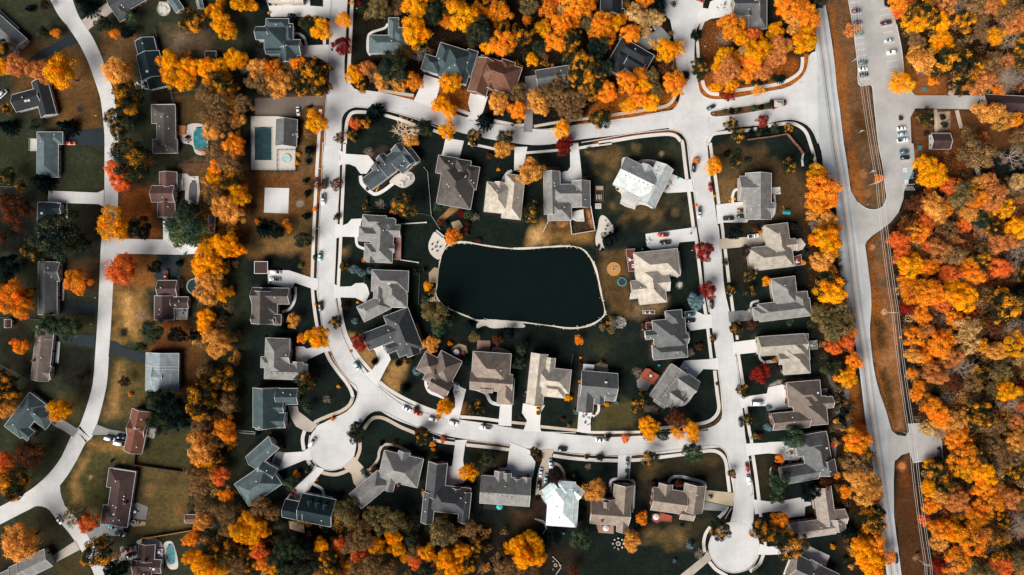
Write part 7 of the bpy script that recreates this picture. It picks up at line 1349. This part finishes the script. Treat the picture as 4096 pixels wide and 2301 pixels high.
def clumpy(seed, ncl, per, ls, rc=(.2, .36), flat=.75, zc=1.25, spread=.72, core=350, two=None):
    rs = np.random.RandomState(seed); C, Nn, cl, sz = [], [], [], []
    ph = rs.uniform(0, 6.28, 3)
    for k in range(ncl):
        th = math.acos(1 - 1.35 * (k + .5) / ncl); fi = k * 2.39996 + rs.uniform(-.5, .5)
        lob = 1 + .17 * math.sin(3 * fi + ph[0]) + .12 * math.sin(5 * fi + ph[1]) + .1 * math.sin(2 * fi + ph[2])
        rr = spread * rs.uniform(.78, 1.1) * lob
        c = np.array([math.sin(th) * math.cos(fi) * rr, math.sin(th) * math.sin(fi) * rr, math.cos(th) * rr * flat * rs.uniform(.75, 1.2)])
        r_ = rs.uniform(*rc); d = rs.randn(per, 3); d[:, 2] += .35; d += unit(c)[None] * .5; d = unit(d)
        rad = r_ * (rs.uniform(.5, 1.05, per) ** .6) * np.where(rs.rand(per) < .22, rs.uniform(1.0, 1.5, per), 1.0)
        P = c + d * rad[:, None] * np.array([1, 1, .8]); C.append(P); Nn.append(unit(d + rs.randn(per, 3) * .55)); cl.append(np.full(per, rs.rand())); sz.append(ls * rs.uniform(.6, 1.3, per))
    d = unit(rs.randn(core, 3)); P = d * (rs.rand(core)[:, None] ** .4) * np.array([.6, .6, .4]); P[:, 2] -= .1
    C.append(P); Nn.append(unit(rs.randn(core, 3))); cl.append(np.full(core, .0)); sz.append(np.full(core, ls * 1.3))
    C = np.concatenate(C); C[:, 2] += zc
    return leaves_mesh('crown', C, np.concatenate(Nn), np.concatenate(sz), np.concatenate(cl), rs)
def conifer(seed, ls=.06):
    rs = np.random.RandomState(seed); C, Nn, cl, sz = [], [], [], []
    for L in range(9):
        z = .25 + L * .24; rr = (1.02 - L * .105); nb = 13 - L
        for k in range(nb):
            a = 2 * math.pi * (k + rs.uniform(-.25, .25)) / nb + L * .7; q = rr * rs.uniform(.78, 1.08); n = int(8 + 46 * q); t = rs.rand(n) ** .7
            dirv = np.array([math.cos(a), math.sin(a), -.22]); side = np.array([-math.sin(a), math.cos(a), 0])
            P = dirv * (t * q)[:, None] + side * (rs.randn(n) * .075 * (1.15 - t))[:, None]; P[:, 2] += z + rs.randn(n) * .03
            C.append(P); Nn.append(unit(np.array([0, 0, 1.0]) + rs.randn(n, 3) * .6)); cl.append(np.full(n, rs.rand())); sz.append(ls * rs.uniform(.5, 1.2, n))
    return leaves_mesh('crown', np.concatenate(C), np.concatenate(Nn), np.concatenate(sz), np.concatenate(cl), rs)
def bare(seed, dense=1.0):
    rs = random.Random(seed); bm = bmesh.new()
    def br(p, d, L, r, lev):
        q = p + d * L; tube(bm, p, q, r, r * .6, 5 if lev < 2 else 3, 0, False)
        if lev >= 4: return
        n = (7, 4, 4, 3)[lev]
        for k in range(n):
            a = rs.uniform(0, 6.28) if lev else 6.28 * k / n + rs.uniform(-.3, .3); s = Vector((math.cos(a), math.sin(a), rs.uniform(-.1, .5 if lev < 1 else .35)))
            nd = (d * (.55 if lev else .35) + s * .75).normalized(); st = p.lerp(q, rs.uniform(.55, 1.0) if lev else rs.uniform(.6, 1.0))
            br(st, nd, L * rs.uniform(.6, .8) if lev else rs.uniform(.5, .7), r * .55, lev + 1)
    br(Vector((0, 0, 0)), Vector((0, 0, 1)), .8, .05, 0)
    me = bpy.data.meshes.new('branches'); bm.to_mesh(me); bm.free(); me.materials.append(None)
    return me
def trunk(seed, zc=1.25, r=.055):
    rs = random.Random(seed); bm = bmesh.new(); tube(bm, (0,0,-.02), (.02,.01,zc*.6), r, r*.7, 8); top = Vector((.02,.01,zc*.6))
    for k in range(6):
        a = k * 1.05 + rs.uniform(-.3,.3); q = Vector((math.cos(a)*rs.uniform(.4,.65), math.sin(a)*rs.uniform(.4,.65), zc+rs.uniform(-.15,.25))); m = top.lerp(q, .5) + Vector((0,0,.06)); tube(bm, top, m, r*.5, r*.35, 5, 0, False); tube(bm, m, q, r*.35, r*.12, 5, 0, False)
    tube(bm, top, (0,0,zc+.35), r*.6, r*.15, 6, 0, False)
    me = bpy.data.meshes.new('trunk'); bm.to_mesh(me); bm.free(); me.materials.append(BARK); return me
BIG = [clumpy(10 + k, 48, 190, .030, (.13, .30)) for k in range(7)]
MID = [clumpy(30 + k, 32, 180, .038, (.15, .36)) for k in range(6)]
AIRY = [clumpy(50 + k, 46, 95, .030, (.10, .30), spread=.80, core=100) for k in range(4)]
SHR = [clumpy(60 + k, 12, 90, .075, (.28, .42), flat=.8, zc=.55, spread=.6, core=150) for k in range(3)]
CON = [conifer(70 + k) for k in range(2)]
BARE = [bare(80 + k) for k in range(3)]; TRK = [trunk(90 + k) for k in range(3)]
STEM = trunk(99, .55, .06)
CNAME = {'Y': 'bright yellow', 'O': 'orange', 'A': 'amber', 'B': 'brown', 'N': 'dark gold-flecked', 'D': 'dark green', 'E': 'blackish evergreen', 'F': 'grey-green', 'M': 'green-and-gold', 'G': 'olive brown', 'T': 'pale tan', 'R': 'crimson', 'Z': 'scarlet', 'S': 'red-orange', 'C': 'copper', 'Q': 'rust brown', 'X': 'dull purple-brown', 'P': 'pale blue', 'K': 'bare grey', 'W': 'bare white'}
def Dp(x, y): q = W('D', x, y); return q.x, q.y
for ph, x, y in (("dark lake",1310,715),("covered pool court",690,370),("pale sports court",695,505),("north cul-de-sac",1740,60),("south cul-de-sac circle",835,1110),("southeast cul-de-sac circle",1835,1365),("entrance median",1880,275),("parking lot",2215,110),("grass island with wires",2165,330),
    ("mulch circle",1545,680),("stone garden by lake",1522,580),("blue accessible bays",2285,440),("highway junction",2160,570),("lone verge pole",2235,790),("small lower lot",2330,1110),("bottom verge pole",2330,1430),("side lane",395,625),("mid-west garden strip",560,560),("lower garden strip",535,950),("bottom woods",900,1360),("wood above the lake road",1380,90),("turn of the west lane",240,1200),("far east wood, upper part",2470,170),("far east wood, middle",2450,640),("far east wood, lower middle",2470,930),("far east wood, bottom",2500,1250),("far east wood edge",2330,700),("grass verge",2200,950)):
    LAND.append((ph, *Dp(x, y)))
allT = []
for t, s in TR.items():
    for q in s.split():
        u, v, r_, c = q.split(','); r_ = float(r_) * (1.14 if t in ('03', '13', '23', '33') and float(u) > 1240 else 1.1)
        if r_ < 3: continue
        zc = max(.8, r_ * TP * (1.0 if r_ >= 44 else .5)); p = W(t, float(u), float(v), zc); hsh = random.Random(u + v + t).random()
        if t in ('13', '23', '33') and 1240 < float(u) and ((c == 'Y' and hsh > .72) or (c == 'T' and hsh > .5)): c = 'O' if c == 'Y' else 'A'
        if t in ('03', '13') and float(u) > 1900 and c in 'YOASCQ' and hsh < .34: c = 'BGNTKB'[int(hsh * 17.6) % 6]
        elif t in ('23', '33') and float(u) > 1900 and c in 'OASCQ' and hsh < .26: c = 'BNGK'[int(hsh * 15.3) % 4]
        allT.append((p.x, p.y, r_ * TP, c))
WX = lambda q: q[0] > W('D', 2240, 0).x
def top300(codes):
    L = sorted([q for q in allT if q[2] >= 46 * TP and q[3] in codes], key=lambda q: -(q[2] - (1.0 if WX(q) else 0)))
    return L[:300], L[300:]
r9 = random.Random(77); WOODP_ = [pts(q) for q in ("13:1500,700 1700,450 2600,420 2600,1440 1350,1440","23:1400,0 2600,0 2600,1447 1530,1447","33:1620,400 1850,260 2600,0 2600,1440 1720,1440","03:1450,100 2560,0 2560,850 1950,880")]
for P_, n_ in zip(WOODP_, (14, 16, 15, 12)):
    k_ = 0
    while k_ < n_:
        x_ = r9.uniform(min(p.x for p in P_), max(p.x for p in P_)); y_ = r9.uniform(min(p.y for p in P_), max(p.y for p in P_))
        if inside((x_, y_), P_): allT.append((x_, y_, r9.uniform(3.2, 5.6), 'K')); k_ += 1
trees, extra = top300('YOASCTZRBGQX'); dark, ex2 = top300('EDFMPN'); barel, ex3 = top300('KW'); extra += ex2 + ex3
shr = [q for q in allT if q[2] < 46 * TP]
def where(x, y):
    ph, lx, ly = min(LAND, key=lambda L: (L[1] - x) ** 2 + (L[2] - y) ** 2); dx, dy = x - lx, y - ly
    rel = ('right of' if dx > 0 else 'left of') if abs(dx) > abs(dy) else ('above' if dy > 0 else 'below')
    return rel + ' the ' + ph
def place(lst, form, cat, grp):
    lab = {}
    for i, q in enumerate(lst): lab.setdefault("%s %s %s" % (CNAME[q[3]], form, where(q[0], q[1])), []).append(i)
    names = {}
    ORD = ['leftmost', 'second-from-left', 'third-from-left', 'fourth-from-left', 'fifth-from-left', 'sixth-from-left', 'seventh-from-left', 'eighth-from-left', 'ninth-from-left', 'tenth-from-left']
    for L, ii in lab.items():
        ii = sorted(ii, key=lambda i: lst[i][0])
        for k, i in enumerate(ii):
            names[i] = L if len(ii) == 1 else (('rightmost' if k == len(ii) - 1 else ORD[min(k, 9)]) + ' ' + L)
    for i, (x, y, r_, c) in enumerate(lst):
        rs = random.Random(int(x * 7 + y * 131)); big = r_ > 4.6
        isb = c in 'KW'; con = (c in 'EP' and rs.random() < .55 and r_ > 1.8 and r_ < 6) 
        root = empty('conifer_tree' if con else ('bare_tree' if isb else ('shrub' if cat == 'shrub' else ('green_tree' if c in 'EDFMPN' else 'autumn_tree'))), (x, y, 0), rs.uniform(0, 6.28), r_ * (1.0 if not isb else 1.05))
        hs = rs.uniform(.9, 1.15); root.scale.z = root.scale.x * hs
        tag(root, names[i], cat, grp)
        if isb:
            o = bpy.data.objects.new('branches', rs.choice(BARE)); COL.objects.link(o); o.parent = root; o.material_slots[0].link = 'OBJECT'; o.material_slots[0].material = BARKW if c == 'W' else BARKG
            continue
        me = rs.choice(CON) if con else (rs.choice(SHR) if cat == 'shrub' else (rs.choice(BIG if big else MID) if c not in 'BKXG' and not (WX((x,)) and rs.random() < .4) else rs.choice(AIRY if rs.random() < .6 else MID)))
        o = bpy.data.objects.new('crown', me); COL.objects.link(o); o.parent = root; o.material_slots[0].link = 'OBJECT'; o.material_slots[0].material = LM[c]
        o = bpy.data.objects.new('stem' if cat == 'shrub' else 'trunk', STEM if cat == 'shrub' else rs.choice(TRK)); COL.objects.link(o); o.parent = root
        if con: o.scale = (.8, .8, 1)
place(trees, 'tree', 'tree', 'trees with autumn foliage'); place(dark, 'tree', 'green tree', 'dark green and half-turned trees'); place(barel, 'tree', 'bare tree', 'leafless trees'); place(shr, 'shrub', 'shrub', 'garden shrubs and young trees')
# undergrowth and thin saplings filling the woods: one uncountable mass
def massmesh(name, regions, mats, seed, lab):
    rs = np.random.RandomState(seed); r3 = random.Random(seed); C, Nn, cl, sz, mi = [], [], [], [], []
    items = []; QE, QM, QC = [], [], []
    for s, n, r0, r1, mm in regions:
        P = pts(s); x0, x1 = min(p.x for p in P), max(p.x for p in P); y0, y1 = min(p.y for p in P), max(p.y for p in P); k = 0
        while k < n:
            x, y = r3.uniform(x0, x1), r3.uniform(y0, y1)
            if inside((x, y), P): items.append((x, y, r3.uniform(r0, r1), r3.choice(mm))); k += 1
    order = sorted(set(c for *_, c in items) | set(c if c in SEEN else 'B' for *_, c in extra))
    for x, y, r_, c in extra:
        c = c if c in SEEN else 'B'; m = r3.choice(MID); nv = len(m.vertices); co = np.empty(nv * 3, np.float32); m.vertices.foreach_get('co', co); co = co.reshape(-1, 4, 3)
        a_ = rs.rand() * 6.28; Rm = np.array([[math.cos(a_), -math.sin(a_), 0], [math.sin(a_), math.cos(a_), 0], [0, 0, 1]])
        co = co[rs.rand(len(co)) < .75] @ Rm.T * r_ + np.array([x, y, 0]); QE.append(co); QM.append(np.full(len(co), order.index(c))); QC.append(rs.rand(len(co)))
    for x, y, r_, c in items:
        n = int(60 + 110 * r_); d = unit(rs.randn(n, 3)); lob = 1 + .3 * np.sin(3 * np.arctan2(d[:, 1], d[:, 0]) + rs.rand() * 6); P = d * (r_ * lob * rs.uniform(.4, 1.0, n) ** .5)[:, None] * np.array([1, 1, .7]); P += np.array([x, y, r_ * rs.uniform(.6, 1.3)])
        P[:, 2] = np.maximum(P[:, 2], .15); C.append(P); Nn.append(unit(d + np.array([0, 0, .5]) + rs.randn(n, 3) * .5)); cl.append(np.full(n, rs.rand())); sz.append(rs.uniform(.10, .26, n)); mi.append(np.full(n, order.index(c)))
    me = leaves_mesh(name, np.concatenate(C), np.concatenate(Nn), np.concatenate(sz), np.concatenate(cl), rs, QE, QC); me.materials.clear()
    for c in order: me.materials.append(LM[c])
    me.polygons.foreach_set('material_index', np.concatenate(mi + QM).astype(np.int32))
    o = bpy.data.objects.new(name, me); COL.objects.link(o); tag(o, lab, 'undergrowth', kind='stuff')
massmesh('undergrowth', [("13:1400,620 1560,430 2600,380 2600,1460 1290,1460 1240,950",330,1.4,4.0,"BBQXTCBDS"),("23:1310,0 2600,0 2600,1447 1480,1447",420,1.4,4.0,"BBQXTCBDN"),("33:1560,330 1800,240 1800,0 2600,0 2600,1460 1680,1460",380,1.4,4.0,"BBQXTCDNB"),("03:1300,0 2600,0 2600,900 2160,900 1900,500 1400,420",200,1.4,3.8,"BBQXTDCB"),
  ("D:830,-5 1700,-5 1690,250 1500,310 1380,250 1000,150",90,1.2,3.0,"BBDNAG"),("D:480,1250 620,1230 1280,1330 1280,1447 480,1447",190,1.4,3.4,"BBDNGDA"),("D:520,200 620,240 600,420 610,1000 560,1240 490,1240 500,600",210,1.3,3.2,"BNDGBA"),("D:2040,560 2110,600 2180,1440 2130,1440 2060,900",120,1,2.6,"BADNG"),("02:2000,450 2500,450 2560,780 2000,900",26,.8,2,"COQ"),("13:1470,20 2000,0 2500,50 2560,350 2000,380",20,.8,2,"BQ")],
  None, 4, "thin autumn saplings and undergrowth between the tall trees")
# leaf litter on the turf under coloured crowns
for x, y, r_, c in allT:
    if c in 'YOASCZTNM': litter((x, y), r_ * 1.25, {'Y': .34, 'O': .38, 'S': .36, 'A': .25, 'C': .25, 'Z': .2, 'T': .18, 'N': .2, 'M': .1}[c])
# mulched beds along the house walls
for root, ws, O, rot in HOUSES:
    for w in ws:
        M = Matrix.Translation((root.location.x, root.location.y, 0)) @ Matrix.Rotation(root.rotation_euler.z, 4, 'Z') @ w.M
        Mi = M.inverted(); lx = Mi[0][0] * GX + Mi[0][1] * GY + Mi[0][3]; ly = Mi[1][0] * GX + Mi[1][1] * GY + Mi[1][3]
        dd = np.hypot(np.maximum(np.abs(lx) - w.hx, 0), np.maximum(np.abs(ly) - w.hy, 0)) + NZ2 * 1.2
        blend(np.clip((1.5 - dd) / .8, 0, 1) * .6, (64, 52, 42), None)
# ---------------------------------------------------------------- ground sheet
ny, nx = GX.shape
me = bpy.data.meshes.new('ground'); me.vertices.add(nx * ny)
me.vertices.foreach_set('co', np.stack([GX, GY, GZ], -1).astype(np.float32).ravel())
ii = np.arange((ny - 1) * (nx - 1)); a = (ii // (nx - 1)) * nx + ii % (nx - 1)
F = np.stack([a, a + 1, a + nx + 1, a + nx], 1).astype(np.int32); nf = len(F)
me.loops.add(nf * 4); me.loops.foreach_set('vertex_index', F.ravel()); me.polygons.add(nf)
me.polygons.foreach_set('loop_start', np.arange(0, nf * 4, 4, dtype=np.int32)); me.polygons.foreach_set('loop_total', np.full(nf, 4, dtype=np.int32)); me.update(calc_edges=True)
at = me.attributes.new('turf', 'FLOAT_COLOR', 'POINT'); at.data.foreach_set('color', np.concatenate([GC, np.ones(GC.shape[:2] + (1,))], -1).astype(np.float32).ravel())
at = me.attributes.new('litter', 'FLOAT', 'POINT'); at.data.foreach_set('value', GL.astype(np.float32).ravel())
gm, nt, b = newmat('turf_ground')
ac = N(nt, 'ShaderNodeAttribute', attribute_name='turf'); al = N(nt, 'ShaderNodeAttribute', attribute_name='litter'); v = geo(nt)
n1 = noise(nt, .09, 5, v, .65); n2 = noise(nt, .5, 5, v, .7); n3 = noise(nt, 2.2, 3, v, .7)
c = ac.outputs['Color']
def scale(c, f):
    mul = nt.nodes.new('ShaderNodeVectorMath'); mul.operation = 'SCALE'; nt.links.new(c, mul.inputs[0]); nt.links.new(f, mul.inputs['Scale']); return mul.outputs[0]
c = scale(c, maprange(nt, n1.outputs[0], .3, .7, .68, 1.36)); c = scale(c, maprange(nt, n2.outputs[0], .3, .7, .66, 1.38)); c = scale(c, maprange(nt, n3.outputs[0], .3, .7, .68, 1.36)); n7 = noise(nt, 1.1, 6, v, .85); c = scale(c, maprange(nt, n7.outputs[0], .35, .65, .78, 1.26))
wv = nt.nodes.new('ShaderNodeTexWave'); wv.inputs['Scale'].default_value = .33; wv.inputs['Distortion'].default_value = 2.5; wv.inputs['Detail'].default_value = 2; wv.inputs['Detail Scale'].default_value = .3; nt.links.new(v, wv.inputs['Vector'])
c = scale(c, maprange(nt, wv.outputs['Fac'], 0, 1, .9, 1.12))      # mowing stripes
n4 = noise(nt, .16, 6, v, .7); c = mixc(nt, c, alb(50, 57, 44), maprange(nt, n4.outputs[0], .52, .74, 0, .42)); n6 = noise(nt, .3, 5, v, .7); c = mixc(nt, c, alb(30, 42, 34), maprange(nt, n6.outputs[0], .56, .72, 0, .35))
nl = noise(nt, 1.5, 4, v, .8); th = N(nt, 'ShaderNodeMath', operation='MULTIPLY_ADD'); nt.links.new(al.outputs['Fac'], th.inputs[0]); th.inputs[1].default_value = .42; nt.links.new(nl.outputs[0], th.inputs[2])
lf = maprange(nt, th.outputs[0], .69, .80, 0, .85)
no = noise(nt, .8, 3, v); lc = mixc(nt, alb(214, 126, 36), alb(150, 78, 34), maprange(nt, no.outputs[0], .4, .6, 0, 1))
c = mixc(nt, c, lc, lf)
nt.links.new(c, b.inputs['Base Color']); b.inputs['Roughness'].default_value = 1; b.inputs['Specular IOR Level'].default_value = .05
bp = nt.nodes.new('ShaderNodeBump'); bp.inputs['Strength'].default_value = .5; bp.inputs['Distance'].default_value = .12; nt.links.new(n3.outputs[0], bp.inputs['Height']); nt.links.new(bp.outputs[0], b.inputs['Normal'])
me.materials.append(gm); go = bpy.data.objects.new('ground', me); COL.objects.link(go); tag(go, kind='structure')
